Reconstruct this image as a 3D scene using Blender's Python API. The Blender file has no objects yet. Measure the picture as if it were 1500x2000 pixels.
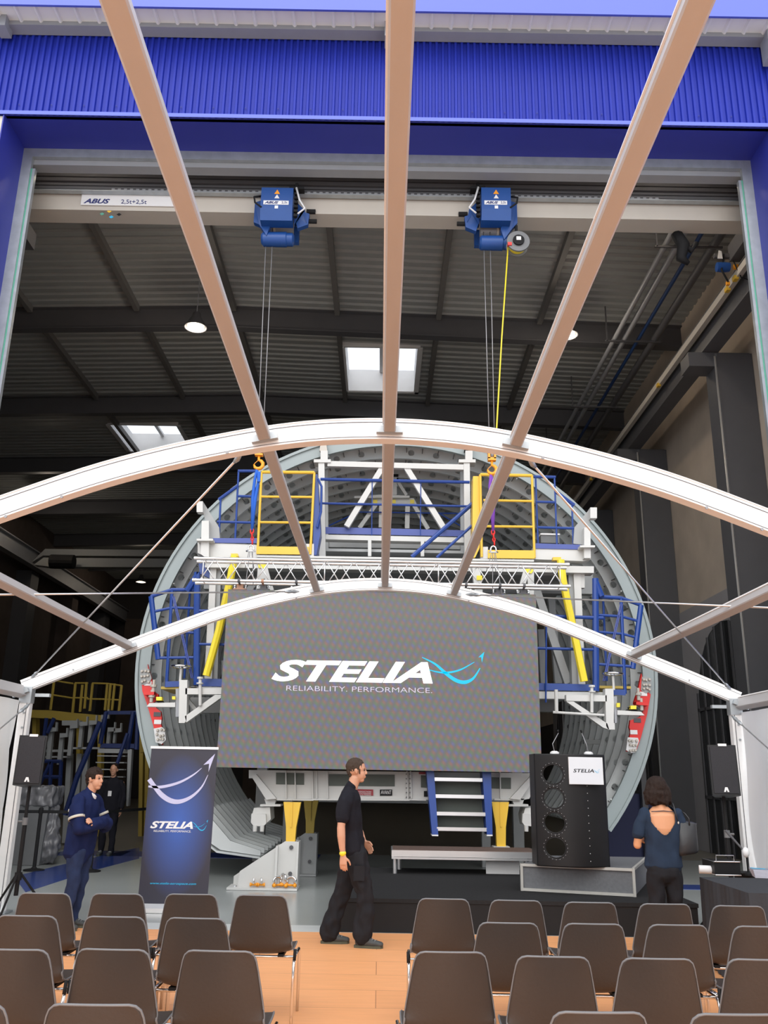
import bpy, bmesh, math, random
from mathutils import Vector, Matrix, noise
random.seed(7)
PI = math.pi
SC = bpy.context.scene
COL = SC.collection

# ---------------------------------------------------------------- camera
F_PX, CAM_H = 1700.0, 1.65
PITCH, ROLL = math.radians(16.7), math.radians(0.97)
_R0, _U0 = Vector((1, 0, 0)), Vector((0, -math.sin(PITCH), math.cos(PITCH)))
FWD = Vector((0, math.cos(PITCH), math.sin(PITCH)))
RGT = math.cos(ROLL)*_R0 + math.sin(ROLL)*_U0
UPV = math.cos(ROLL)*_U0 - math.sin(ROLL)*_R0
cam_data = bpy.data.cameras.new('camera')
cam = bpy.data.objects.new('camera', cam_data)
COL.objects.link(cam)
cam_data.sensor_fit = 'VERTICAL'
cam_data.sensor_height = 36.0
cam_data.sensor_width = 27.0
cam_data.lens = 36.0*F_PX/2000.0
cam_data.clip_start = 0.05
cam_data.clip_end = 300
_m = Matrix((RGT, UPV, -FWD)).transposed().to_4x4()
_m.translation = Vector((0, 0, CAM_H))
cam.matrix_world = _m
SC.camera = cam

# ---------------------------------------------------------------- sky, exposure
world = bpy.data.worlds.new('overcast_sky'); SC.world = world
world.use_nodes = True
wn, wl = world.node_tree.nodes, world.node_tree.links
wn.clear()
w_out = wn.new('ShaderNodeOutputWorld'); w_bg = wn.new('ShaderNodeBackground')
w_tc = wn.new('ShaderNodeTexCoord'); w_sep = wn.new('ShaderNodeSeparateXYZ')
w_rmp = wn.new('ShaderNodeValToRGB')
wl.new(w_tc.outputs['Generated'], w_sep.inputs[0])
wl.new(w_sep.outputs['Z'], w_rmp.inputs[0])
e = w_rmp.color_ramp.elements
e[0].position = 0.0; e[0].color = (0.80, 0.83, 0.88, 1)
e[1].position = 0.8; e[1].color = (1.0, 1.02, 1.06, 1)
wl.new(w_rmp.outputs[0], w_bg.inputs[0])
w_bg.inputs[1].default_value = 1.55
wl.new(w_bg.outputs[0], w_out.inputs[0])
sun_d = bpy.data.lights.new('sun', 'SUN'); sun_d.energy = 1.3; sun_d.angle = math.radians(55)
sun_d.color = (1.0, 0.96, 0.9)
sun = bpy.data.objects.new('sun', sun_d); COL.objects.link(sun)
sun.rotation_euler = (math.radians(56), 0, math.radians(-10))
SC.view_settings.view_transform = 'Standard'
SC.view_settings.look = 'None'
SC.view_settings.exposure = 0.28
SC.view_settings.gamma = 1.0
SC.view_settings.use_curve_mapping = False

# ---------------------------------------------------------------- helpers
def ray(u, v):
    return FWD + RGT*((u-750)/F_PX) + UPV*((1000-v)/F_PX)
def P(u, v, Y):
    d = ray(u, v); t = Y/d.y
    return Vector((d.x*t, Y, CAM_H+d.z*t))
def PZ(u, v, Z=0.0):
    d = ray(u, v); t = (Z-CAM_H)/d.z
    return Vector((d.x*t, d.y*t, Z))

def mat(name, col, rough=0.6, metal=0.0, var=0.08, scale=8.0, bump=0.0, emit=None, estr=0.0, spec=None, aniso=None):
    m = bpy.data.materials.new(name); m.use_nodes = True
    nt = m.node_tree; b = nt.nodes['Principled BSDF']
    b.inputs['Roughness'].default_value = rough
    b.inputs['Metallic'].default_value = metal
    if spec is not None: b.inputs['Specular IOR Level'].default_value = spec
    tc = nt.nodes.new('ShaderNodeTexCoord'); n = nt.nodes.new('ShaderNodeTexNoise')
    n.inputs['Scale'].default_value = scale; n.inputs['Detail'].default_value = 5
    if aniso:
        mp = nt.nodes.new('ShaderNodeMapping'); mp.inputs['Scale'].default_value = aniso
        nt.links.new(tc.outputs['Object'], mp.inputs[0]); nt.links.new(mp.outputs[0], n.inputs[0])
    else:
        nt.links.new(tc.outputs['Object'], n.inputs[0])
    mx = nt.nodes.new('ShaderNodeMix'); mx.data_type = 'RGBA'
    mx.inputs[6].default_value = (*[max(0, c*(1-var)) for c in col], 1)
    mx.inputs[7].default_value = (*[min(1, c*(1+var)) for c in col], 1)
    nt.links.new(n.outputs['Fac'], mx.inputs[0])
    nt.links.new(mx.outputs[2], b.inputs['Base Color'])
    if bump:
        bp = nt.nodes.new('ShaderNodeBump'); bp.inputs['Strength'].default_value = bump; bp.inputs['Distance'].default_value = 0.01
        nt.links.new(n.outputs['Fac'], bp.inputs['Height']); nt.links.new(bp.outputs[0], b.inputs['Normal'])
    if emit:
        b.inputs['Emission Color'].default_value = (*emit, 1); b.inputs['Emission Strength'].default_value = estr
    return m

M = {}
M['tentalu'] = mat('white_lacquered_aluminium', (0.86, 0.86, 0.85), 0.42, 0.0, 0.05, 3, aniso=(1, 1, 6))
M['purlinalu'] = mat('grey_anodised_aluminium', (0.45, 0.44, 0.44), 0.5, 0.0, 0.05, 3, aniso=(6, 1, 6))
M['groove'] = mat('dark_groove', (0.08, 0.08, 0.09), 0.7)
M['zinc'] = mat('galvanised_steel', (0.42, 0.45, 0.47), 0.42, 0.6, 0.25, 6)
M['chrome'] = mat('chrome', (0.82, 0.82, 0.82), 0.12, 1.0, 0.02)
M['alu'] = mat('aluminium_tube', (0.80, 0.80, 0.80), 0.28, 0.85, 0.04)
M['fabric'] = mat('white_tent_fabric', (0.90, 0.89, 0.87), 0.6, 0, 0.03, 2, 0.2)
_nt = M['fabric'].node_tree; _p = _nt.nodes['Principled BSDF']; _o = _nt.nodes['Material Output']
_tr = _nt.nodes.new('ShaderNodeBsdfTranslucent'); _tr.inputs[0].default_value = (0.85, 0.85, 0.84, 1)
_mx = _nt.nodes.new('ShaderNodeMixShader'); _mx.inputs[0].default_value = 0.55
_nt.links.new(_p.outputs[0], _mx.inputs[1]); _nt.links.new(_tr.outputs[0], _mx.inputs[2]); _nt.links.new(_mx.outputs[0], _o.inputs[0])
M['caseedge'] = mat('worn_aluminium_edge', (0.44, 0.43, 0.40), 0.5, 0.1, 0.1, 12)
M['jigb_shaded'] = mat('blue_steel_in_shade', (0.008, 0.022, 0.11), 0.5)  # jig blue with the dim background's shade put into the colour
M['blue'] = mat('blue_cladding', (0.016, 0.030, 0.33), 0.42, 0.0, 0.08, 2.5, spec=0.18)
M['bluein'] = mat('blue_reveal_sheet', (0.022, 0.030, 0.30), 0.5, 0.0, 0.06, 2.5)
M['bluefascia'] = mat('blue_fascia', (0.10, 0.14, 0.62), 0.45, 0, 0.04, 1)
M['cream'] = mat('cream_paint', (0.55, 0.51, 0.45), 0.5, 0, 0.05, 3)
M['opening'] = mat('green_grey_interior', (0.10, 0.115, 0.10), 0.6)
M['soffit'] = mat('pale_grey_sheet', (0.74, 0.74, 0.74), 0.5, 0, 0.06, 3)
M['greysteel'] = mat('grey_steel', (0.30, 0.31, 0.33), 0.5, 0.1, 0.08, 4)
M['darksteel'] = mat('anthracite_steel', (0.085, 0.085, 0.092), 0.55, 0, 0.1, 3)
M['deck'] = mat('grey_roof_deck', (0.31, 0.325, 0.32), 0.55, 0, 0.08, 3)
M['purlin'] = mat('brown_grey_purlin', (0.15, 0.145, 0.14), 0.6)
M['plaster'] = mat('beige_plaster', (0.54, 0.46, 0.38), 0.9, 0, 0.25, 1.2, 0.2)
M['plasterlow'] = mat('grey_plaster', (0.34, 0.33, 0.345), 0.9, 0, 0.1, 1.5)
M['brick'] = mat('dull_brick', (0.10, 0.075, 0.062), 0.9, 0, 0.3, 2.0, 0.2)
M['backwall'] = mat('dark_wall', (0.05, 0.045, 0.045), 0.9, 0, 0.2, 1)
M['jigw'] = mat('white_jig_paint', (0.60, 0.60, 0.58), 0.45, 0, 0.04, 3)
M['jigg'] = mat('grey_jig_paint', (0.33, 0.34, 0.34), 0.5, 0, 0.06, 3)
M['jigb'] = mat('blue_jig_paint', (0.010, 0.050, 0.26), 0.35, 0, 0.08, 3)
M['jigblight'] = mat('blue_toe_board', (0.06, 0.09, 0.32), 0.45, 0, 0.06, 3)
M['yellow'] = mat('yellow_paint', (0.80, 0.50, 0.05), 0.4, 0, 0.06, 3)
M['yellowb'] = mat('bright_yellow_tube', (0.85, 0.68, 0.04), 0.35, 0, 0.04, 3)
M['yellow_shaded'] = mat('yellow_paint_in_shade', (0.42, 0.30, 0.05), 0.5, 0, 0.1, 3)  # yellow paint darkened so its colour carries the shade of dim areas
M['red'] = mat('red_paint', (0.72, 0.02, 0.015), 0.4, 0, 0.08, 5)
M['redsign'] = mat('red_sign', (0.32, 0.03, 0.04), 0.6)
M['darkslot'] = mat('dark_slot_edge', (0.10, 0.105, 0.11), 0.6)
M['bluepipe'] = mat('dull_blue_pipe', (0.015, 0.05, 0.16), 0.6)
M['navydark'] = mat('dark_navy_sheet', (0.008, 0.012, 0.06), 0.6)
M['skin_in'] = mat('fuselage_primer', (0.62, 0.65, 0.65), 0.45, 0.05, 0.08, 2)
M['frame'] = mat('fuselage_frame_primer', (0.66, 0.69, 0.69), 0.5, 0.05, 0.08, 3)
M['rim'] = mat('pale_primer_rim', (0.31, 0.36, 0.365), 0.45, 0, 0.06, 3)
M['black'] = mat('black_matt', (0.018, 0.018, 0.019), 0.7)
M['blackgloss'] = mat('black_satin', (0.011, 0.011, 0.012), 0.45, spec=0.3)
M['carpet'] = mat('black_carpet', (0.022, 0.022, 0.023), 0.95, 0, 0.25, 30, 0.3)
M['tablecloth'] = mat('anthracite_cloth', (0.05, 0.053, 0.06), 0.9, 0, 0.1, 40, 0.2)
M['greyfelt'] = mat('grey_felt', (0.135, 0.14, 0.15), 0.95, 0, 0.18, 30, 0.3)
M['hoistblue'] = mat('hoist_blue', (0.012, 0.07, 0.28), 0.4, 0, 0.08, 6)
M['orange'] = mat('orange_paint', (0.95, 0.36, 0.02), 0.4)
M['white'] = mat('white_sign', (0.80, 0.80, 0.80), 0.5, 0, 0.02)
M['navy'] = mat('dark_blue_print', (0.02, 0.03, 0.16), 0.5)
M['rope'] = mat('steel_rope', (0.30, 0.30, 0.31), 0.45, 0.4)
M['slingb'] = mat('blue_sling', (0.02, 0.12, 0.55), 0.8)
M['slingp'] = mat('purple_sling', (0.20, 0.06, 0.42), 0.8)
M['chairsh'] = mat('dark_brown_plastic', (0.044, 0.034, 0.029), 0.42, 0, 0.06, 60, 0.12)
M['chairrim'] = mat('plastic_edge_highlight', (0.17, 0.17, 0.175), 0.4)  # edge highlight of the shell put into a lighter rim colour
M['green'] = mat('green_edge', (0.10, 0.36, 0.26), 0.4)
M['blacksp'] = mat('speaker_grille', (0.035, 0.034, 0.038), 0.6, 0, 0.35, 120)
M['skin'] = mat('skin', (0.58, 0.30, 0.19), 0.5, 0, 0.06, 12)
M['skinw'] = mat('tanned_skin', (0.66, 0.31, 0.16), 0.5, 0, 0.05, 12)
M['hair'] = mat('dark_brown_hair', (0.024, 0.015, 0.012), 0.7, 0, 0.5, 60, 0.6)
M['hairs'] = mat('short_brown_hair', (0.06, 0.042, 0.032), 0.8, 0, 0.4, 120, 0.6)
M['tee'] = mat('black_cotton', (0.014, 0.014, 0.019), 0.9, 0, 0.2, 20, 0.3)
M['trous'] = mat('black_work_trousers', (0.017, 0.017, 0.020), 0.85, 0, 0.25, 10, 0.4)
M['jacket'] = mat('navy_jacket', (0.009, 0.016, 0.065), 0.8, 0, 0.2, 10, 0.4)
M['jeans'] = mat('blue_jeans', (0.022, 0.035, 0.085), 0.9, 0, 0.35, 14, 0.3)
M['blouse'] = mat('slate_blue_jersey', (0.022, 0.035, 0.062), 0.9, 0, 0.15, 12, 0.3)
M['reflect'] = mat('reflective_tape', (0.55, 0.52, 0.44), 0.5)
M['eye'] = mat('eye_dark', (0.02, 0.015, 0.012), 0.3)
M['lip'] = mat('lips', (0.42, 0.15, 0.12), 0.5)
M['shoe'] = mat('dark_shoe', (0.05, 0.055, 0.055), 0.7, 0, 0.4, 40)
M['sole'] = mat('olive_sole', (0.07, 0.075, 0.05), 0.7)
M['leather'] = mat('black_leather', (0.022, 0.023, 0.026), 0.38, 0, 0.2, 15, 0.3)
M['plasticbag'] = mat('clear_plastic_film', (0.17, 0.17, 0.18), 0.22, 0, 0.5, 9, 0.5)
M['greyplast'] = mat('grey_bin_plastic', (0.16, 0.165, 0.17), 0.5)
M['copper'] = mat('brown_clamp', (0.40, 0.22, 0.14), 0.5, 0.2)
M['cyan'] = mat('cyan_print', (0.02, 0.45, 0.75), 0.5)
M['lamp'] = mat('lamp_glow', (1, 0.8, 0.5), 0.5, emit=(1.0, 0.78, 0.52), estr=0.95)
M['tube'] = mat('fluorescent_glow', (1, 1, 0.9), 0.5, emit=(0.9, 1.0, 0.25), estr=1.2)
M['ledwhite'] = mat('led_white', (0.1, 0.1, 0.1), 0.5, emit=(1, 1, 1), estr=1.3)
M['ledlilac'] = mat('led_lilac', (0.1, 0.1, 0.1), 0.5, emit=(0.62, 0.56, 0.72), estr=0.9)
M['ledcyan'] = mat('led_cyan', (0.0, 0.1, 0.1), 0.5, emit=(0.0, 0.55, 0.95), estr=0.8)
M['monitor'] = mat('monitor_white', (0.3, 0.3, 0.3), 0.4, emit=(0.9, 0.92, 1.0), estr=0.42)
M['asphalt'] = mat('light_bounce_paving', (0.46, 0.45, 0.43), 0.9, 0, 0.2, 10)  # unseen outdoor ground, toned pale to bounce light onto the tent walls
M['glass'] = mat('milky_skylight_glass', (0.8, 0.82, 0.85), 0.2)
_b = M['glass'].node_tree.nodes['Principled BSDF']; _b.inputs['Transmission Weight'].default_value = 0.9; _b.inputs['IOR'].default_value = 1.05
M['windowglass'] = mat('dark_window_glass', (0.02, 0.022, 0.024), 0.15)
M['brochure'] = mat('brochure_cover', (0.22, 0.26, 0.34), 0.4)
M['paper'] = mat('paper_edges', (0.6, 0.58, 0.66), 0.7)

for _k in ('tee', 'trous', 'jacket', 'jeans', 'blouse', 'carpet', 'tablecloth', 'black', 'hair', 'hairs', 'blacksp'):
    M[_k].node_tree.nodes['Principled BSDF'].inputs['Specular IOR Level'].default_value = 0.15

class MB:
    def __init__(s): s.v = []; s.f = []
    def add(s, vs, fs):
        o = len(s.v); s.v += [Vector(x) for x in vs]; s.f += [tuple(i+o for i in f) for f in fs]; return s
    def box(s, x0, x1, y0, y1, z0, z1):
        if x0 > x1: x0, x1 = x1, x0
        if y0 > y1: y0, y1 = y1, y0
        if z0 > z1: z0, z1 = z1, z0
        return s.add([(x0,y0,z0),(x1,y0,z0),(x1,y1,z0),(x0,y1,z0),(x0,y0,z1),(x1,y0,z1),(x1,y1,z1),(x0,y1,z1)],
                     [(0,3,2,1),(4,5,6,7),(0,1,5,4),(1,2,6,5),(2,3,7,6),(3,0,4,7)])
    def beam(s, p, q, w, h=None, up=(0, 0, 1), bev=0.0):
        h = w if h is None else h
        p, q = Vector(p), Vector(q); d = (q-p).normalized(); up = Vector(up)
        if abs(d.dot(up)) > 0.98: up = Vector((0, 1, 0))
        x = d.cross(up).normalized(); z = x.cross(d).normalized()
        a, b = w/2, h/2
        if bev:
            c = bev
            prof = [(-a+c,-b),(a-c,-b),(a,-b+c),(a,b-c),(a-c,b),(-a+c,b),(-a,b-c),(-a,-b+c)]
        else: prof = [(-a,-b),(a,-b),(a,b),(-a,b)]
        n = len(prof)
        vs = [p+x*i+z*j for i, j in prof]+[q+x*i+z*j for i, j in prof]
        return s.add(vs, [tuple(range(n))[::-1], tuple(range(n, 2*n))]+[(i, (i+1) % n, (i+1) % n+n, i+n) for i in range(n)])
    def tube(s, pts, r, n=8, cap=True):
        pts = [Vector(p) for p in pts]; rs = r if isinstance(r, (list, tuple)) else [r]*len(pts)
        rings = []; prev = None
        for i, p in enumerate(pts):
            t = (pts[min(i+1, len(pts)-1)]-pts[max(i-1, 0)])
            t = t.normalized() if t.length > 1e-9 else Vector((0, 0, 1))
            if prev is None:
                a = t.cross(Vector((0, 0, 1)) if abs(t.z) < 0.9 else Vector((0, 1, 0))).normalized()
            else:
                a = (prev - t*prev.dot(t)).normalized()
            prev = a; b = t.cross(a)
            rings.append([p+(a*math.cos(2*PI*k/n)+b*math.sin(2*PI*k/n))*rs[i] for k in range(n)])
        vs = [x for rg in rings for x in rg]; m = len(rings)
        fs = [(i*n+k, i*n+(k+1) % n, (i+1)*n+(k+1) % n, (i+1)*n+k) for i in range(m-1) for k in range(n)]
        if cap: fs += [tuple(range(n))[::-1], tuple(range((m-1)*n, m*n))]
        return s.add(vs, fs)
    def lathe(s, c, prof, n=24, axis='z'):
        c = Vector(c); vs = []
        for (r, h) in prof:
            for k in range(n):
                a = 2*PI*k/n; x, y = r*math.cos(a), r*math.sin(a)
                v = {'z': (x, y, h), 'y': (x, h, y), 'x': (h, x, y)}[axis]
                vs.append(c+Vector(v))
        m = len(prof)
        fs = [(i*n+k, i*n+(k+1) % n, (i+1)*n+(k+1) % n, (i+1)*n+k) for i in range(m-1) for k in range(n)]
        fs += [tuple(range(n))[::-1], tuple(range((m-1)*n, m*n))]
        return s.add(vs, fs)
    def ell(s, c, rx, ry, rz, n=16, m=10):
        c = Vector(c); vs = [c+Vector((0, 0, -rz))]
        for i in range(1, m):
            t = -PI/2+PI*i/m
            for k in range(n):
                a = 2*PI*k/n; vs.append(c+Vector((rx*math.cos(t)*math.cos(a), ry*math.cos(t)*math.sin(a), rz*math.sin(t))))
        vs.append(c+Vector((0, 0, rz)))
        fs = [(0, 1+(k+1) % n, 1+k) for k in range(n)]
        fs += [(1+i*n+k, 1+i*n+(k+1) % n, 1+(i+1)*n+(k+1) % n, 1+(i+1)*n+k) for i in range(m-2) for k in range(n)]
        L = len(vs)-1; b = 1+(m-2)*n
        fs += [(b+k, b+(k+1) % n, L) for k in range(n)]
        return s.add(vs, fs)
    def prism(s, poly, d):
        """closed planar polygon (3D points) extruded by vector d"""
        n = len(poly); d = Vector(d); a = [Vector(p) for p in poly]
        return s.add(a+[p+d for p in a], [tuple(range(n))[::-1], tuple(range(n, 2*n))]+[(i, (i+1) % n, (i+1) % n+n, i+n) for i in range(n)])
    def loft(s, secs, side=(0, 1, 0), n=16):
        """secs: (point, ra, rb): elliptical rings, ra along side, rb across; rounded ends"""
        side = Vector(side); P_ = [Vector(q[0]) for q in secs]; rings = []
        out = []
        for i, (c, ra, rb) in enumerate(secs):
            t = (P_[min(i+1, len(P_)-1)]-P_[max(i-1, 0)]).normalized()
            a = (side-t*side.dot(t)).normalized(); b = t.cross(a)
            out.append((P_[i], ra, rb, a, b, t))
        f = out[0]; l = out[-1]; seq = []
        for k in (0.25, 0.7): seq.append((f[0]-f[5]*min(f[1], f[2])*math.cos(math.asin(k))*0.8, f[1]*k, f[2]*k, f[3], f[4]))
        seq += [o[:5] for o in out]
        for k in (0.7, 0.25): seq.append((l[0]+l[5]*min(l[1], l[2])*math.cos(math.asin(k))*0.8, l[1]*k, l[2]*k, l[3], l[4]))
        vs = [c+a*ra*math.cos(2*PI*k/n)+b*rb*math.sin(2*PI*k/n) for (c, ra, rb, a, b) in seq for k in range(n)]
        m = len(seq)
        fs = [(i*n+k, i*n+(k+1) % n, (i+1)*n+(k+1) % n, (i+1)*n+k) for i in range(m-1) for k in range(n)]
        fs += [tuple(range(n))[::-1], tuple(range((m-1)*n, m*n))]
        return s.add(vs, fs)
    def join(s, o): return s.add(o.v, o.f)
    def xf(s, mtx): s.v = [mtx @ v for v in s.v]; return s

def wloc(o):
    v = Vector((0, 0, 0))
    while o is not None: v += o.location; o = o.parent
    return v
def obj(name, mb, m, parent=None, smooth=False, fix=True):
    me = bpy.data.meshes.new(name)
    off = wloc(parent)
    me.from_pydata([tuple(v-off) for v in mb.v], [], mb.f)
    if fix:
        bm = bmesh.new(); bm.from_mesh(me); bmesh.ops.recalc_face_normals(bm, faces=bm.faces); bm.to_mesh(me); bm.free()
    if isinstance(m, str): m = M[m]
    me.materials.append(m)
    if smooth:
        me.polygons.foreach_set('use_smooth', [True]*len(me.polygons))
        if smooth == 'auto':
            try: me.set_sharp_from_angle(angle=math.radians(40))
            except Exception: pass
    me.update()
    o = bpy.data.objects.new(name, me); COL.objects.link(o)
    o.parent = parent
    return o
def tag(o, label, cat, group=None):
    o['label'] = label; o['category'] = cat
    if group: o['group'] = group
    return o
def thing(name, label, cat, loc=(0, 0, 0), group=None):
    o = bpy.data.objects.new(name, None); COL.objects.link(o); o.location = loc
    o.empty_display_size = 0.2
    return tag(o, label, cat, group)
def struct(name, mb, m, smooth=False):
    o = obj(name, mb, m, None, smooth); o['kind'] = 'structure'; return o
def dup(root, loc, label=None, rotz=None):
    r = root.copy(); COL.objects.link(r); r.location = loc
    if rotz is not None: r.rotation_euler = (0, 0, rotz)
    if label: r['label'] = label
    for ch in list(root.children):
        c = ch.copy(); COL.objects.link(c); c.parent = r
        for g in list(ch.children):
            d = g.copy(); COL.objects.link(d); d.parent = c
    return r
def remeshed(mb, vox, smooth_it=2, nz=0.0, nscale=6.0):
    """union of closed shapes as ONE continuous surface"""
    me = bpy.data.meshes.new('tmp'); me.from_pydata([tuple(v) for v in mb.v], [], mb.f)
    bm = bmesh.new(); bm.from_mesh(me); bmesh.ops.recalc_face_normals(bm, faces=bm.faces); bm.to_mesh(me); bm.free()
    o = bpy.data.objects.new('tmp', me); COL.objects.link(o)
    r = o.modifiers.new('r', 'REMESH'); r.mode = 'VOXEL'; r.voxel_size = vox
    if smooth_it:
        sm = o.modifiers.new('s', 'SMOOTH'); sm.factor = 0.5; sm.iterations = smooth_it
    dg = bpy.context.evaluated_depsgraph_get()
    m2 = bpy.data.meshes.new_from_object(o.evaluated_get(dg))
    out = MB(); out.v = [v.co.copy() for v in m2.vertices]
    if nz:
        nn = [v.normal.copy() for v in m2.vertices]
        out.v = [v+n*nz*(noise.noise(Vector((v.x*nscale*1.6, v.y*nscale*1.6, v.z*nscale)))) for v, n in zip(out.v, nn)]
    out.f = [tuple(p.vertices) for p in m2.polygons]
    bpy.data.objects.remove(o); bpy.data.meshes.remove(me); bpy.data.meshes.remove(m2)
    return out
def text_mb(s, w, h, bold=0.0, shear=0.0, ext=0.004):
    """lettering fitted to a w x h box in the local XY plane"""
    cu = bpy.data.curves.new('t', 'FONT'); cu.body = s; cu.size = 1; cu.offset = bold; cu.shear = shear; cu.resolution_u = 4
    o = bpy.data.objects.new('t', cu); COL.objects.link(o)
    dg = bpy.context.evaluated_depsgraph_get(); dg.update()
    me = bpy.data.meshes.new_from_object(o.evaluated_get(dg))
    xs = [v.co.x for v in me.vertices]; ys = [v.co.y for v in me.vertices]
    x0, x1, y0, y1 = min(xs), max(xs), min(ys), max(ys)
    mb = MB(); mb.v = [Vector(((v.co.x-x0)/(x1-x0)*w, (v.co.y-y0)/(y1-y0)*h, 0)) for v in me.vertices]
    mb.f = [tuple(p.vertices) for p in me.polygons]
    bpy.data.objects.remove(o); bpy.data.curves.remove(cu); bpy.data.meshes.remove(me)
    n = len(mb.v); back = [v-Vector((0, 0, ext)) for v in mb.v]
    ec = {}
    for f in mb.f:
        for i in range(len(f)):
            a, b = f[i], f[(i+1) % len(f)]; ec[(a, b)] = 1
    side = [(a, b, b+n, a+n) for (a, b) in ec if (b, a) not in ec]
    mb.f = mb.f+[tuple(i+n for i in f)[::-1] for f in mb.f]+side; mb.v += back
    return mb
def plane_xf(o, xdir=(1, 0, 0), ydir=(0, 0, 1)):
    x = Vector(xdir).normalized(); y = Vector(ydir).normalized(); z = x.cross(y)
    m = Matrix((x, y, z)).transposed().to_4x4(); m.translation = Vector(o); return m
def stroke(pts, widths, sub=6):
    """tapered ribbon through 2D points -> polygon strip MB in XY"""
    q = []
    for i in range(len(pts)-1):
        p0, p1, p2, p3 = pts[max(i-1, 0)], pts[i], pts[i+1], pts[min(i+2, len(pts)-1)]
        for k in range(sub):
            t = k/sub
            q.append(tuple(0.5*((2*p1[j])+(-p0[j]+p2[j])*t+(2*p0[j]-5*p1[j]+4*p2[j]-p3[j])*t*t+(-p0[j]+3*p1[j]-3*p2[j]+p3[j])*t**3) for j in (0, 1))+(widths[i]+(widths[i+1]-widths[i])*t,))
    q.append((*pts[-1], widths[-1]))
    mb = MB(); vs = []
    for i, (x, y, w) in enumerate(q):
        a = q[max(i-1, 0)]; b = q[min(i+1, len(q)-1)]
        d = Vector((b[0]-a[0], b[1]-a[1])); d.normalize(); nx, ny = -d.y, d.x
        vs += [(x+nx*w/2, y+ny*w/2, 0), (x-nx*w/2, y-ny*w/2, 0), (x+nx*w/2, y+ny*w/2, -0.004), (x-nx*w/2, y-ny*w/2, -0.004)]
    n = len(q); fs = []
    for i in range(n-1):
        a, b = 4*i, 4*i+4
        fs += [(a, a+1, b+1, b), (a+2, b+2, b+3, a+3), (a, b, b+2, a+2), (a+1, a+3, b+3, b+1)]
    fs += [(0, 2, 3, 1), (4*n-4, 4*n-3, 4*n-1, 4*n-2)]
    return mb.add(vs, fs)
def swoosh(w, h):
    """the two crossing tapered strokes with an arrow head, in a w x h box"""
    def S(x, y): return ((x-1015)/385*w, (290-y)/187*h)
    k = w/385
    mb = stroke([S(1015, 142), S(1095, 180), S(1165, 237), S(1225, 275), S(1280, 284), S(1330, 260), S(1372, 200)], [4*k, 12*k, 20*k, 22*k, 22*k, 14*k, 5*k])
    mb.join(stroke([S(1058, 215), S(1110, 227), S(1170, 230), S(1250, 212), S(1338, 165)], [4*k, 8*k, 12*k, 10*k, 3*k]))
    mb.prism([(*S(1400, 103), 0), (*S(1362, 137), 0), (*S(1380, 135), 0), (*S(1384, 168), 0)], (0, 0, -0.004))
    return mb
# ================================================================ SETTING
# wooden floor inside the tent: boards drawn by a procedural brick node
fm = bpy.data.materials.new('orange_floor_boards'); fm.use_nodes = True
nt = fm.node_tree; pb = nt.nodes['Principled BSDF']; pb.inputs['Roughness'].default_value = 0.45
tc = nt.nodes.new('ShaderNodeTexCoord'); br = nt.nodes.new('ShaderNodeTexBrick')
br.inputs['Color1'].default_value = (0.88, 0.42, 0.185, 1); br.inputs['Color2'].default_value = (0.82, 0.385, 0.165, 1)
br.inputs['Mortar'].default_value = (0.50, 0.22, 0.10, 1); br.inputs['Scale'].default_value = 1.0
br.inputs['Brick Width'].default_value = 2.2; br.inputs['Row Height'].default_value = 0.55; br.inputs['Mortar Size'].default_value = 0.004
nz_ = nt.nodes.new('ShaderNodeTexNoise'); nz_.inputs['Scale'].default_value = 3; nz_.inputs['Detail'].default_value = 6
mp = nt.nodes.new('ShaderNodeMapping'); mp.inputs['Scale'].default_value = (1, 6, 1)
mx = nt.nodes.new('ShaderNodeMix'); mx.data_type = 'RGBA'; mx.blend_type = 'MULTIPLY'; mx.inputs[0].default_value = 0.5
rm = nt.nodes.new('ShaderNodeValToRGB'); rm.color_ramp.elements[0].color = (0.72, 0.68, 0.64, 1); rm.color_ramp.elements[1].color = (1.15, 1.1, 1.05, 1)
L = nt.links.new
L(tc.outputs['Object'], br.inputs[0]); L(tc.outputs['Object'], mp.inputs[0]); L(mp.outputs[0], nz_.inputs[0]); L(nz_.outputs['Fac'], rm.inputs[0])
L(br.outputs[0], mx.inputs[6]); L(rm.outputs[0], mx.inputs[7]); L(mx.outputs[2], pb.inputs['Base Color'])
struct('floor', MB().box(-4.9, 4.9, -8, 10.28, -0.12, 0.0), fm)
M['concrete'] = mat('pale_grey_painted_concrete', (0.36, 0.385, 0.375), 0.22, 0, 0.10, 0.7)
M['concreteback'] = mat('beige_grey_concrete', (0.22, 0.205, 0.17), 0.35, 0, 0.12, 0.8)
M['bluefloor'] = mat('blue_floor_paint', (0.025, 0.055, 0.24), 0.25, 0, 0.1, 1.5)
M['threshold'] = mat('pale_threshold_sheet', (0.55, 0.57, 0.56), 0.4)
struct('floor', MB().box(-17, 8, 10.72, 19.6, -0.12, -0.004), 'concrete')
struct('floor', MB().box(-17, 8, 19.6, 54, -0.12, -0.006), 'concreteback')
struct('floor', MB().box(-17, 8, 10.285, 10.715, -0.12, -0.002), 'threshold')
a, b, c, d, e_, f_ = PZ(50, 1742), PZ(174, 1702), PZ(272, 1676), PZ(272, 1655), PZ(134, 1686), PZ(27, 1712)
struct('trim_1', MB().prism([(p.x, p.y, -0.006) for p in (a, b, c, d, e_, f_)], (0, 0, 0.008)), 'bluefloor')
struct('trim_2', MB().box(-6.5, -1.2, 18.4, 19.5, -0.006, 0.002), 'bluefloor')
struct('trim_3', MB().box(3.6, 7.9, 14.6, 15.2, -0.006, 0.002), 'bluefloor')
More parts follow.
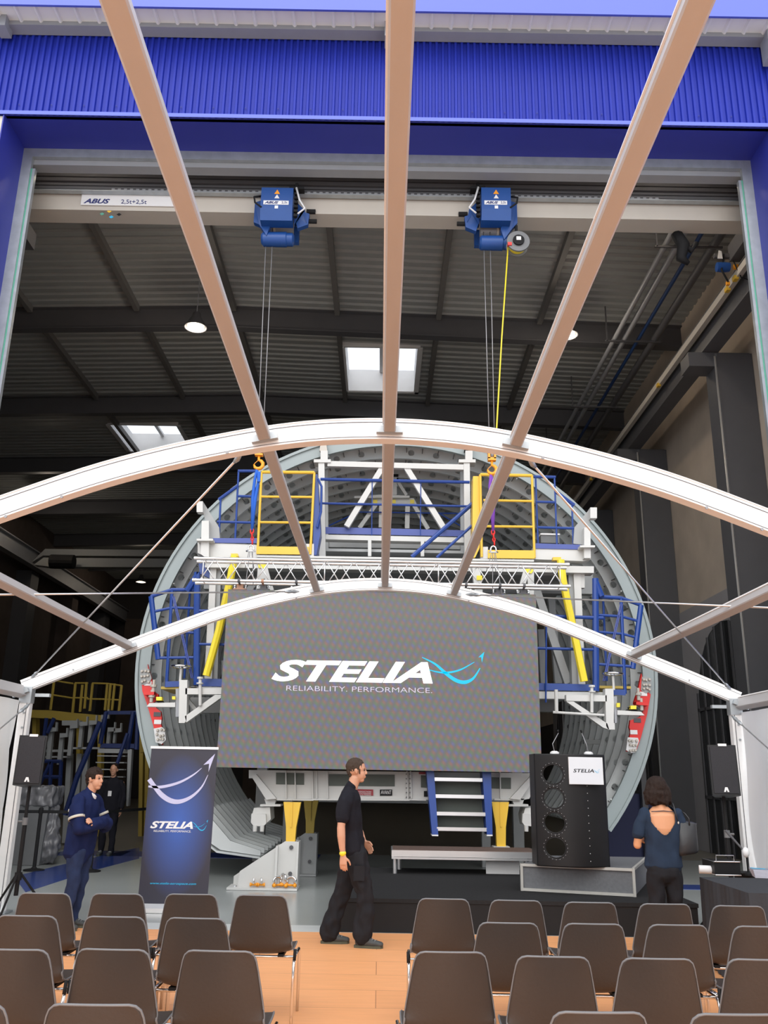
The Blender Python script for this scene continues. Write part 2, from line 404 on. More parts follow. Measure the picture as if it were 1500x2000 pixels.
struct('floor', MB().box(-60, -4.95, -40, 10.2, -0.3, -0.13).box(4.95, 60, -40, 10.2, -0.3, -0.13), 'asphalt')

# ---- facade: corrugated blue sheet above the doorway
XL, XR, YF, YI, ZD = -6.41, 6.31, 12.0, 12.8, 12.03
prof = []; x = -14.0; pitch = 0.108
while x < 14.0:
    prof += [(x, 0), (x+0.05, 0), (x+0.06, -0.034), (x+0.096, -0.034)]; x += pitch
vs = [(px, YF+py, ZD+0.03) for px, py in prof]+[(px, YF+py, 14.2) for px, py in prof]
n = len(prof)
mbf = MB().add(vs, [(i, i+1, i+1+n, i+n) for i in range(n-1)])
mbf.box(-14, 14, YF+0.02, YF+0.08, ZD, 14.6)
struct('wall_front', mbf, 'blue')
mbt = MB().box(-14, 14, YF-0.05, YF-0.037, ZD-0.015, ZD+0.055)
for i in range(44):
    xx = -6.6+i*0.54; mbt.box(xx, xx+0.012, YF-0.022, YF-0.018, ZD+0.12, ZD+0.132) if False else None
struct('trim_4', mbt, 'bluefascia')
struct('trim_5', MB().box(XL, XR, YF+0.0, YI, ZD, ZD+0.02).box(XL-0.02, XL, YF-0.03, YI, -0.1, ZD+0.02).box(XR, XR+0.02, YF-0.03, YI, -0.1, ZD+0.02), 'bluein')
struct('wall_front_left', MB().box(-18, XL-0.025, YF+0.0, YF+0.7, -0.1, ZD-0.02), 'cream')
struct('wall_front_right', MB().box(XR+0.025, 18, YF+0.0, YF+0.7, -0.1, ZD-0.02), 'bluein')
rv = MB()
for i in range(24):
    xx = -6.2+i*0.54; rv.lathe((xx, YF-0.019, ZD+0.20), [(0.009, -0.006), (0.009, 0.0)], 6, 'y')
struct('trim_6', rv, 'navy')
# eaves: gutter beam, ribbed soffit, tall fascia
struct('trim_7', MB().box(-14, 14, 11.74, 11.955, 13.655, 13.90), 'greysteel')
sf = MB().box(-14, 14, 11.40, 11.74, 13.74, 13.78)
for i in range(84):
    xx = -13.9+i*0.33; sf.prism([(xx, 11.40, 13.74), (xx+0.03, 11.40, 13.70), (xx+0.06, 11.40, 13.70), (xx+0.08, 11.40, 13.74)], (0, 0.34, 0))
struct('trim_8', sf, 'soffit')
struct('trim_9', MB().box(-14, 14, 11.35, 11.40, 13.68, 15.6).box(-14, 14, 11.33, 11.35, 13.65, 13.69), 'bluefascia')
for (u, v) in ((12, 40), (762, 60), (1502, 95)):
    q = P(u, v, 11.8)
    mbk = MB().box(q.x-0.09, q.x+0.09, 11.62, 11.9, q.z-0.28, q.z+0.4)
    struct('trim_10', mbk, 'greysteel')
# galvanised door frame with header and seal
struct('door_1', MB().box(XL, XL+0.17, YI, YI+0.08, 0, ZD-0.17).box(XR-0.17, XR, YI, YI+0.08, 0, ZD-0.17).box(XL, XR, YI, YI+0.08, ZD-0.17, ZD), 'zinc')
struct('trim_11', MB().box(XL+0.17, XL+0.195, YI+0.02, YI+0.06, 0, ZD-0.4).box(XR-0.195, XR-0.17, YI+0.02, YI+0.06, 0, ZD-0.4), 'green')
struct('trim_12', MB().box(XL+0.195, XL+0.24, YI+0.02, YI+0.10, 0, ZD-0.4).box(XR-0.24, XR-0.195, YI+0.02, YI+0.10, 0, ZD-0.4), 'zinc')
struct('trim_13', MB().box(XL, XR, YI+0.085, YI+0.30, ZD-0.27, ZD+0.5), 'greysteel')

# ---- roof: ribbed deck with two rooflights
def roofz(x): return 13.43-0.03*abs(x+4.4)
RX0, RX1, RDG = -16.8, 8.0, -4.4
def deck_patch(mb, x0, x1, y0, y1):
    xs = [x0]+([RDG] if x0 < RDG < x1 else [])+[x1]
    y = y0; pr = []
    while y < y1-0.001:
        pr += [(y, 0.0), (y+0.15, 0.0), (y+0.185, 0.055), (y+0.265, 0.055)]; y += 0.30
    pr = [(min(a_, y1), b_) for a_, b_ in pr]+[(y1, 0.0)]
    for i in range(len(xs)-1):
        xa, xb = xs[i], xs[i+1]; n = len(pr)
        mb.add([(xa, a_, roofz(xa)+b_) for a_, b_ in pr]+[(xb, a_, roofz(xb)+b_) for a_, b_ in pr], [(k, k+1, k+1+n, k+n) for k in range(n-1)])
dk = MB()
S1 = (PZ(672, 673, 13.3), PZ(818, 673, 13.3), PZ(745, 760, 13.3)); S2 = (PZ(214, 823, 13.35), PZ(345, 823, 13.35), PZ(280, 876, 13.35))
s1 = (S1[0].x, S1[1].x, S1[0].y, S1[2].y); s2 = (S2[0].x, S2[1].x, S2[0].y, S2[2].y)
deck_patch(dk, RX0, RX1, 12.4, s1[2]); deck_patch(dk, RX0, s1[0], s1[2], s1[3]); deck_patch(dk, s1[1], RX1, s1[2], s1[3])
deck_patch(dk, RX0, RX1, s1[3], s2[2]); deck_patch(dk, RX0, s2[0], s2[2], s2[3]); deck_patch(dk, s2[1], RX1, s2[2], s2[3])
deck_patch(dk, RX0, RX1, s2[3], 54)
struct('ceiling', dk, 'deck')
struct('ceiling_upper', MB().box(RX0, RX1, 12.05, s1[2]-0.3, 13.95, 14.0).box(RX0, RX1, s2[3]+0.3, 54, 13.95, 14.0).box(RX0, s2[0]-0.3, s1[2]-0.3, s2[3]+0.3, 13.95, 14).box(s1[1]+0.3, RX1, s1[2]-0.3, s2[3]+0.3, 13.95, 14)
       .box(s2[0]-0.3, s1[0]-0.3, s1[2]-0.3, s2[2]-0.3, 13.95, 14).box(s2[1]+0.3, s1[1]+0.3, s1[3]+0.3, s2[3]+0.3, 13.95, 14), 'deck')
for k, (x0, x1, y0, y1) in enumerate((s1, s2)):
    z0 = 13.22; z1 = 13.95
    t = thing('skylight', ['white framed rooflight over the middle of the hangar, nearest to the door', 'white framed rooflight at the left behind the second roof girder'][k], 'skylight', (0.5*(x0+x1), 0.5*(y0+y1), z0))
    obj('curb', MB().box(x0-0.05, x0+0.03, y0, y1, z0, z1).box(x1-0.03, x1+0.05, y0, y1, z0, z1).box(x0-0.05, x1+0.05, y1-0.03, y1+0.05, z0, z1).box(x0-0.05, x1+0.05, y0-0.05, y0+0.03, z0, z1)
        .box(x0-0.12, x1+0.12, y1, y1+0.12, z0-0.02, z0+0.03).box(x0-0.12, x0, y0, y1+0.12, z0-0.02, z0+0.03).box(x1, x1+0.12, y0, y1+0.12, z0-0.02, z0+0.03), 'white', t)
    obj('pane', MB().box(x0, x1, y0, y1, z1, z1+0.02), 'glass', t)
    xm = 0.5*(x0+x1)
    obj('glazing_bar', MB().box(xm-0.06, xm+0.06, y0, y1, z1-0.1, z1-0.01), 'soffit', t)
    g = MB()
    for i in range(3): g.box(x0+0.06, x1-0.06, y0+0.3+i*0.12, y0+0.325+i*0.12, z1-0.16, z1-0.13)
    g.beam((x0+0.2, y0+0.7, z1-0.2), (x1-0.3, y0+0.2, z1-0.2), 0.05)
    obj('opening_gear', g, 'darksteel', t)

ORD = ['first', 'second', 'third', 'fourth', 'fifth', 'sixth', 'seventh', 'eighth']
for k in range(7):
    y = 15.0+5.6*k
    g = MB()
    for (xa, xb) in ((RX0, RDG), (RDG, RX1)):
        za, zb = roofz(xa), roofz(xb)
        g.beam((xa, y, za-0.33), (xb, y, zb-0.33), 0.02, 0.60)
        g.beam((xa, y, za-0.03), (xb, y, zb-0.03), 0.26, 0.03); g.beam((xa, y, za-0.62), (xb, y, zb-0.62), 0.26, 0.03)
    o = obj('roof_girder', g, 'darksteel'); tag(o, 'anthracite steel girder crossing under the ribbed roof, %s from the door' % ORD[k], 'roof girder', 'roof girders')
PX_ = [(-6.6, 'left of the ridge'), (-4.05, 'near the ridge'), (-1.32, 'just left of the middle'), (1.35, 'just right of the middle'), (4.0, 'towards the right wall'), (-9.4, 'towards the left wall')]
for k in range(4):
    y = 15.0+5.6*(k-1) if k else 12.9
    y0 = 13.1 if k == 0 else 15.0+5.6*(k-1)+0.14; y1 = 15.0+5.6*k-0.14 if k else 14.86
    for (x, w) in PX_:
        if k == 0: continue
        o = obj('roof_purlin', MB().beam((x, y0, roofz(x)-0.09), (x, y1, roofz(x)-0.09), 0.13, 0.17), 'purlin')
        tag(o, 'thin grey brown purlin %s, behind the %s girder' % (w, ORD[k-1]), 'roof purlin', 'roof purlins')

# ---- side and back walls
XW = 7.75
wr = MB().box(XW, XW+0.3, 12.7, 54, 3.9, 13.3)
struct('wall_right', wr, 'plaster')
# lower grey part with the arched window openings
lw = MB()
for k in range(4):
    y0 = 17.1+5.9*k; y1 = y0+5.2; ym = (y0+y1)/2; hw = 1.9
    ys = [ym+hw*math.cos(PI*i/14) for i in range(15)]; zs = [3.2+1.9*math.sin(PI*i/14) for i in range(15)]
    lw.prism([(XW-0.02, y0-0.7, 0), (XW-0.02, y0-0.7, 5.75), (XW-0.02, ym, 5.75)]+[(XW-0.02, ys[i], zs[i]) for i in range(7, 15)]+[(XW-0.02, ym-hw, 0)], (0.02, 0, 0))
    lw.prism([(XW-0.02, y1, 0), (XW-0.02, ym+hw, 0)]+[(XW-0.02, ys[i], zs[i]) for i in range(0, 8)]+[(XW-0.02, ym, 5.75), (XW-0.02, y1, 5.75)], (0.02, 0, 0))
    gl = MB().prism([(XW-0.01, ym-hw, 0)]+[(XW-0.01, ys[i], zs[i]) for i in range(14, -1, -1)]+[(XW-0.01, ym+hw, 0)], (0.006, 0, 0))
    w = struct('window_%d' % (k+1), gl, 'windowglass')
    br_ = MB()
    for i in range(9):
        yy = ym-hw+0.05+i*(2*hw-0.1)/8; zt = 3.2+1.9*math.sqrt(max(0, 1-((yy-ym)/hw)**2))
        br_.box(XW-0.05, XW-0.015, yy-0.03, yy+0.03, 0, zt)
    for zz in (1.2, 3.2): br_.box(XW-0.05, XW-0.015, ym-hw, ym+hw, zz, zz+0.07)
    obj('glazing_bars', br_, 'darksteel', w)
struct('trim_14', lw, 'plasterlow')
struct('wall_right_base', MB().box(XW+0.02, XW+0.3, 12.7, 54, -0.1, 3.9), 'backwall')
struct('wall_left', MB().box(-17.1, -16.8, 12.7, 54, -0.1, 14), 'brick')
struct('wall_back', MB().box(-17.1, 8.05, 53.7, 54, -0.1, 14), 'backwall')
struct('wall_gable', MB().box(-17.1, -14, 12.02, 12.6, -0.1, 14.2).box(-17.1, 8.05, 12.1, 12.3, 12.06, 13.4), 'darksteel')
# crane columns on the right
def hcol(mb, y, x0=6.95, x1=7.74, z=10.3):
    mb.prism([(x0, y, 0), (x0+0.04, y-0.02, 0), (x1, y-0.02, 0), (x1, y+0.54, 0), (x0, y+0.54, 0)], (0, 0, z))
for k in range(4):
    y = 16.7+5.75*k
    c = thing('crane_column', 'wide dark grey steel column on the right wall, %s from the door' % ORD[k], 'column', (7.35, y, 0), 'columns along the right wall')
    m_ = MB(); hcol(m_, y); obj('shaft', m_, 'darksteel', c)
    obj('cap_bracket', MB().box(6.4, 7.7, y, y+0.5, 10.0, 10.32), 'darksteel', c)
    cd = MB().tube([(6.93, y-0.06, 0.3), (6.93, y-0.06, 10.2)], 0.022, 6)
    obj('conduit', cd, 'alu' if k < 2 else 'greysteel', c)
o = obj('crane_runway', MB().box(6.85, 6.9, 12.9, 54, 10.35, 11.05).box(6.7, 7.05, 12.9, 54, 11.03, 11.07).box(6.7, 7.05, 12.9, 54, 10.33, 10.37).box(6.83, 6.92, 12.9, 54, 11.07, 11.13), 'darksteel')
tag(o, 'dark steel crane runway girder along the right wall on the columns', 'crane runway')
cr = obj('conductor_rail', MB().box(6.66, 6.76, 13.0, 50, 10.84, 10.98), 'cream'); tag(cr, 'pale conductor strip running along the right crane runway', 'conductor rail')
for k, yy in enumerate((14.6, 15.0, 19.4, 26.5)):
    obj('junction_box', MB().box(6.62, 6.70, yy, yy+0.12, 10.80, 10.88), 'yellow', cr)
o = obj('crane_runway', MB().box(-15.9, -15.85, 12.9, 54, 10.35, 11.05).box(-16.05, -15.7, 12.9, 54, 11.03, 11.07).box(-16.05, -15.7, 12.9, 54, 10.33, 10.37), 'greysteel')
tag(o, 'grey crane runway girder along the left brick wall', 'crane runway')
for k in range(7):
    y = 16.7+5.6*k
    o = obj('wall_pier', MB().box(-16.8, -16.1, y, y+0.9, 0, 10.3), 'brick' if k % 2 else 'darksteel'); tag(o, 'tall dull pier on the left hangar wall, %s from the door' % ORD[k], 'pier', 'piers along the left wall')
# back wall piers, dull red brown
for k in range(9):
    x = -15.8+k*2.6
    struct('trim_15', MB().box(x, x+1.0, 53.3, 53.7, 0, 10.5), 'brick')
# pipes under the roof at the right
for k, (x, r_, m_, lb) in enumerate(((5.75, 0.06, 'greysteel', 'left grey pipe of the pair running back under the roof'), (6.0, 0.07, 'greysteel', 'right grey pipe of the pair running back under the roof'), (6.35, 0.045, 'bluepipe', 'thin blue pipe running back under the roof beside grey pipes'), (6.75, 0.09, 'darksteel', 'thick dark pipe under the roof against the right wall'))):
    o = obj('ceiling_pipe', MB().tube([(x, 13.2, 12.25), (x, 40, 12.25)], r_, 10), m_, smooth='auto'); tag(o, lb, 'pipe', 'pipes under the roof')
for k in range(5):
    y = 15.6+k*4.1
    o = obj('pipe_hanger', MB().box(5.5, 6.9, y, y+0.04, 12.14, 12.18).box(5.53, 5.56, y, y+0.03, 12.15, 13.14), 'darksteel'); tag(o, 'grey bracket carrying the ceiling pipes, %s from the door' % ORD[k], 'bracket', 'pipe brackets')
# ceiling lamps
def lamp(u, v, Z, label, E=55):
    q = PZ(u, v, Z)
    t = thing('pendant_lamp', label, 'lamp', q, 'bell lamps hanging from the roof')
    obj('shade', MB().lathe(q, [(0.06, 0.42), (0.09, 0.40), (0.12, 0.28), (0.27, 0.02), (0.275, 0.0), (0.255, 0.0), (0.11, 0.26), (0.02, 0.28)], 24), 'darksteel', t, smooth='auto')
    obj('bulb', MB().lathe(q, [(0.02, 0.05), (0.215, 0.048), (0.215, 0.03), (0.02, 0.022)], 24), 'lamp', t)
    obj('cord', MB().tube([q+Vector((0, 0, 0.4)), (q.x, q.y, roofz(q.x)-0.02)], 0.012, 6), 'greysteel', t)
    ld = bpy.data.lights.new('bulb_light', 'POINT'); ld.energy = E; ld.color = (1, 0.86, 0.70); ld.shadow_soft_size = 0.2
    lo = bpy.data.objects.new('bulb_light', ld); COL.objects.link(lo); lo.parent = t; lo.location = (0, 0, -0.12)
lamp(382, 640, 12.1, 'lit bell lamp hanging left of the middle, before the first visible girder')
lamp(1107, 655, 12.1, 'lit bell lamp at the right, partly behind the right tent purlin')
lamp(88, 985, 12.1, 'lit bell lamp at the far left below the tent arch')
lamp(275, 1137, 11.6, 'small lit bell lamp far back left of the fuselage ring')
lamp(952, 1003, 12.0, 'tiny lit lamp seen through the yellow gate frame', 30)
# two more lamps of the same rows above the crane bridge, lighting it
lamp(190, 318, 12.6, 'lit lamp above the left end of the near crane bridge', 60)
lamp(1270, 345, 12.6, 'lit lamp above the right end of the near crane bridge', 70)
for (u, v) in ((1366, 1368), (1415, 1393), (1368, 1402)):
    q = P(u, v, 24); o = obj('tube_lamp', MB().box(q.x-0.14, q.x+0.14, 24, 24.05, q.z-0.02, q.z+0.02), 'tube')
    tag(o, {1368: 'upper short yellow tube lamp glowing in the dark right aisle', 1393: 'yellow tube lamp glowing next to the right tent post', 1402: 'lower faint tube lamp glowing in the dark right aisle'}[v], 'lamp', 'tube lamps in the right aisle')

# ================================================================ TENT FRAME
A1, A2, A3 = 11.2, 5.85, 0.5
half = [(4.52, 2.62), (3.95, 2.86), (3.25, 3.14), (2.7, 3.365), (2.1, 3.60), (1.65, 3.745), (1.25, 3.85), (0.85, 3.935), (0.45, 3.99), (0.0, 4.01)]
prof_pts = [(-x, z) for x, z in half]+[(x, z) for x, z in half[:-1][::-1]]
def arch(Y, label):
    t = thing('tent_arch', label, 'tent frame arch', (0, Y, 0), 'tent arches')
    def strip(zlo, zhi, ylo, yhi, name, m, pts=prof_pts):
        vs, fs = [], []
        for i, (x, z) in enumerate(pts):
            a = pts[max(i-1, 0)]; b = pts[min(i+1, len(pts)-1)]; d = Vector((b[0]-a[0], b[1]-a[1])).normalized(); nx, nz = -d.y, d.x
            for (zz, yy) in ((zlo, ylo), (zlo, yhi), (zhi, yhi), (zhi, ylo)): vs.append((x+nx*zz, Y+yy, z+nz*zz))
        n = len(pts)
        for i in range(n-1):
            for k in range(4): fs.append((4*i+k, 4*i+(k+1) % 4, 4*i+4+(k+1) % 4, 4*i+4+k))
        fs += [(0, 1, 2, 3), tuple(range(4*n-4, 4*n))]
        return obj(name, MB().add(vs, fs), m, t, smooth='auto')
    # finer curve
    pp = []
    for i in range(len(prof_pts)-1):
        p0, p1, p2, p3 = prof_pts[max(i-1, 0)], prof_pts[i], prof_pts[i+1], prof_pts[min(i+2, len(prof_pts)-1)]
        for k in range(4):
            s_ = k/4; pp.append(tuple(0.5*((2*p1[j])+(-p0[j]+p2[j])*s_+(2*p0[j]-5*p1[j]+4*p2[j]-p3[j])*s_*s_+(-p0[j]+3*p1[j]-3*p2[j]+p3[j])*s_**3) for j in (0, 1)))
    pp.append(prof_pts[-1])
    strip(-0.075, 0.075, -0.05, 0.05, 'rafter', 'tentalu', pp)
    strip(0.050, 0.055, -0.052, 0.052, 'keder_groove', 'groove', pp)
    strip(-0.062, -0.058, -0.052, 0.052, 'keder_groove', 'groove', pp)
    strip(0.075, 0.083, -0.056, -0.034, 'edge_lip', 'tentalu', pp)
    for s in (-1, 1):
        x = s*4.46
        obj('post', MB().box(x-0.065, x+0.065, Y-0.05, Y+0.05, 0.02, 2.52), 'tentalu', t)
        obj('post_groove', MB().box(x-0.03*s-0.004, x-0.03*s+0.004, Y-0.052, Y-0.049, 0.02, 2.5), 'groove', t)
        obj('corner_bracket', MB().box(x-0.075, x+0.075, Y-0.06, Y+0.06, 2.42, 2.62).box(x-s*0.20-0.09, x-s*0.20+0.09, Y-0.03, Y+0.03, 2.50, 2.54), 'zinc', t)
        obj('foot_plate', MB().box(x-0.12, x+0.12, Y-0.12, Y+0.12, 0.0, 0.02), 'zinc', t)
        for zz in (2.30, 2.12): obj('bolt', MB().lathe((x+0.01, Y-0.05, zz), [(0.014, -0.012), (0.014, 0)], 8, 'y'), 'zinc', t)
        for (x_, z_) in ((3.9, 2.84), (2.75, 3.27), (2.62, 3.31), (2.25, 3.46), (1.12, 3.81)):
            obj('bolt', MB().lathe((s*x_, Y-0.05, z_), [(0.011, -0.008), (0.011, 0)], 8, 'y'), 'greysteel', t)
    return t
arch(A1, 'white aluminium tent arch with posts, the far one in front of the hangar door')
arch(A2, 'white aluminium tent arch crossing the upper middle, nearer to the viewer')
arch(A3, 'white aluminium tent arch above and behind the viewer')
def zprof(x):
    x = abs(x)
    for (a, za), (b, zb) in zip(half[:-1], half[1:]):
        if b <= x <= a: return zb+(za-zb)*(x-b)/(a-b)
    return 2.6
nm = {-0.86: 'left', 0.03: 'middle', 0.93: 'right'}
def purlin(x, ya, yb, label, w=0.086, h=0.085, z=None, dz=0.0):
    zc = (zprof(x) if z is None else z)+dz
    ang = 0
    for (a, za), (b, zb) in zip(half[:-1], half[1:]):
        if b <= abs(x) <= a: ang = math.atan2(za-zb, a-b)*(1 if x > 0 else -1)
    up = Vector((-math.sin(ang), 0, math.cos(ang))) if abs(x) > 0.1 else Vector((0, 0, 1))
    t = thing('tent_purlin', label, 'tent purlin', (x, ya, zc), 'tent purlins')
    obj('bar', MB().beam((x, ya, zc), (x, yb, zc), w, h, up, bev=0.008), 'purlinalu', t, smooth=False)
    obj('edge_lip', MB().beam(Vector((x, ya, zc))+up*(h/2-0.006)+up.cross(Vector((0, 1, 0)))*(w/2+0.004), Vector((x, yb, zc))+up*(h/2-0.006)+up.cross(Vector((0, 1, 0)))*(w/2+0.004), 0.01, 0.014, up), 'tentalu', t)
    for yy, s in ((ya, 1), (yb, -1)):
        bk = MB().beam(Vector((x, yy, zc))-up*0.02+Vector((0, 0.004*s, 0)), Vector((x, yy+0.05*s, zc))-up*0.02, w+0.10, 0.05, up)
        obj('end_bracket', bk, 'zinc', t)
    return t
for x in (-0.86, 0.03, 0.93):
    for (ya, yb, w_) in ((A2+0.06, A1-0.06, 'between the two tent arches, its far end above the screen'), (A3+0.06, A2-0.06, 'overhead, running up out of the picture')):
        purlin(x, ya, yb, 'long %s tent purlin %s' % (nm[x], w_))
for s in (-1, 1):
    for (ya, yb, w_) in ((A2+0.06, A1-0.06, 'far bay'), (A3+0.06, A2-0.06, 'near bay, outside the picture')):
        purlin(s*3.22, ya, yb, '%s side tent purlin halfway down the slope, %s' % ('left' if s < 0 else 'right', w_), 0.09, 0.09)
        purlin(s*4.52, ya, yb, '%s grey eave beam above the white side wall, %s' % ('left' if s < 0 else 'right', w_), 0.10, 0.14, z=2.56)
# bracing wires
def wire(p, q, label, turn=True):
    p, q = Vector(p), Vector(q)
    t = thing('bracing_wire', label, 'bracing wire', p, 'tent bracing wires')
    obj('cable', MB().tube([p, q], 0.009, 8), 'alu', t, smooth=True)
    d = (q-p).normalized()
    obj('turnbuckle', MB().tube([p+d*0.02, p+d*0.10, p+d*0.16, p+d*0.22, p+d*0.30], [0.012, 0.024, 0.018, 0.024, 0.012], 8), 'zinc', t, smooth=True)
    obj('shackle', MB().tube([q-d*0.10, q-d*0.05, q], [0.014, 0.022, 0.012], 8), 'zinc', t, smooth=True)
    return t
for s, w_ in ((-1, 'left'), (1, 'right')):
    wire((s*4.40, A1-0.09, 2.72), (s*1.05, A2+0.09, 3.84), 'diagonal wire on the %s from the far tent post up to the near arch' % w_)
    wire((s*1.08, A1-0.10, 3.885), (s*4.40, A2+0.09, 2.74), 'nearly level wire on the %s from the far arch top to the near eave' % w_)
# side walls of white fabric
def tent_wall(s, ya, yb, label):
    mbw = MB(); ny, nz = 60, 26; vs = []
    for i in range(ny+1):
        for k in range(nz+1):
            y = ya+(yb-ya)*i/ny; z = 0.01+2.44*k/nz
            amp = 0.085*(1-k/nz)**0.7+0.012
            x = s*(4.50+0.02)+amp*(math.sin(y*7+0.7*math.sin(z*2.3)+z)+0.5*math.sin(y*17+z*3))
            vs.append((x, y+0.04*math.sin(z*3.1)*(1 if i in (0, ny) else 0.3), z))
    w = nz+1
    fs = [(i*w+k, i*w+k+1, (i+1)*w+k+1, (i+1)*w+k) for i in range(ny) for k in range(nz)]
    n0 = len(vs)
    vs2 = [(v[0]+s*0.004, v[1], v[2]) for v in vs]
    mbw.add(vs+vs2, fs+[tuple(q+n0 for q in f)[::-1] for f in fs])
    return tag(obj('tent_wall', mbw, 'fabric', smooth=True), label, 'tent wall', 'tent side walls')
for s, w_ in ((-1, 'left'), (1, 'right')):
    tent_wall(s, A2+0.1, A1-0.1, 'white fabric wall of the tent on the %s behind the loudspeaker' % w_)
    tent_wall(s, A3+0.1, A2-0.1, 'white fabric wall of the tent on the %s, nearer bay' % w_)
    p0, q0 = Vector((s*4.36, A1-0.15, 2.40)), Vector((s*4.36, A2+0.2, 0.2))
    wire(p0, q0, 'wire crossing the %s fabric wall diagonally' % w_)

# ================================================================ NEAR CRANE
YC = 13.5
gz0, gz1 = 11.28, 11.72
cx0, cx1 = -6.9, 6.75
cr = thing('crane_bridge', 'cream overhead crane bridge across the top of the hangar door', 'crane', (0, YC, gz0))
obj('box_girder', MB().box(cx0, cx1, YC, YC+0.38, gz0, gz1), 'cream', cr)
obj('web_flange', MB().box(cx0, cx1, YC-0.02, YC, gz0, gz0+0.02).box(cx0, cx1, YC-0.03, YC+0.41, gz1, gz1+0.03), 'cream', cr)
rl = MB()
for i, (zz, hh) in enumerate(((11.645, 0.06), (11.74, 0.05), (11.82, 0.07), (11.93, 0.10))): obj('festoon_rail', MB().box(cx0, cx1, YC-0.12+0.02*(i % 2), YC-0.06, zz, zz+hh), 'darksteel', cr)
obj('rail_backing', MB().box(cx0, cx1, YC-0.05, YC-0.035, 11.60, 12.0), 'darksteel', cr)
fd = MB(); cp = []
for i in range(90):
    xx = -5.0+i*0.11; cp += [(xx, 11.630), (xx, 11.655), (xx+0.055, 11.655), (xx+0.055, 11.630)]
fd.prism([(x_, YC-0.14, z_) for x_, z_ in cp]+[(4.9, YC-0.14, 11.615), (-5.0, YC-0.14, 11.615)], (0, 0.04, 0))
obj('cable_chain', fd, 'greysteel', cr)
obj('chain_tray', MB().box(cx0, cx1, YC-0.15, YC-0.04, 11.595, 11.612), 'zinc', cr)
a, b = P(160, 383, YC-0.02), P(300, 403, YC-0.02)
obj('name_plate', MB().box(a.x, b.x+0.5, YC-0.03, YC-0.012, b.z, a.z+0.03), 'white', cr)
t1 = text_mb('ABUS', 0.47, 0.10, 0.03, 0.35).xf(plane_xf((P(164, 400, YC).x, YC-0.034, P(164, 400, YC).z+0.01)))
t2 = text_mb('2,5t+2,5t', 0.46, 0.10, 0.0, 0.0).xf(plane_xf((P(237, 401, YC).x, YC-0.034, P(237, 401, YC).z)))
obj('maker_lettering', t1, 'navy', cr); obj('load_lettering', t2, 'navy', cr)
for (u, v, m_) in ((199, 417, M['green']), (213, 412, M['yellow']), (217, 423, M['cyan']), (232, 418, M['black'])):
    q = P(u, v, YC-0.02); obj('logo_mark', MB().prism([(q.x-0.045, YC-0.004, q.z), (q.x, YC-0.004, q.z+0.03), (q.x+0.045, YC-0.004, q.z), (q.x, YC-0.004, q.z-0.03)], (0, -0.006, 0)), m_, cr)
obj('end_carriage', MB().box(cx1-0.2, cx1, YC+0.0, YC+1.1, 11.16, 11.5), 'darksteel', cr)
obj('end_carriage', MB().box(cx0-0.2, cx0+0.1, YC+0.0, YC+1.1, 11.16, 11.5), 'darksteel', cr)
tk = thing('runway_trolley', 'small dark and blue current trolley with cables on the right crane runway', 'trolley', P(1410, 525, 14.6))
_q = P(1412, 522, 14.6)
obj('motor', MB().lathe((_q.x, _q.y, _q.z), [(0.09, -0.12), (0.10, 0.0), (0.09, 0.12)], 14, 'x'), 'hoistblue', tk, smooth='auto')
obj('carrier', MB().box(_q.x-0.15, 6.66, _q.y-0.04, _q.y+0.04, _q.z+0.20, _q.z+0.28), 'darksteel', tk)
obj('lever', MB().box(_q.x+0.20, _q.x+0.34, _q.y-0.03, _q.y+0.03, _q.z-0.03, _q.z+0.05), 'orange', tk)
obj('lever', MB().box(_q.x+0.02, _q.x+0.08, _q.y-0.05, _q.y+0.01, _q.z-0.40, _q.z-0.33), 'orange', tk)
obj('hanging_cable', MB().tube([(_q.x+0.02, _q.y-0.05, _q.z+0.25), (_q.x-0.06, _q.y-0.06, _q.z-0.1), (_q.x+0.05, _q.y-0.05, _q.z-0.35)], 0.02, 6), 'black', tk, smooth=True)
obj('hanging_cable', MB().tube([(_q.x+0.15, _q.y-0.05, _q.z+0.24), (_q.x+0.3, _q.y-0.06, _q.z-0.25), (_q.x+0.45, _q.y-0.05, _q.z-0.30), (_q.x+0.5, _q.y-0.05, _q.z-0.1)], 0.015, 6), 'black', tk, smooth=True)
obj('tag', MB().prism([(_q.x-0.12, _q.y-0.08, _q.z+0.14), (_q.x-0.02, _q.y-0.08, _q.z+0.14), (_q.x-0.03, _q.y-0.08, _q.z+0.30), (_q.x-0.08, _q.y-0.08, _q.z+0.32)], (0, 0.01, 0)), 'white', tk)
o = obj('cable_bundle', MB().tube([P(1320, 455, 13.9), P(1335, 480, 13.9), P(1330, 505, 13.9), P(1345, 515, 13.9)], [0.10, 0.12, 0.09, 0.04], 8).tube([P(1330, 470, 13.9), P(1350, 490, 13.9), P(1360, 475, 13.9)], 0.05, 8), 'black', cr, smooth=True)
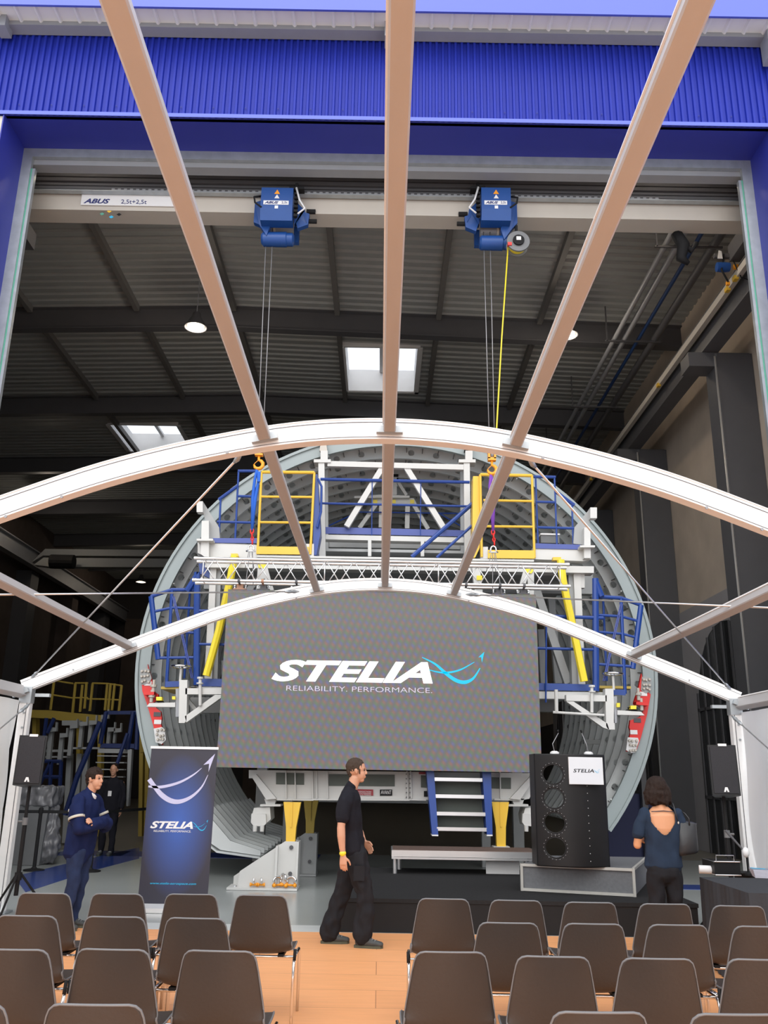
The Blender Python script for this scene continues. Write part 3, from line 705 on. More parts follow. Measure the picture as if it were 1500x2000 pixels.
def hoist(u0, u1, mirror, label):
    """u0,u1: pixel sides of the control box at the top"""
    s = -1 if mirror else 1
    Yh = YC-0.34
    a = P(u0, 366, Yh); b = P(u1, 425, Yh); xm = (a.x+b.x)/2; hw = (b.x-a.x)/2
    X = lambda d: xm+s*d
    t = thing('rope_hoist', label, 'hoist', (xm, YC+0.2, b.z), 'hoists on the near crane bridge')
    obj('control_box', MB().box(xm-hw, xm+hw, Yh, Yh+0.28, b.z+0.16, a.z).prism([(xm-hw, Yh, b.z+0.16), (xm-hw, Yh+0.28, b.z+0.16), (xm-hw, Yh+0.28, b.z-0.02), (xm-hw, Yh+0.06, b.z-0.02)], (2*hw, 0, 0)), 'hoistblue', t)
    lx = xm-hw+0.05
    pl = MB().box(lx, lx+2*hw-0.12, Yh-0.006, Yh, b.z+0.26, b.z+0.34)
    plate = obj('rating_plate', pl, 'white', t)
    w_ = 2*hw-0.12
    tx = text_mb('ABUS', w_*0.55, 0.05, 0.03, 0.35).xf(plane_xf((lx+0.02, Yh-0.010, b.z+0.275)))
    obj('load_lettering', text_mb('2,5t', w_*0.23, 0.05).xf(plane_xf((lx+w_*0.72, Yh-0.010, b.z+0.275))), 'navy', plate)
    obj('maker_lettering', tx, 'navy', plate)
    obj('inspection_label', MB().box(xm-0.03, xm+0.03, Yh-0.004, Yh, b.z+0.18, b.z+0.24), 'white', t)
    wz = b.z+0.42
    obj('warning_sign', MB().prism([(xm-0.05, Yh-0.004, wz+0.06), (xm+0.05, Yh-0.004, wz+0.06), (xm, Yh-0.004, wz+0.15)], (0, 0.004, 0)), 'orange', t)
    obj('warning_sign', MB().prism([(xm-0.045, Yh-0.004, wz-0.03), (xm+0.045, Yh-0.004, wz-0.03), (xm, Yh-0.004, wz+0.05)], (0, 0.004, 0)), 'white', t)
    zb = P(545, 487, YC+0.1).z
    fr = MB()
    fr.prism([(X(-hw-0.14), YC-0.12, a.z-0.15), (X(-hw-0.14), YC-0.12, b.z+0.05), (X(-hw-0.04), YC-0.1, gz0-0.3), (X(-hw+0.1), YC-0.1, gz0-0.52), (X(-hw+0.16), YC-0.1, gz0-0.3), (X(-hw+0.06), YC-0.12, gz0), (X(-hw), YC-0.12, a.z-0.1)], (0, 0.10, 0))
    obj('drive_side_frame', fr, 'hoistblue', t); fr = MB()
    fr.prism([(X(hw+0.06), YC-0.12, a.z-0.15), (X(hw+0.2), YC-0.12, a.z-0.3), (X(hw+0.24), YC-0.12, b.z+0.05), (X(hw+0.14), YC-0.12, gz0-0.02), (X(hw+0.28), YC-0.1, gz0-0.06), (X(hw+0.26), YC-0.1, gz0-0.28), (X(hw+0.08), YC-0.1, gz0-0.36), (X(hw-0.0), YC-0.1, gz0-0.1), (X(hw+0.02), YC-0.12, b.z)], (0, 0.10, 0))
    obj('gear_side_frame', fr, 'hoistblue', t); fr = MB()
    fr.box(xm-hw-0.05, xm+hw+0.05, YC+0.42, YC+0.52, gz0-0.3, gz1)
    obj('trolley_frame', fr, 'hoistblue', t)
    dz = gz0-0.17
    obj('rope_drum', MB().lathe((xm, YC+0.18, dz), [(0.11, -hw*0.9), (0.11, hw*0.9)], 20, 'x'), 'greysteel', t, smooth='auto')
    obj('drum_flange', MB().lathe((X(-0.08), YC+0.18, dz), [(0.14, -0.02), (0.14, 0.02)], 20, 'x'), 'cream', t, smooth='auto')
    obj('motor', MB().lathe((xm, YC+0.05, dz-0.33), [(0.10, -hw*1.02), (0.13, -hw*0.9), (0.135, hw*0.55), (0.12, hw*0.6), (0.12, hw*0.95), (0.08, hw*1.05)], 24, 'x'), 'hoistblue', t, smooth='auto')
    obj('buffer', MB().lathe((X(hw+0.30), YC-0.02, gz0+0.04), [(0.045, -0.08), (0.045, 0.08)], 12, 'x'), 'black', t, smooth='auto'); obj('buffer', MB().lathe((X(hw+0.34), YC-0.02, gz0-0.16), [(0.04, -0.07), (0.04, 0.07)], 12, 'x'), 'black', t, smooth='auto')
    cb = MB().box(X(hw+0.04), X(hw+0.07), Yh+0.07, Yh+0.10, b.z+0.05, b.z+0.64)
    for k in range(7): cb.box(X(hw+0.02), X(hw+0.09), Yh+0.02, Yh+0.08, b.z+0.05+k*0.09, b.z+0.09+k*0.09)
    obj('cable_guide', cb, 'black', t)
    obj('power_cable', MB().tube([(X(hw+0.05), Yh+0.02, a.z+0.02), (X(hw+0.12), Yh, a.z-0.25), (X(hw+0.22), Yh, a.z-0.42), (X(hw+0.10), Yh, b.z+0.08)], 0.018, 6), 'soffit', t, smooth=True)
    obj('power_cable', MB().tube([(X(-hw+0.02), Yh+0.1, a.z-0.1), (X(-hw-0.12), Yh, a.z-0.2), (X(-hw-0.10), Yh, b.z+0.3), (X(-hw+0.02), Yh, b.z+0.2)], 0.018, 6), 'black', t, smooth=True)
    obj('current_collector', MB().box(X(hw-0.08), X(hw+0.18), Yh+0.05, YC-0.12, a.z+0.02, a.z+0.07).box(X(hw+0.02), X(hw+0.07), Yh+0.1, Yh+0.15, a.z, a.z+0.18), 'black', t)
    return t, dz
hoist(511, 570, False, 'blue rope hoist on the crane bridge, left one, no cable reel')
hoist(940, 999, True, 'blue rope hoist on the crane bridge, right one beside the yellow reel')
# cable reel
q = P(1010, 480, YC-0.1)
t = thing('cable_reel', 'black spring cable reel with yellow cable under the right hoist', 'cable reel', q)
obj('flange', MB().lathe(q, [(0.06, -0.16), (0.20, -0.15), (0.205, -0.12), (0.10, -0.11)], 28, 'y'), 'greyplast', t, smooth='auto')
obj('wound_cable', MB().lathe(q, [(0.15, -0.12), (0.165, -0.06), (0.15, 0.03)], 28, 'y'), 'yellowb', t, smooth='auto')
obj('flange', MB().lathe(q, [(0.10, 0.03), (0.19, 0.04), (0.19, 0.06), (0.06, 0.07)], 28, 'y'), 'greyplast', t, smooth='auto')
obj('hub', MB().lathe(q, [(0.10, -0.19), (0.10, -0.13)], 20, 'y').box(q.x-0.02, q.x+0.02, q.y, q.y+0.08, q.z, q.z+0.42), 'black', t)
obj('hub_label', MB().box(q.x-0.04, q.x+0.04, q.y-0.196, q.y-0.19, q.z-0.01, q.z+0.06), 'white', t)
obj('reel_guide', MB().box(q.x-0.19, q.x-0.12, q.y-0.17, q.y-0.10, q.z-0.10, q.z-0.04), 'red', t)
# ropes, hooks, slings
HK = []
for (ut, vt, uh, vh, w_) in ((524, 470, 505, 905, 'left'), (950, 480, 961, 915, 'right')):
    top = P(ut, vt, YC+0.1); hk = P(uh, vh, 13.45); HK.append(hk)
    for k, dx in enumerate((-0.035, 0.05)):
        o = obj('hoist_rope', MB().tube([(top.x+dx*1.4, top.y, gz0-0.2), (hk.x+dx, hk.y, hk.z+0.32)], 0.008, 6), 'rope', smooth=True)
        tag(o, 'thin steel rope from the %s hoist down to its hook, %s strand' % (w_, ('left', 'right')[k]), 'rope', 'hoist ropes')
    t = thing('crane_hook', 'orange crane hook block hanging at the %s above the truss' % w_, 'crane hook', hk, 'crane hooks')
    hb = MB().box(hk.x-0.065, hk.x-0.03, hk.y-0.05, hk.y+0.05, hk.z+0.16, hk.z+0.36).box(hk.x+0.03, hk.x+0.065, hk.y-0.05, hk.y+0.05, hk.z+0.16, hk.z+0.36).box(hk.x-0.065, hk.x+0.065, hk.y-0.05, hk.y+0.05, hk.z+0.13, hk.z+0.18).box(hk.x-0.07, hk.x+0.07, hk.y-0.055, hk.y+0.055, hk.z+0.28, hk.z+0.31)
    obj('block', hb, 'orange', t)
    obj('sheave', MB().lathe((hk.x, hk.y, hk.z+0.25), [(0.07, -0.02), (0.07, 0.02)], 16, 'x'), 'greysteel', t)
    pts = [(hk.x, hk.y, hk.z+0.15), (hk.x, hk.y, hk.z+0.06)]+[(hk.x+0.075*math.cos(a), hk.y, hk.z-0.02+0.075*math.sin(a)) for a in [math.radians(d) for d in (60, 20, -20, -60, -100, -140, -180)]]
    obj('hook', MB().tube(pts, [0.022, 0.022, 0.028, 0.03, 0.032, 0.032, 0.03, 0.024, 0.012], 10), 'orange', t, smooth=True)
    obj('safety_latch', MB().beam((hk.x-0.07, hk.y, hk.z-0.01), (hk.x+0.0, hk.y, hk.z+0.06), 0.015, 0.008), 'orange', t)
cab = obj('reel_cable', MB().tube([(q.x-0.165, q.y-0.04, q.z-0.02), P(980, 660, YC), P(970, 835, YC-0.02), (HK[1].x+0.10, HK[1].y, HK[1].z+0.30)], 0.013, 8), 'yellowb', smooth=True)
tag(cab, 'yellow cable hanging from the black reel to the right hook', 'cable')
o = obj('plug_socket', MB().lathe((HK[1].x+0.14, HK[1].y-0.02, HK[1].z+0.29), [(0.03, -0.06), (0.055, -0.05), (0.055, 0.03), (0.03, 0.05)], 14, 'x'), 'red', smooth='auto'); tag(o, 'red connector hanging beside the right orange hook', 'connector')
TR = []
for k, (m_, ub, vb, w_) in enumerate((('slingb', 492, 1040, 'blue'), ('slingp', 963, 1042, 'purple'))):
    hk = HK[k]; b = P(ub, vb, 13.5); TR.append(b)
    sl = MB()
    for s in (-1, 1):
        sl.tube([(hk.x-0.02, hk.y, hk.z-0.085), (hk.x-0.015+s*0.03, hk.y+s*0.012, hk.z-0.3), (b.x+s*0.022, b.y, (b.z+hk.z)/2), (b.x, b.y, b.z+0.04)], [0.018, 0.024, 0.028, 0.02], 8)
    o = obj('lifting_sling', sl, m_, smooth=True); tag(o, '%s round lifting sling hanging from the %s orange hook' % (w_, ('left', 'right')[k]), 'lifting sling', 'lifting slings')
    if k == 0:
        obj('sling_label', MB().box(hk.x+0.005, hk.x+0.05, hk.y-0.05, hk.y-0.02, hk.z-0.33, hk.z-0.16), 'slingb', o)
    ch = thing('lifting_chain', 'red chain link piece under the %s sling' % w_, 'chain', b, 'red chains over the truss')
    for j in range(4):
        z = b.z+0.02-j*0.062; r_ = 0.034 if j < 2 else 0.024
        ax = Vector((1, 0, 0)) if j % 2 else Vector((0, 1, 0)); sd = Vector((0, 1, 0)) if j % 2 else Vector((1, 0, 0))
        ring = [Vector((b.x+0.006*j, b.y, z))+sd*math.cos(2*PI*i/12)*r_*0.75+Vector((0, 0, 1))*math.sin(2*PI*i/12)*r_*1.3 for i in range(13)]
        obj('link', MB().tube(ring, 0.011, 6, cap=False), 'red', ch, smooth=True)
    sh = thing('shackle', 'silver shackle and wire slings below the red chain, %s side' % ('left', 'right')[k], 'shackle', (b.x, b.y, b.z-0.25), 'silver shackles over the truss')
    zz = b.z-0.27
    ring = [(b.x+0.045*math.cos(a), b.y, zz+0.06*math.sin(a)) for a in [math.radians(d) for d in range(-30, 215, 20)]]
    obj('bow', MB().tube(ring, 0.014, 8), 'chrome', sh, smooth=True)
    obj('pin', MB().tube([(b.x-0.075, b.y, zz-0.04), (b.x+0.075, b.y, zz-0.04)], 0.013, 8), 'chrome', sh, smooth=True)
    for dx, dy, dzz in ((-0.10, 0.15, 0), (-0.04, -0.12, -0.42), (0.05, 0.15, 0), (0.10, -0.12, -0.42)):
        obj('wire_sling', MB().tube([(b.x+dx*0.3, b.y, zz-0.05), (b.x+dx, b.y+dy, zz-0.32+dzz)], 0.006, 6), 'rope', sh, smooth=True)
# ================================================================ TRUSS AND SCREEN
q0, q1 = P(383, 1092, 13.35), P(1108, 1101, 13.35)
zt, zb_ = 0.5*(q0.z+q1.z), P(745, 1139, 13.35).z
tx0, tx1 = q0.x, q1.x
t = thing('lighting_truss', 'silver aluminium box truss hanging across in front of the white platform', 'truss', ((tx0+tx1)/2, 13.5, zb_))
for (yy, zz) in ((13.35, zt), (13.35, zb_), (13.58, zt), (13.58, zb_)):
    obj('chord', MB().tube([(tx0, yy, zz), (tx1, yy, zz)], 0.026, 12), 'alu', t, smooth='auto')
    for xe in (tx0, tx1): obj('end_spigot', MB().tube([(xe-0.03, yy, zz), (xe+0.03, yy, zz)], 0.031, 12), 'alu', t, smooth='auto')
nb = 26
for k in range(nb):
    xa = tx0+0.08+(tx1-tx0-0.16)*k/nb; xb = tx0+0.08+(tx1-tx0-0.16)*(k+1)/nb
    za, zc_ = (zb_, zt) if k % 2 == 0 else (zt, zb_)
    obj('brace', MB().tube([(xa, 13.35, za), (xb, 13.35, zc_)], 0.010, 6), 'alu', t, smooth=True)
    obj('brace', MB().tube([(xa, 13.58, zc_), (xb, 13.58, za)], 0.010, 6), 'alu', t, smooth=True)
for xx in [tx0+0.12, tx0+2.03, (tx0+tx1)/2, (tx0+tx1)/2+0.12, tx1-2.03, tx1-0.12]:
    obj('brace', MB().tube([(xx, 13.35, zb_), (xx, 13.35, zt)], 0.010, 6).tube([(xx, 13.35, zt), (xx, 13.58, zt)], 0.010, 6).tube([(xx, 13.35, zb_), (xx, 13.58, zb_)], 0.010, 6), 'alu', t, smooth=True)
# LED wall
sx0, sx1 = -2.425, 2.405; sz0, sz1 = 1.695, 4.375; YS = 13.45
lm = bpy.data.materials.new('led_wall_face'); lm.use_nodes = True
nt = lm.node_tree; pb = nt.nodes['Principled BSDF']; pb.inputs['Base Color'].default_value = (0.05, 0.05, 0.05, 1); pb.inputs['Roughness'].default_value = 0.6
tc = nt.nodes.new('ShaderNodeTexCoord'); sp = nt.nodes.new('ShaderNodeSeparateXYZ'); L = nt.links.new
L(tc.outputs['Object'], sp.inputs[0])
def mth(op, a, b=None, c=None):
    n_ = nt.nodes.new('ShaderNodeMath'); n_.operation = op
    for i, x_ in enumerate((a, b, c)):
        if x_ is None: continue
        if isinstance(x_, (int, float)): n_.inputs[i].default_value = x_
        else: L(x_, n_.inputs[i])
    return n_.outputs[0]
def blobs(period, ox, oz, tilt):
    xx = mth('MULTIPLY_ADD', sp.outputs['Z'], tilt, sp.outputs['X'])
    zz = mth('MULTIPLY_ADD', sp.outputs['X'], 0.13, sp.outputs['Z'])
    sx = mth('SINE', mth('MULTIPLY_ADD', xx, 2*PI/period, ox)); sz = mth('SINE', mth('MULTIPLY_ADD', zz, 2*PI/(period*1.25), oz))
    return mth('POWER', mth('MAXIMUM', mth('MULTIPLY', mth('ADD', mth('ADD', sx, sz), 2.0), 0.25), 0.0), 3.0)
# the LED rows: red, green and blue diodes show as drifting dots, stronger towards the lower rows
low = nt.nodes.new('ShaderNodeMapRange'); low.inputs['From Min'].default_value = 4.0; low.inputs['From Max'].default_value = 2.0
low.inputs['To Min'].default_value = 0.25; low.inputs['To Max'].default_value = 1.0
L(sp.outputs['Z'], low.inputs[0])
cmb = nt.nodes.new('ShaderNodeCombineColor')
bl, rd, gn = blobs(0.10, 0, 0, 0.35), blobs(0.10, 2.2, 2.0, 0.35), blobs(0.10, 4.2, 4.0, 0.35)
# top rows warm grey, bottom rows more green grey
L(mth('ADD', mth('MULTIPLY', mth('MULTIPLY', rd, low.outputs[0]), 0.20), mth('MULTIPLY_ADD', low.outputs[0], -0.10, 0.235)), cmb.inputs[0])
L(mth('ADD', mth('MULTIPLY', mth('MULTIPLY', gn, low.outputs[0]), 0.09), mth('MULTIPLY_ADD', low.outputs[0], -0.06, 0.205)), cmb.inputs[1])
L(mth('ADD', mth('MULTIPLY', mth('MULTIPLY', bl, low.outputs[0]), 0.26), mth('MULTIPLY_ADD', low.outputs[0], -0.06, 0.170)), cmb.inputs[2])
L(cmb.outputs[0], pb.inputs['Emission Color']); pb.inputs['Emission Strength'].default_value = 0.52
t = thing('led_screen', 'large grey LED wall showing the white company name, hanging from the truss', 'screen', (0, YS, sz0))
obj('screen_face', MB().box(sx0, sx1, YS, YS+0.012, sz0, sz1), lm, t)
obj('cabinet', MB().box(sx0, sx1, YS+0.014, YS+0.10, sz0, sz1), 'black', t)
zl0, zl1 = P(690, 1333, YS).z, P(690, 1292, YS).z
la, lb = P(530, 1330, YS), P(845, 1333, YS)
obj('lettering', text_mb('STELIA', lb.x-la.x, zl1-zl0+0.01, 0.035, 0.32).xf(plane_xf((la.x, YS-0.004, zl0))), 'ledwhite', t)
ra, rb_ = P(559, 1350, YS), P(844, 1352, YS)
obj('lettering', text_mb('RELIABILITY. PERFORMANCE.', rb_.x-ra.x, 0.075, -0.012, 0.0).xf(plane_xf((ra.x, YS-0.004, ra.z+0.01))), 'ledlilac', t)
wa, wb, wc = P(824, 1333, YS), P(947, 1333, YS), P(947, 1273, YS)
obj('swoosh_logo', swoosh(wb.x-wa.x, wc.z-wa.z).xf(plane_xf((wa.x, YS-0.004, wa.z))), 'ledcyan', t)
# clamps between truss and screen
for k, (u, m_) in enumerate(((467, 'copper'), (513, 'darksteel'), (579, 'darksteel'), (910, 'darksteel'), (976, 'darksteel'), (1023, 'darksteel'), (745, 'darksteel'))):
    x = P(u, 1150, 13.4).x
    cl = thing('screen_clamp', '%s hanging clamp on the upper screen edge, %s from the left' % ('brown' if k == 0 else 'dark', ['first', 'second', 'third', 'fifth', 'sixth', 'seventh', 'fourth'][k]), 'clamp', (x, 13.45, sz1), 'clamps on the screen edge')
    obj('bracket', MB().box(x-0.10, x+0.10, 13.44, 13.55, sz1+0.001, sz1+0.02).box(x-0.05, x+0.05, 13.45, 13.54, sz1+0.02, sz1+0.09), m_, cl)
    obj('coupler', MB().lathe((x, 13.35, zb_), [(0.036, -0.02), (0.036, 0.02)], 14, 'x').beam((x, 13.38, zb_-0.03), (x, 13.48, sz1+0.08), 0.03, 0.02), 'darksteel' if k != 1 else 'copper', cl)
    for s in (-1, 1): obj('bolt', MB().lathe((x+s*0.085, 13.49, sz1), [(0.012, 0.0), (0.012, 0.05), (0.018, 0.055), (0.014, 0.075)], 8), 'chrome', cl)
# ================================================================ FUSELAGE BARREL
FCX, FCZ, FY = 0.26, 3.42, 15.0
def ell_pt(a, ro, y):
    """a: angle from straight up, clockwise; ro: inward offset from the outer skin"""
    # slightly flattened circle
    return Vector((FCX+(4.43-ro)*math.sin(a), y, FCZ+(4.24-ro)*math.cos(a)))
A_END = math.radians(128)
fus = thing('fuselage_section', 'huge open grey primed fuselage ring section standing around the work platform', 'fuselage section', (FCX, FY, 0.8))
def ringband(a0, a1, r0, r1, y0, y1, n=96):
    mb = MB(); vs = []
    for i in range(n+1):
        a = a0+(a1-a0)*i/n
        vs += [ell_pt(a, r0, y0), ell_pt(a, r1, y0), ell_pt(a, r1, y1), ell_pt(a, r0, y1)]
    fs = [(4*i+k, 4*i+(k+1) % 4, 4*i+4+(k+1) % 4, 4*i+4+k) for i in range(n) for k in range(4)]
    fs += [(0, 1, 2, 3), (4*n, 4*n+3, 4*n+2, 4*n+1)]
    return mb.add(vs, fs)
NR, DR = 11, 0.56
YB = FY+DR*NR
obj('outer_skin', ringband(-A_END, A_END, 0.0, 0.012, FY, YB), 'skin_in', fus, smooth='auto')
# front splice frame: pale web, outer rim
obj('front_frame', ringband(-A_END, A_END, 0.02, 0.21, FY+0.01, FY+0.03), 'rim', fus, smooth='auto')
obj('front_rim', ringband(-A_END, A_END, -0.02, 0.03, FY-0.03, FY+0.06), 'rim', fus, smooth='auto')
obj('inner_flange', ringband(-A_END, A_END, 0.21, 0.225, FY, FY+0.09), 'rim', fus, smooth='auto')
def holed_frame(y, r0, r1, holes, name):
    """frame web as a strip of cells; cells with a hole get an eight sided opening"""
    mb = MB(); n = 120
    for i in range(n):
        a0 = -A_END+2*A_END*i/n; a1 = -A_END+2*A_END*(i+1)/n
        c = [ell_pt(a0, r0, y), ell_pt(a1, r0, y), ell_pt(a1, r1, y), ell_pt(a0, r1, y)]
        if holes and i % 3 == 1:
            ctr = (c[0]+c[1]+c[2]+c[3])/4; rad = 0.062
            am = (a0+a1)/2; tx = Vector((math.cos(am), 0, -math.sin(am))); tz = Vector((math.sin(am), 0, math.cos(am)))
            inn = [ctr+(tx*math.cos(PI/4*k+PI/8)+tz*math.sin(PI/4*k+PI/8))*rad for k in range(8)]
            out = [c[1]*0.5+c[2]*0.5, c[1], c[0]*0.5+c[1]*0.5, c[0], c[0]*0.5+c[3]*0.5, c[3], c[3]*0.5+c[2]*0.5, c[2]]
            ang = lambda p: math.atan2((p-ctr).dot(tz), (p-ctr).dot(tx))
            out.sort(key=ang); inn.sort(key=ang)
            mb.add(out+inn, [(k, (k+1) % 8, 8+(k+1) % 8, 8+k) for k in range(8)])
        else: mb.add(c, [(0, 1, 2, 3)])
    return mb
FR = []
for k in range(1, NR+1):
    y = FY+DR*k-0.05
    low_ = 0.29
    o = obj('ring_frame', holed_frame(y, 0.05, low_, True, 'f'), 'frame', fus); FR.append(o)
    tb = MB()
    for i in range(64):
        a = -A_END+2*A_END*(i+0.5)/64
        tb.beam(ell_pt(a, 0.05, y-0.012), ell_pt(a, 0.17, y-0.012), 0.012, 0.022, up=(0, 1, 0))
    tb_ = obj('stringer_slots', tb, 'darkslot', o); tb_['kind'] = 'stuff'
    obj('frame_cap', ringband(-A_END, A_END, low_, low_+0.012, y-0.04, y+0.03, 72), 'frame', o, smooth='auto')
    obj('frame_foot', ringband(-A_END, A_END, 0.013, 0.05, y-0.02, y+0.02, 72), 'frame', o, smooth='auto')
st = MB(); NS = 54
for i in range(NS):
    a = -A_END+2*A_END*(i+0.5)/NS
    p, q = ell_pt(a, 0.045, FY+0.08), ell_pt(a, 0.045, YB-0.02)
    st.beam(p, q, 0.05, 0.05, up=(math.sin(a), 0, math.cos(a)))
o = obj('stringers', st, 'skin_in', fus); o['kind'] = 'stuff'
# clips between frames and stringers on the front frame
for side in (-1, 1):
    for k in range(9):
        a = side*math.radians(18+k*13)
        c = ell_pt(a, 0.20, FY+0.05)
        obj('clip', MB().beam(c, ell_pt(a, 0.10, FY+0.4), 0.02, 0.10, up=(math.sin(a), 0, math.cos(a))), 'frame', fus)
# lower shell panels at the left bottom with ribs
for k in range(12):
    y = FY+0.05+k*0.5
    p1 = [ell_pt(-A_END, 0.02, y), Vector((-2.55, y, 0.42)), Vector((-1.9, y, 0.34)), Vector((-1.9, y, 0.42)), Vector((-2.4, y, 0.56)), ell_pt(-A_END, 0.42, y)]
    obj('lower_rib', MB().prism(p1, (0, 0.05, 0)), 'frame', fus)
obj('lower_skin', MB().prism([ell_pt(-A_END, 0.0, FY), Vector((-2.6, FY, 0.38)), Vector((-1.9, FY, 0.30)), Vector((-1.9, FY, 0.33)), Vector((-2.6, FY, 0.41)), ell_pt(-A_END, 0.03, FY)], (0, 6.0, 0)), 'skin_in', fus)
# red splice fittings, left and right
for side, w_ in ((-1, 'left'), (1, 'right')):
    Yf = FY-0.05
    if side < 0:
        poly = [(288, 1297), (297, 1330), (302, 1352), (309, 1356), (309, 1366), (300, 1372), (305, 1383), (314, 1390), (316, 1403), (314, 1412), (318, 1430), (317, 1455), (305, 1440), (296, 1405), (286, 1372), (278, 1350), (277, 1338), (292, 1330)]
        g1 = [(273, 1310), (283, 1304), (291, 1307), (296, 1325), (292, 1333), (280, 1338), (275, 1332)]
        g2 = [(300, 1423), (316, 1420), (322, 1425), (324, 1445), (316, 1453), (304, 1450)]
    else:
        poly = [(1253, 1315), (1247, 1345), (1239, 1369), (1238, 1375), (1252, 1381), (1258, 1385), (1250, 1400), (1231, 1407), (1229, 1420), (1232, 1430), (1228, 1445), (1224, 1468), (1243, 1466), (1252, 1440), (1264, 1395), (1271, 1356), (1258, 1345)]
        g1 = [(1254, 1322), (1262, 1320), (1273, 1327), (1271, 1350), (1262, 1354), (1252, 1348)]
        g2 = [(1226, 1440), (1246, 1441), (1248, 1447), (1241, 1469), (1233, 1471), (1223, 1465)]
    t = thing('splice_fitting', 'red steel splice fitting bolted to the %s side of the fuselage ring' % w_, 'fitting', P(*poly[0], Yf), 'red fittings on the fuselage ring')
    obj('body', MB().prism([P(u, v, Yf) for u, v in poly], (0, 0.07, 0)), 'red', t)
    rb = MB()
    c0, c1 = (P(303, 1355, Yf-0.1), P(283, 1355, Yf-0.1)) if side < 0 else (P(1240, 1374, Yf-0.1), P(1264, 1376, Yf-0.1))
    rb.beam(c0, c1, 0.16, 0.05, up=(0, 0, 1))
    obj('shelf', rb, 'red', t)
    for g, nm_ in ((g1, 'upper_plate'), (g2, 'lower_plate')):
        pl = obj(nm_, MB().prism([P(u, v, Yf-0.02) for u, v in g], (0, 0.03, 0)), 'jigg' if nm_ == 'upper_plate' else 'soffit', t)
        cx = sum(u for u, v in g)/len(g); cy = sum(v for u, v in g)/len(g)
        for j in range(9):
            u = cx+((j % 3)-1)*6.0+random.uniform(-1.5, 1.5); v = cy+((j//3)-1)*9+random.uniform(-2, 2)
            p = P(u, v, Yf-0.03)
            obj('rivet', MB().lathe(p, [(0.018, -0.03), (0.024, -0.01), (0.024, 0.02)], 8, 'y'), 'cream', pl)
    for j in range(2):
        p = P((300, 296)[j] if side < 0 else (1247, 1253)[j], (1342, 1362)[j]+(16 if side > 0 else 0), Yf-0.12)
        obj('adjusting_bolt', MB().lathe(p, [(0.03, -0.08), (0.03, 0.0), (0.055, 0.0), (0.055, 0.04), (0.025, 0.04), (0.025, 0.12)], 10), 'cream', t)
    for j, (u, v) in enumerate(((289, 1335), (307, 1395), (308, 1410)) if side < 0 else ((1257, 1355), (1245, 1407), (1238, 1430))):
        p = P(u, v, Yf-0.012)
        obj('label_plate', MB().box(p.x-0.06, p.x+0.06, Yf-0.012, Yf-0.004, p.z-0.035, p.z+0.035), ('white', 'darksteel', 'white')[j], t)

# ================================================================ WHITE JIG WITH PLATFORMS
JY = 14.3
jig = thing('assembly_platform', 'tall white steel work platform with blue and yellow railings inside the fuselage ring', 'work platform', (0.2, 15.5, 1.2))
def jb(u0, v0, u1, v1, Y, w, m='jigw', name='beam', h=None, Y2=None, bev=0.0, parent=None):
    p, q = P(u0, v0, Y), P(u1, v1, Y2 if Y2 else Y)
    return obj(name, MB().beam(p, q, w, h, up=(0, 1, 0) if abs((q-p).normalized().y) < 0.9 else (0, 0, 1), bev=bev), m, parent or jig)
def jt(pts, Y, r, m, name='rail', parent=None):
    return obj(name, MB().tube([P(u, v, Y) for u, v in pts], r, 8), m, parent or jig, smooth='auto')
def jpoly(pts, Y, d, m, name='plate', parent=None):
    return obj(name, MB().prism([P(u, v, Y) for u, v in pts], (0, d, 0)), m, parent or jig)
# deck beams (w is the depth, h the height)
jpoly([(386, 1055), (400, 1060), (502, 1064), (502, 1090), (408, 1090), (386, 1080)], JY, 0.25, 'jigw', 'deck_beam')
jpoly([(1043, 1066), (1130, 1070), (1152, 1068), (1154, 1092), (1140, 1096), (1043, 1092)], JY, 0.25, 'jigw', 'deck_beam')
jpoly([(598, 1062), (613, 1062), (613, 1088), (598, 1088)], JY-0.02, 0.2, 'jigw', 'deck_block')
jpoly([(939, 1068), (953, 1068), (953, 1091), (939, 1091)], JY-0.02, 0.2, 'jigw', 'deck_block')
jpoly([(502, 1084), (1043, 1093), (1043, 1097), (502, 1088)], JY-0.03, 0.3, 'jigw', 'deck_edge')
jpoly([(400, 1095), (1160, 1106), (1160, 1119), (400, 1108)], JY, 0.25, 'jigw', 'deck_beam')
jpoly([(398, 1110), (1158, 1121), (1158, 1160), (398, 1150)], 15.4, 0.2, 'jigg', 'cross_beam')
obj('upper_deck', MB().box(-2.9, 3.4, JY+0.2, 18.5, 5.02, 5.08), 'jigg', jig)
# upper rear platform level (blue toe board)
jpoly([(626, 1029), (918, 1036), (918, 1048), (626, 1042)], 15.0, 0.02, 'jigblight', 'toe_board')
jpoly([(626, 1044), (918, 1050), (918, 1060), (626, 1053)], 15.0, 0.2, 'jigw', 'platform_beam')
jpoly([(626, 1056), (918, 1062), (918, 1073), (626, 1068)], 15.6, 0.2, 'jigg', 'platform_beam')
for u in (722, 825): jb(u, 1054, u, 1087, 14.95, 0.06, name='post')
obj('rear_deck', MB().box(-1.2, 1.6, 15.05, 18.0, 5.42, 5.47), 'jigg', jig)
for u in (628, 911):
    s = -1 if u < 700 else 1
    jb(u, 905, u+2, 1088, 14.9, 0.11, name='mast')
    jb(u-9*s, 906, u-9*s+1, 1086, 15.6, 0.07, 'jigg', name='mast')
    jpoly([(u-15, 903), (u+18, 903), (u+18, 897), (u-15, 897)], 14.82, 0.25, 'jigw', 'head_plate')
    jpoly([(u-2, 897), (u+12, 897), (u+12, 880), (u-2, 880)], 14.85, 0.12, 'jigw', 'jack')
    jpoly([(u-4, 880), (u+11, 880), (u+9, 864), (u-2, 866)], 14.85, 0.12, 'cream' if s < 0 else 'black', 'jack_head')
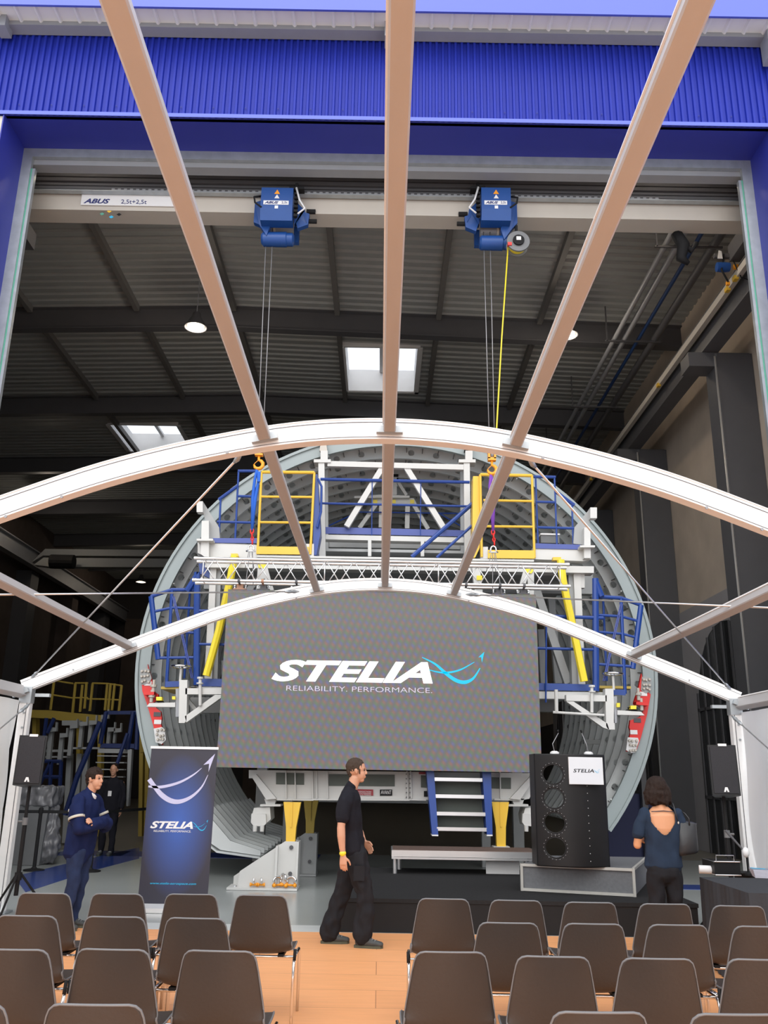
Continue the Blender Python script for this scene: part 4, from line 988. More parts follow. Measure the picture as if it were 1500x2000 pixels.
jb(640, 907, 905, 914, 14.9, 0.10, name='top_beam')
jb(747, 914, 677, 1029, 14.92, 0.10, name='diagonal'); jb(794, 915, 867, 1033, 14.92, 0.10, name='diagonal')
# centre mast further back
YM = 16.6
jpoly([(728, 973), (808, 973), (814, 984), (808, 989), (724, 987)], YM, 0.15, 'jigw', 'cross_head')
jpoly([(692, 969), (745, 966), (800, 968), (800, 972), (745, 972), (692, 973)], YM-0.1, 0.15, 'jigw', 'cross_plate')
jb(734, 987, 702, 1032, YM, 0.08, name='leg'); jb(808, 987, 836, 1034, YM, 0.08, name='leg')
jb(745, 988, 744, 1031, YM, 0.09, name='leg'); jb(796, 988, 795, 1033, YM, 0.09, name='leg')
jb(770, 934, 770, 968, YM, 0.10, name='centre_mast'); jb(776, 940, 794, 968, YM, 0.06, name='diagonal')
jpoly([(763, 926), (778, 926), (778, 934), (763, 934)], YM, 0.1, 'black', 'mast_head')
for u in (733, 769, 805): jpoly([(u-4, 976), (u+4, 976), (u+4, 983), (u-4, 983)], YM-0.012, 0.01, 'yellowb', 'tag_plate')
# railings
jt([(626, 936), (917, 942)], 14.85, 0.030, 'jigb'); jt([(626, 983), (917, 989)], 14.85, 0.022, 'jigb')
for u in (727, 822, 915): jt([(u, 938), (u-1, 1046)], 14.86, 0.009, 'jigb', 'baluster')
jt([(400, 975), (640, 985)], 16.5, 0.012, 'jigb') if False else None
jt([(927, 980), (804, 1088)], 14.55, 0.038, 'jigb', 'stair_rail'); jt([(927, 1022), (853, 1089)], 14.5, 0.025, 'jigb', 'stair_rail')
jt([(860, 1004), (930, 1045)], 16.5, 0.015, 'jigb', 'rear_rail'); jt([(640, 1028), (700, 1000), (900, 1003)], 16.5, 0.015, 'jigb', 'rear_rail')
# left and right upper railings
jt([(427, 976), (464, 949)], JY+0.05, 0.030, 'jigb'); jt([(465, 920), (500, 920)], JY+0.05, 0.028, 'jigb')
jt([(465, 969), (500, 970)], JY+0.05, 0.024, 'jigb'); jt([(424, 1019), (498, 1021)], JY+0.05, 0.024, 'jigb')
for (a, b, c, d) in ((431, 976, 427, 1058), (466, 920, 459, 1058)): jt([(a, b), (c, d)], JY+0.05, 0.018, 'jigb', 'rail_post')
jpoly([(414, 1051), (502, 1051), (502, 1061), (419, 1060)], JY-0.02, 0.02, 'jigblight', 'toe_board')
jt([(1042, 931), (1085, 932)], JY+0.05, 0.028, 'jigb'); jt([(1085, 960), (1122, 987)], JY+0.05, 0.032, 'jigb')
jt([(1046, 980), (1084, 981)], JY+0.05, 0.024, 'jigb'); jt([(1050, 1030), (1123, 1032)], JY+0.05, 0.024, 'jigb')
for (a, b, c, d) in ((1046, 932, 1051, 1068), (1083, 932, 1088, 1070), (1117, 985, 1120, 1070)): jt([(a, b), (c, d)], JY+0.05, 0.016, 'jigb', 'rail_post')
jpoly([(1045, 1061), (1134, 1064), (1129, 1073), (1046, 1071)], JY-0.02, 0.02, 'jigblight', 'toe_board')
obj('tool_box', MB().box(*[P(1056, 1040, JY+0.3).x, P(1092, 1040, JY+0.3).x, JY+0.3, JY+0.6, P(1060, 1060, JY+0.3).z, P(1060, 1045, JY+0.3).z]), 'greyplast', jig)
obj('tool_box_lid', MB().box(*[P(1055, 1040, JY+0.3).x, P(1093, 1040, JY+0.3).x, JY+0.28, JY+0.6, P(1060, 1045, JY+0.3).z, P(1060, 1042, JY+0.3).z]), 'white', jig)
# yellow gates
def gate(c, name, s):
    """c: TL TR BL BR, mid rails"""
    g = obj('gate_frame', MB(), 'yellow', jig) if False else None
    tl, tr, bl, br_, m1, m2, sq = c
    o = obj('gate_top_rail', MB().tube([P(*tl, JY-0.03), P(*tr, JY-0.03)], 0.030, 8), 'yellow', jig)
    for a, b in ((tl, bl), (tr, br_)): jt([a, b], JY-0.03, 0.022, 'yellow', 'gate_post')
    for k, m_ in enumerate((m1, m2)):
        jt(m_, JY-0.03, 0.022, 'yellow', 'gate_rail')
    jpoly(sq, JY-0.05, 0.03, 'yellow', 'gate_kick_plate')
gate(((511, 922), (614, 923), (503, 1082), (606, 1083), [(509, 970), (611, 971)], [(506, 1020), (609, 1021)], [(501, 1067), (603, 1068), (603, 1083), (501, 1082)]), 'l', -1)
gate(((938, 927), (1039, 929), (941, 1088), (1044, 1090), [(944, 977), (1041, 979)], [(944, 1028), (1043, 1029)], [(953, 1074), (1044, 1075), (1044, 1091), (953, 1090)]), 'r', 1)
jpoly([(613, 926), (620, 926), (626, 1040), (618, 1084), (611, 1084)], JY, 0.35, 'jigb', 'open_gate')
jt([(621, 935), (628, 950), (627, 1000), (619, 1030)], JY-0.05, 0.02, 'jigb', 'open_gate_rail')
jpoly([(924, 930), (937, 930), (937, 1070), (928, 1089), (922, 1089)], JY, 0.30, 'yellow', 'open_gate')
# end brackets
jpoly([(385, 979), (396, 979), (428, 1030), (430, 1060), (410, 1060), (410, 1040), (396, 1002), (385, 1000)], JY, 0.14, 'jigg', 'end_arm')
jpoly([(384, 979), (396, 979), (396, 1000), (384, 1000)], JY-0.12, 0.14, 'jigw', 'end_block')
jpoly([(394, 1017), (408, 1017), (408, 1094), (392, 1082)], JY-0.12, 0.14, 'jigw', 'end_post')
jpoly([(384, 1052), (416, 1052), (416, 1056), (384, 1056)], JY-0.2, 0.3, 'jigw', 'end_flange')
jpoly([(1165, 992), (1153, 992), (1122, 1030), (1120, 1062), (1140, 1064), (1141, 1040), (1156, 1012), (1165, 1012)], JY, 0.14, 'jigg', 'end_arm')
jpoly([(1153, 991), (1166, 991), (1166, 1012), (1153, 1012)], JY-0.12, 0.14, 'jigw', 'end_block')
jpoly([(1141, 1030), (1153, 1030), (1154, 1090), (1141, 1090)], JY-0.12, 0.14, 'jigw', 'end_post')
jpoly([(1133, 1065), (1162, 1065), (1162, 1069), (1133, 1069)], JY-0.2, 0.3, 'jigw', 'end_flange')
# yellow struts, main columns
jt([(458, 1086), (450, 1130), (428, 1230), (403, 1320)], 14.15, 0.065, 'yellowb', 'yellow_strut')
jt([(1095, 1094), (1100, 1135), (1120, 1230), (1141, 1331)], 14.15, 0.065, 'yellowb', 'yellow_strut')
jpoly([(451, 1081), (464, 1081), (466, 1087), (451, 1087)], 14.14, 0.1, 'yellow', 'strut_clamp'); jpoly([(1080, 1088), (1096, 1088), (1096, 1094), (1080, 1094)], 14.14, 0.1, 'yellow', 'strut_clamp')
jpoly([(411, 1100), (423, 1100), (413, 1345), (398, 1345)], JY+0.1, 0.12, 'jigw', 'column'); jpoly([(423, 1100), (432, 1100), (424, 1345), (413, 1345)], JY+0.15, 0.18, 'jigg', 'column')
jpoly([(1120, 1115), (1134, 1115), (1144, 1350), (1131, 1350)], JY+0.1, 0.12, 'jigw', 'column'); jpoly([(1110, 1115), (1120, 1115), (1131, 1350), (1118, 1350)], JY+0.15, 0.18, 'jigg', 'column')
jpoly([(388, 1100), (412, 1100), (411, 1130), (390, 1120)], JY+0.2, 0.1, 'jigb', 'gusset'); jpoly([(1132, 1120), (1142, 1120), (1142, 1148), (1132, 1148)], JY+0.12, 0.1, 'jigw', 'gusset')
# tapered white plates with yellow triangles
for (pts, tp) in (([(504, 1098), (520, 1098), (524, 1115), (537, 1160), (527, 1160), (516, 1128), (512, 1160), (500, 1160)], (512, 1102)),
                  ([(1026, 1103), (1043, 1103), (1043, 1165), (1033, 1165), (1030, 1130), (1020, 1165), (1008, 1165), (1021, 1120)], (1034, 1112))):
    jpoly(pts, 13.95, 0.05, 'jigw', 'tapered_plate')
    u, v = tp; jpoly([(u-7, v+7), (u-8, v-3), (u+2, v-8), (u+9, v+1), (u+4, v+8)], 13.93, 0.01, 'yellowb', 'warning_sign')
jb(928, 1100, 935, 1165, 14.2, 0.13, name='centre_post'); jpoly([(931, 1124), (942, 1124), (942, 1133), (931, 1133)], 14.12, 0.01, 'yellowb', 'warning_sign')
# diagonal legs in front, seen beside the screen
jb(1046, 1150, 1109, 1335, JY+0.4, 0.13, 'jigg', 'diagonal_leg'); jb(1076, 1170, 1090, 1335, 15.6, 0.12, 'jigg', 'rear_leg'); jb(1056, 1230, 1062, 1335, 16.2, 0.12, 'jigg', 'rear_leg')
jb(507, 1130, 480, 1160, JY+0.4, 0.1, 'jigg', 'diagonal_leg')
jb(436, 1290, 436, 1335, 15, 0.05, 'jigg', 'rear_leg')
# lower level
jpoly([(385, 1325), (440, 1326), (440, 1341), (385, 1340)], JY-0.02, 0.02, 'jigb', 'toe_board')
jpoly([(1050, 1334), (1170, 1337), (1170, 1350), (1050, 1348)], JY-0.02, 0.02, 'jigb', 'toe_board')
jpoly([(372, 1341), (1180, 1352), (1180, 1366), (372, 1356)], JY, 0.2, 'jigw', 'lower_deck_beam')
obj('lower_deck', MB().box(-2.9, 3.4, JY+0.2, 18.5, 3.0, 3.06), 'jigg', jig)
jt([(380, 1193), (440, 1194)], JY-0.05, 0.028, 'jigb'); jt([(385, 1258), (440, 1259)], JY-0.05, 0.022, 'jigb')
jt([(1050, 1203), (1178, 1207)], JY-0.05, 0.030, 'jigb'); jt([(1048, 1266), (1165, 1269)], JY-0.05, 0.024, 'jigb'); jt([(1067, 1224), (1066, 1372)], JY-0.06, 0.014, 'jigb', 'rail_post')
for side in (-1, 1):
    if side < 0:
        top = [(295, 1165), (336, 1152), (388, 1152)]; P1 = ((295, 1165), (309, 1288)); P2 = ((336, 1153), (325, 1342)); P3 = ((385, 1118), (384, 1338))
        m1 = [(303, 1194), (336, 1187), (385, 1188)]; m2 = [(311, 1285), (384, 1284)]; m3 = [(307, 1240), (333, 1234), (384, 1236)]; dg = ((337, 1165), (374, 1325)); kick = [(323, 1331), (352, 1330), (352, 1341), (323, 1342)]; br0 = (365, 1130); p4 = ((371, 1156), (360, 1325))
        V = [(350, 1328), (366, 1328), (364, 1408), (360, 1412), (349, 1412)]; Hh = [(362, 1344), (434, 1344), (434, 1356), (362, 1356)]; D = [(434, 1357), (434, 1361), (364, 1411), (361, 1399), (420, 1357)]; D2 = [(366, 1362), (384, 1383), (378, 1387), (364, 1370)]
        W = (354, 1302); arm = [(286, 1380), (292, 1373), (342, 1372), (342, 1381)]; cl = [(305, 1361), (316, 1361), (316, 1368), (305, 1368)]; cl2 = [(336, 1360), (342, 1360), (342, 1366), (336, 1366)]; slide = [(343, 1345), (349, 1345), (349, 1400), (343, 1400)]; sp = (391, 1326, 1378)
    else:
        top = [(1252, 1182), (1213, 1168), (1165, 1165)]; P1 = ((1252, 1182), (1236, 1306)); P2 = ((1213, 1169), (1221, 1355)); P3 = ((1163, 1130), (1164, 1350))
        m1 = [(1246, 1213), (1214, 1204), (1165, 1201)]; m2 = [(1236, 1302), (1165, 1297)]; m3 = [(1242, 1245), (1216, 1238), (1165, 1234)]; dg = ((1212, 1180), (1178, 1330)); kick = [(1196, 1346), (1222, 1347), (1222, 1358), (1196, 1357)]; br0 = (1175, 1140); p4 = ((1178, 1172), (1185, 1330))
        V = [(1182, 1345), (1198, 1345), (1201, 1425), (1188, 1425), (1184, 1418)]; Hh = [(1106, 1357), (1185, 1358), (1185, 1370), (1106, 1369)]; D = [(1106, 1370), (1120, 1370), (1186, 1413), (1190, 1425), (1178, 1421)]; D2 = [(1165, 1393), (1183, 1376), (1183, 1385), (1171, 1398)]
        W = (1197, 1316); arm = [(1259, 1397), (1252, 1390), (1206, 1387), (1206, 1396)]; cl = [(1232, 1378), (1243, 1378), (1243, 1385), (1232, 1385)]; cl2 = [(1205, 1373), (1211, 1373), (1211, 1381), (1205, 1381)]; slide = [(1199, 1360), (1205, 1360), (1205, 1412), (1199, 1412)]; sp = (1156, 1342, 1392)
    jt(top, JY, 0.032, 'jigb'); jt(m1, JY, 0.024, 'jigb'); jt(m2, JY, 0.024, 'jigb'); jt(m3, JY, 0.022, 'jigb')
    jt(P1, JY, 0.045, 'jigb', 'cage_post'); jt(P2, JY, 0.028, 'jigb', 'cage_post'); jt(p4, JY+0.2, 0.02, 'jigb', 'cage_post')
    jt([(br0[0], br0[1]+25), (P3[0][0]-8*side*-1*0, P3[0][1]+6), P3[0], P3[1]], JY-0.04, 0.055, 'jigb', 'main_post')
    jt(dg, JY-0.03, 0.010, 'jigblight', 'stay'); jt([(a+3, b) for a, b in dg], JY-0.03, 0.010, 'jigblight', 'stay')
    jpoly(kick, JY-0.03, 0.03, 'jigb', 'toe_board')
    obj('side_deck', MB().box(*sorted((P(top[0][0]+side*-20, 1335, JY).x, P(P3[0][0], 1335, JY).x)), JY, 15.2, P(top[0][0], 1343, JY).z-0.02, P(top[0][0], 1343, JY).z+0.02), 'yellow_shaded', jig)
    Yb = JY-0.25
    bk = thing('support_bracket', 'white triangular bracket with hand wheel holding the red fitting, %s side' % ('left' if side < 0 else 'right'), 'bracket', P(*V[0], Yb), 'white brackets with hand wheels')
    jpoly(V, Yb, 0.16, 'jigw', 'upright', bk); jpoly(Hh, Yb, 0.14, 'jigw', 'top_arm', bk); jpoly(D, Yb, 0.12, 'jigw', 'brace', bk); jpoly(D2, Yb+0.3, 0.1, 'jigw', 'rear_brace', bk)
    jpoly([(V[0][0], 1350), (V[1][0], 1350), (V[2][0]-4*side, 1410), (V[3][0], 1410)], Yb+0.3, 0.12, 'jigg', 'rear_upright', bk)
    jpoly(arm, Yb-0.02, 0.14, 'jigw', 'reach_arm', bk); jpoly(cl, Yb-0.05, 0.1, 'yellowb', 'clamp', bk); jpoly(cl2, Yb-0.05, 0.1, 'yellowb', 'clamp', bk); jpoly(slide, Yb, 0.1, 'greysteel', 'slide_rail', bk)
    jpoly([(a-3, b+3) if i < 2 else (a+3, b+5) for i, (a, b) in enumerate(cl)], Yb+0.0, 0.12, 'black', 'clamp_block', bk)
    w = P(*W, Yb+0.05)
    ring = [(w.x+0.15*math.cos(2*PI*i/20), w.y+0.15*math.sin(2*PI*i/20), w.z) for i in range(21)]
    wh = obj('hand_wheel', MB().tube(ring, 0.018, 8, cap=False), 'chrome', bk, smooth=True)
    obj('spoke', MB().tube([(w.x-0.15, w.y, w.z), (w.x+0.15, w.y, w.z)], 0.012, 6).tube([(w.x, w.y-0.15, w.z), (w.x, w.y+0.15, w.z)], 0.012, 6).lathe(w, [(0.035, -0.03), (0.03, 0.03)], 10), 'chrome', wh)
    obj('spindle', MB().tube([w, (w.x, w.y, P(W[0], V[0][1]+2, Yb).z)], 0.02, 8), 'jigw', bk)
    a_ = P(sp[0], sp[1], Yb-0.03); b_ = P(sp[0], sp[2], Yb-0.03)
    obj('jack_screw', MB().tube([a_, b_], 0.026, 8).lathe(a_, [(0.05, 0.0), (0.05, 0.03)], 10).lathe((a_.x, a_.y, a_.z-0.08), [(0.055, 0.0), (0.055, 0.02)], 10), 'jigw', bk)
jt([(1086, 1347), (1087, 1390)], JY-0.3, 0.03, 'jigw', 'jack_screw'); jt([(1080, 1391), (1180, 1397)], JY-0.3, 0.02, 'jigw', 'tie_bar')
jpoly([(1052, 1360), (1090, 1361), (1090, 1390), (1052, 1389)], 15.2, 0.2, 'jigg', 'rear_beam'); jpoly([(372, 1362), (440, 1362), (440, 1392), (372, 1392)], 15.4, 0.2, 'jigg', 'rear_beam')
# chassis under the screen
YB2 = 14.0
jpoly([(486, 1504), (1050, 1510), (1050, 1520), (1034, 1560), (1018, 1563), (528, 1560), (500, 1520), (486, 1520)], YB2, 0.3, 'jigw', 'chassis_beam')
for (u0, u1, v0, v1) in ((539, 594, 1509, 1532), (642, 771, 1512, 1535), (822, 836, 1514, 1538), (960, 998, 1518, 1540)):
    jpoly([(u0, v0), (u1, v0+1), (u1, v1+1), (u0, v1)], YB2-0.01, 0.02, 'opening', 'beam_opening')
for (u0, u1) in ((540, 612), (612, 800), (800, 832), (965, 1018)):
    jpoly([(u0, 1560), (u1, 1561), (u1, 1564), (u0, 1563)], YB2-0.06, 0.42, 'jigw', 'bottom_flange')
for u in (558, 576, 610, 618, 639, 795, 802, 977): jpoly([(u-1, 1506), (u+1, 1506), (u+2, 1561), (u, 1561)], YB2-0.06, 0.08, 'jigw', 'stiffener')
for j in range(6):
    for u in (794, 801):
        p = P(u, 1512+j*9, YB2-0.03); obj('bolt', MB().lathe(p, [(0.012, -0.03), (0.012, 0.02)], 6, 'y'), 'darksteel', jig)
sg = jpoly([(688, 1541), (729, 1542), (729, 1554), (688, 1553)], YB2-0.02, 0.01, 'redsign', 'warning_sign')
for j in range(3):
    a_ = P(695, 1547+j*3.2, YB2-0.02); b_ = P(725, 1547+j*3.2, YB2-0.02)
    obj('lettering', text_mb(('INTERDICTION DE', 'CIRCULER SOUS LA', 'CHARGE'), b_.x-a_.x, 0.016).xf(plane_xf((a_.x, YB2-0.024, a_.z))) if False else text_mb(['INTERDICTION', 'DE STATIONNER', 'SOUS LA CHARGE'][j], b_.x-a_.x, 0.016).xf(plane_xf((a_.x, YB2-0.024, a_.z))), 'white', sg)
sg = jpoly([(742, 1542), (766, 1542), (766, 1554), (742, 1554)], YB2-0.02, 0.01, 'black', 'name_sign')
a_, b_ = P(744, 1551, YB2-0.02), P(764, 1551, YB2-0.02)
obj('lettering', text_mb('AVANT', b_.x-a_.x, 0.055).xf(plane_xf((a_.x, YB2-0.024, a_.z))), 'white', sg)
jpoly([(818, 1508), (836, 1508), (836, 1512), (818, 1512)], YB2-0.02, 0.01, 'redsign', 'warning_sign'); jpoly([(828, 1545), (836, 1545), (836, 1556), (828, 1556)], YB2-0.02, 0.01, 'black', 'name_sign')
for (ua, ub, d) in ((528, 505, -1), (1012, 1035, 1)):
    jpoly([(490 if d < 0 else 1048, 1515), (500 if d < 0 else 1040, 1512), (540 if d < 0 else 996, 1560), (520 if d < 0 else 1016, 1562)], YB2-0.1, 0.15, 'jigw', 'corner_arm')
    jpoly([(ua-12, 1560), (ua+12, 1560), (ua+8, 1572), (ua-8, 1572)], YB2, 0.15, 'jigw', 'pivot')
    jpoly([(ua-20, 1571), (ua+20, 1571), (ua+20, 1575), (ua-20, 1575)], YB2-0.1, 0.35, 'jigw', 'pivot_plate')
    jpoly([(ub-13, 1592), (ub-9, 1578), (ub+22 if d < 0 else ub+12, 1576), (ub+24 if d < 0 else ub+13, 1600), (ub+10, 1613), (ub-10, 1612)], YB2-0.05, 0.5, 'jigw', 'roller_housing')
    jpoly([(ub-14, 1589), (ub+14, 1590), (ub+15, 1608), (ub+9, 1614), (ub-10, 1613), (ub-15, 1606)], YB2-0.12, 0.08, 'jigw', 'roller_plate')
    for k in (-7, 7):
        p = P(ub+k, 1617, YB2-0.1); obj('roller', MB().lathe(p, [(0.03, -0.05), (0.035, 0.04)], 10), 'jigw', jig)
# two more deck columns in the depth
for x in (-2.3, 2.7):
    obj('rear_column', MB().box(x-0.1, x+0.1, 17.8, 18.0, 0.0, 5.0), 'jigg', jig)
    obj('floor_leg', MB().box(x*0.75-0.08, x*0.75+0.08, 17.4, 17.55, 0.0, 1.3), 'jigg', jig)
obj('rear_chassis', MB().box(-2.2, 2.5, 17.7, 18.1, 1.1, 1.45), 'jigg', jig)
# yellow legs on white feet
def foot_leg(u0, Y, dark, label, tri=True, flip=1):
    sx = u0
    q = P(u0, 1648, Y)
    t = thing('support_stand', label, 'support stand', (q.x, Y, 0), 'yellow support stands')
    m_ = 'yellow' if not dark else 'yellow_shaded'; w_ = 'jigw' if not dark else 'jigg'  # stand in shade: darker yellow and grey replace the lit colours
    zt_ = P(u0, 1563, YB2).z-0.02
    x = q.x
    obj('column', MB().prism([(x-0.13, Y, zt_), (x+0.13, Y, zt_), (x+0.075, Y, zt_-0.35), (x+0.065, Y, 0.62), (x-0.065, Y, 0.62), (x-0.075, Y, zt_-0.35)], (0, 0.14, 0)).prism([(x-0.01, Y-0.02, zt_), (x+0.01, Y-0.02, zt_), (x+0.01, Y-0.02, zt_-0.35), (x-0.01, Y-0.02, zt_-0.35)], (0, 0.03, 0)), m_, t)
    if tri:
        obj('side_plate', MB().prism([(x+0.10, Y-0.02, 0.03), (x+0.12, Y-0.02, 0.66), (x-0.08, Y-0.02, 0.66), (x-0.72, Y-0.02, 0.24), (x-0.74, Y-0.02, 0.03)], (0, 0.03, 0)).prism([(x+0.10, Y+0.28, 0.03), (x+0.12, Y+0.28, 0.66), (x-0.08, Y+0.28, 0.66), (x-0.85, Y+0.28, 0.14), (x-0.85, Y+0.28, 0.03)], (0, 0.03, 0)), w_, t)
        obj('web', MB().box(x-0.20, x-0.17, Y-0.10, Y+0.28, 0.03, 0.60).box(x+0.10, x+0.13, Y-0.05, Y+0.3, 0.03, 0.66), w_, t)
        obj('base_plate', MB().box(x-0.88, x+0.14, Y-0.14, Y+0.32, 0.0, 0.03), w_, t)
        for (dx, zz) in ((0.02, 0.58), (0.02, 0.22)): obj('bolt', MB().lathe((x+dx, Y-0.02, zz), [(0.03, -0.03), (0.03, 0.0)], 8, 'y'), 'darksteel', t)
        obj('base_bolt', MB().lathe((x-0.76, Y-0.06, 0.03), [(0.03, 0), (0.03, 0.025)], 8), 'chrome', t)
    else:
        obj('foot', MB().box(x-0.12, x+0.12, Y-0.05, Y+0.2, 0.0, 0.64), w_, t)
    return t
foot_leg(567, 13.75, False, 'yellow support leg on its white triangular foot, left of the walking man')
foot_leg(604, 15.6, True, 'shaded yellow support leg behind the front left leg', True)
foot_leg(979, 13.75, False, 'yellow support leg to the right of the blue stairs', False)
# shackles lying on the left foot plate
bx = P(567, 1648, 13.75).x
for k, (dx, dy, rz_, lb) in enumerate(((-0.50, -0.075, 0, 'leftmost orange pinned shackle lying on the white foot'), (-0.39, -0.075, 0.2, 'second orange pinned shackle lying on the white foot'), (-0.15, -0.085, 0.9, 'big steel shackle with orange pin, left one of the heap'), (-0.06, -0.09, 2.1, 'big steel shackle with orange pin, upper one of the heap'), (0.04, -0.08, -0.5, 'big steel shackle with orange pin, right one of the heap'))):
    c = Vector((bx+dx, 13.75+dy, 0.035)); r_ = 0.045 if k < 2 else 0.075
    t = thing('lifting_shackle', lb, 'shackle', c, 'shackles on the white foot')
    mz = Matrix.Rotation(rz_, 4, 'Z')
    if k < 2: pts = [Vector((0.0, r_*math.cos(a)*0.5, 0.03+r_+r_*math.sin(a))) for a in [math.radians(d) for d in range(-40, 225, 20)]]
    else: pts = [Vector((r_*math.cos(a), 0.01, 0.05+(0.04 if k == 3 else 0)+r_*(1+math.sin(a))*0.65)) for a in [math.radians(d) for d in range(-40, 225, 20)]]
    obj('bow', MB().tube([c+mz @ p for p in pts], 0.013 if k < 2 else 0.017, 8), 'chrome', t, smooth=True)
    a_ = c+mz @ Vector((-r_*1.2, 0, 0.035)); b_ = c+mz @ Vector((r_*1.2, 0, 0.035))
    obj('pin', MB().tube([a_, a_*0.8+b_*0.2, a_*0.79+b_*0.21, a_*0.2+b_*0.8, a_*0.19+b_*0.81, b_], [0.026, 0.026, 0.015, 0.015, 0.026, 0.026], 8), 'orange', t, smooth=True)

# blue stairs
t = thing('steel_stairs', 'blue sided steel stairs with pale treads coming down below the screen', 'stairs', P(900, 1630, 13.85))
jst = [(835, 1505, 845, 1630), (946, 1505, 961, 1630)]
for (ut0, ut1, ub0, ub1) in ((832, 847, 844, 856), (941, 959, 951, 962)):
    obj('stringer', MB().prism([P(ut0, 1495, 13.62), P(ut1, 1495, 13.62), P(ub1, 1630, 13.56), P(ub0, 1630, 13.56)], (0, 0.34, 0)), 'jigb', t)
    e0, e1 = P(ub0, 1630, 13.56), P(ub1, 1630, 13.56)
    obj('stringer_foot', MB().box(e0.x, e1.x, 13.56, 13.88, e0.z-0.02, e0.z-0.001), 'white', t)
for k, v in enumerate((1519, 1552, 1586, 1616)):
    Yt = (13.62, 13.60, 13.585, 13.57)[k]
    a_, b_ = P(846+k*2.4, v, Yt), P((942, 945, 948, 951)[k], v+2, Yt)
    obj('tread', MB().box(a_.x, b_.x, Yt+0.01, Yt+0.28, a_.z-0.05, a_.z-0.005), 'greysteel', t)
    obj('tread_nosing', MB().box(a_.x, b_.x, Yt-0.005, Yt+0.03, a_.z-0.045, a_.z+0.005), 'alu', t)
    if k < 3: obj('riser_mesh', MB().box(a_.x, b_.x, Yt+0.285, Yt+0.295, a_.z-0.27, a_.z), 'opening', t)
# ================================================================ STAGE
struct_y = 10.35
sx = (P(652, 1815, 10.3).x, PZ(1352, 1700, 0.34).x)
sx = (-0.50, 3.50)
t = thing('stage', 'low black carpeted stage behind the right block of chairs', 'stage', ((sx[0]+sx[1])/2, 12, 0))
obj('deck', MB().box(sx[0], sx[1], 10.30, 13.55, 0.30, 0.34), 'carpet', t)
obj('skirt', MB().box(sx[0]+0.01, sx[1]-0.01, 10.31, 13.54, 0.0, 0.30), 'black', t)
# riser platform
a_, b_ = P(765, 1661, 12.75), P(1046, 1668, 12.75)
t = thing('stage_riser', 'small brown topped aluminium riser on the stage below the blue stairs', 'riser', ((a_.x+b_.x)/2, 13.1, 0.34))
x0, x1 = a_.x, b_.x+0.05; zt_ = a_.z
obj('top_board', MB().box(x0+0.02, x1-0.02, 12.77, 13.45, zt_-0.005, zt_+0.012), mat('brown_plywood', (0.10, 0.062, 0.048), 0.75, 0, 0.15, 8), t)
obj('frame', MB().box(x0, x1, 12.74, 12.77, zt_-0.075, zt_+0.005).box(x0, x1, 12.72, 12.77, zt_-0.105, zt_-0.08).box(x0, x0+0.03, 12.77, 13.45, zt_-0.1, zt_+0.005).box(x1-0.03, x1, 12.77, 13.45, zt_-0.1, zt_+0.005), 'alu', t)
for (x, y) in ((x0+0.05, 12.82), (x0+0.12, 13.35), (x1-0.1, 12.82), (x1-0.1, 13.35)):
    obj('leg', MB().tube([(x, y, 0.34), (x, y, zt_-0.08)], 0.028, 10), 'alu', t, smooth='auto')
obj('lower_panel', MB().box(P(950, 1680, 12.9).x, P(1015, 1680, 12.9).x, 12.95, 12.98, 0.341, zt_-0.11), 'white', t)
# lectern riser
c0, c1, c2, c3 = PZ(1018, 1687, 0.64), PZ(1236, 1697, 0.64), PZ(1243, 1668, 0.64), PZ(1056, 1661, 0.64)
c2.y = min(c2.y, 12.35); c3.y = min(c3.y, 12.35)
t = thing('flight_case_riser', 'grey felt covered box with pale aluminium edges under the black lectern', 'riser box', ((c0.x+c1.x)/2, 11.2, 0.342))
ins = 0.015
obj('body', MB().prism([c0, c1, c2, c3], (0, 0, -0.296)), 'greyfelt', t)
ed = [((c0.x, c0.y-0.01, 0.63), (c1.x, c1.y-0.01, 0.63)), ((c0.x, c0.y-0.01, 0.36), (c1.x, c1.y-0.01, 0.36)), ((c0.x, c0.y-0.01, 0.343), (c0.x, c0.y-0.01, 0.645)), ((c1.x, c1.y-0.01, 0.343), (c1.x, c1.y-0.01, 0.645)), ((c1.x+0.003, c1.y, 0.635), (c2.x+0.003, c2.y, 0.635))]
for a_, b_ in ed: obj('edge_profile', MB().beam(a_, b_, 0.030, 0.030), 'caseedge', t)
# lectern: curved front shell with four round openings
lec = thing('lectern', 'tall black curved lectern with four riveted round holes and a white monitor', 'lectern', (2.56, 11.0, 0.645))
LX0, LX1, LZ0, LZ1, LYF, BUL = P(1055, 1690, 10.72).x, P(1199, 1695, 10.72).x, 0.645, 1.905, 10.74, 0.16
def lecp(s, z, off=0.0):
    """s in 0..1 across"""
    x = LX0+(LX1-LX0)*s; y = LYF+BUL*(2*s-1)**2+off
    return Vector((x, y, z))
holes = [(0.235, LZ1-0.235-k*0.272, 0.112) for k in range(4)]
HX = LX1-LX0
mb = MB(); NX, NZ = 56, 80
def warp(s, z):
    """pull grid points that fall near a hole edge onto it"""
    for (hs, hz, hr) in holes:
        dx, dz_ = (s-hs)*HX, z-hz; d = math.hypot(dx, dz_)
        if d < 1e-6: return s, z, True
        if d < hr*0.93: return s, z, True
        if d < hr*1.10: return hs+dx/d*hr/HX, hz+dz_/d*hr, False
    return s, z, False
gd = {}
for i in range(NX+1):
    for k in range(NZ+1):
        s_ = i/NX; z = LZ0+(LZ1-LZ0)*k/NZ
        zz = z
        # rounded upper corners
        s2, z2, inside = warp(s_, zz); gd[(i, k)] = (s2, z2, inside)
idx = {}; vs = []
for key, (s_, z, ins_) in gd.items():
    if not ins_: idx[key] = len(vs); vs.append(lecp(s_, z))
fs = []
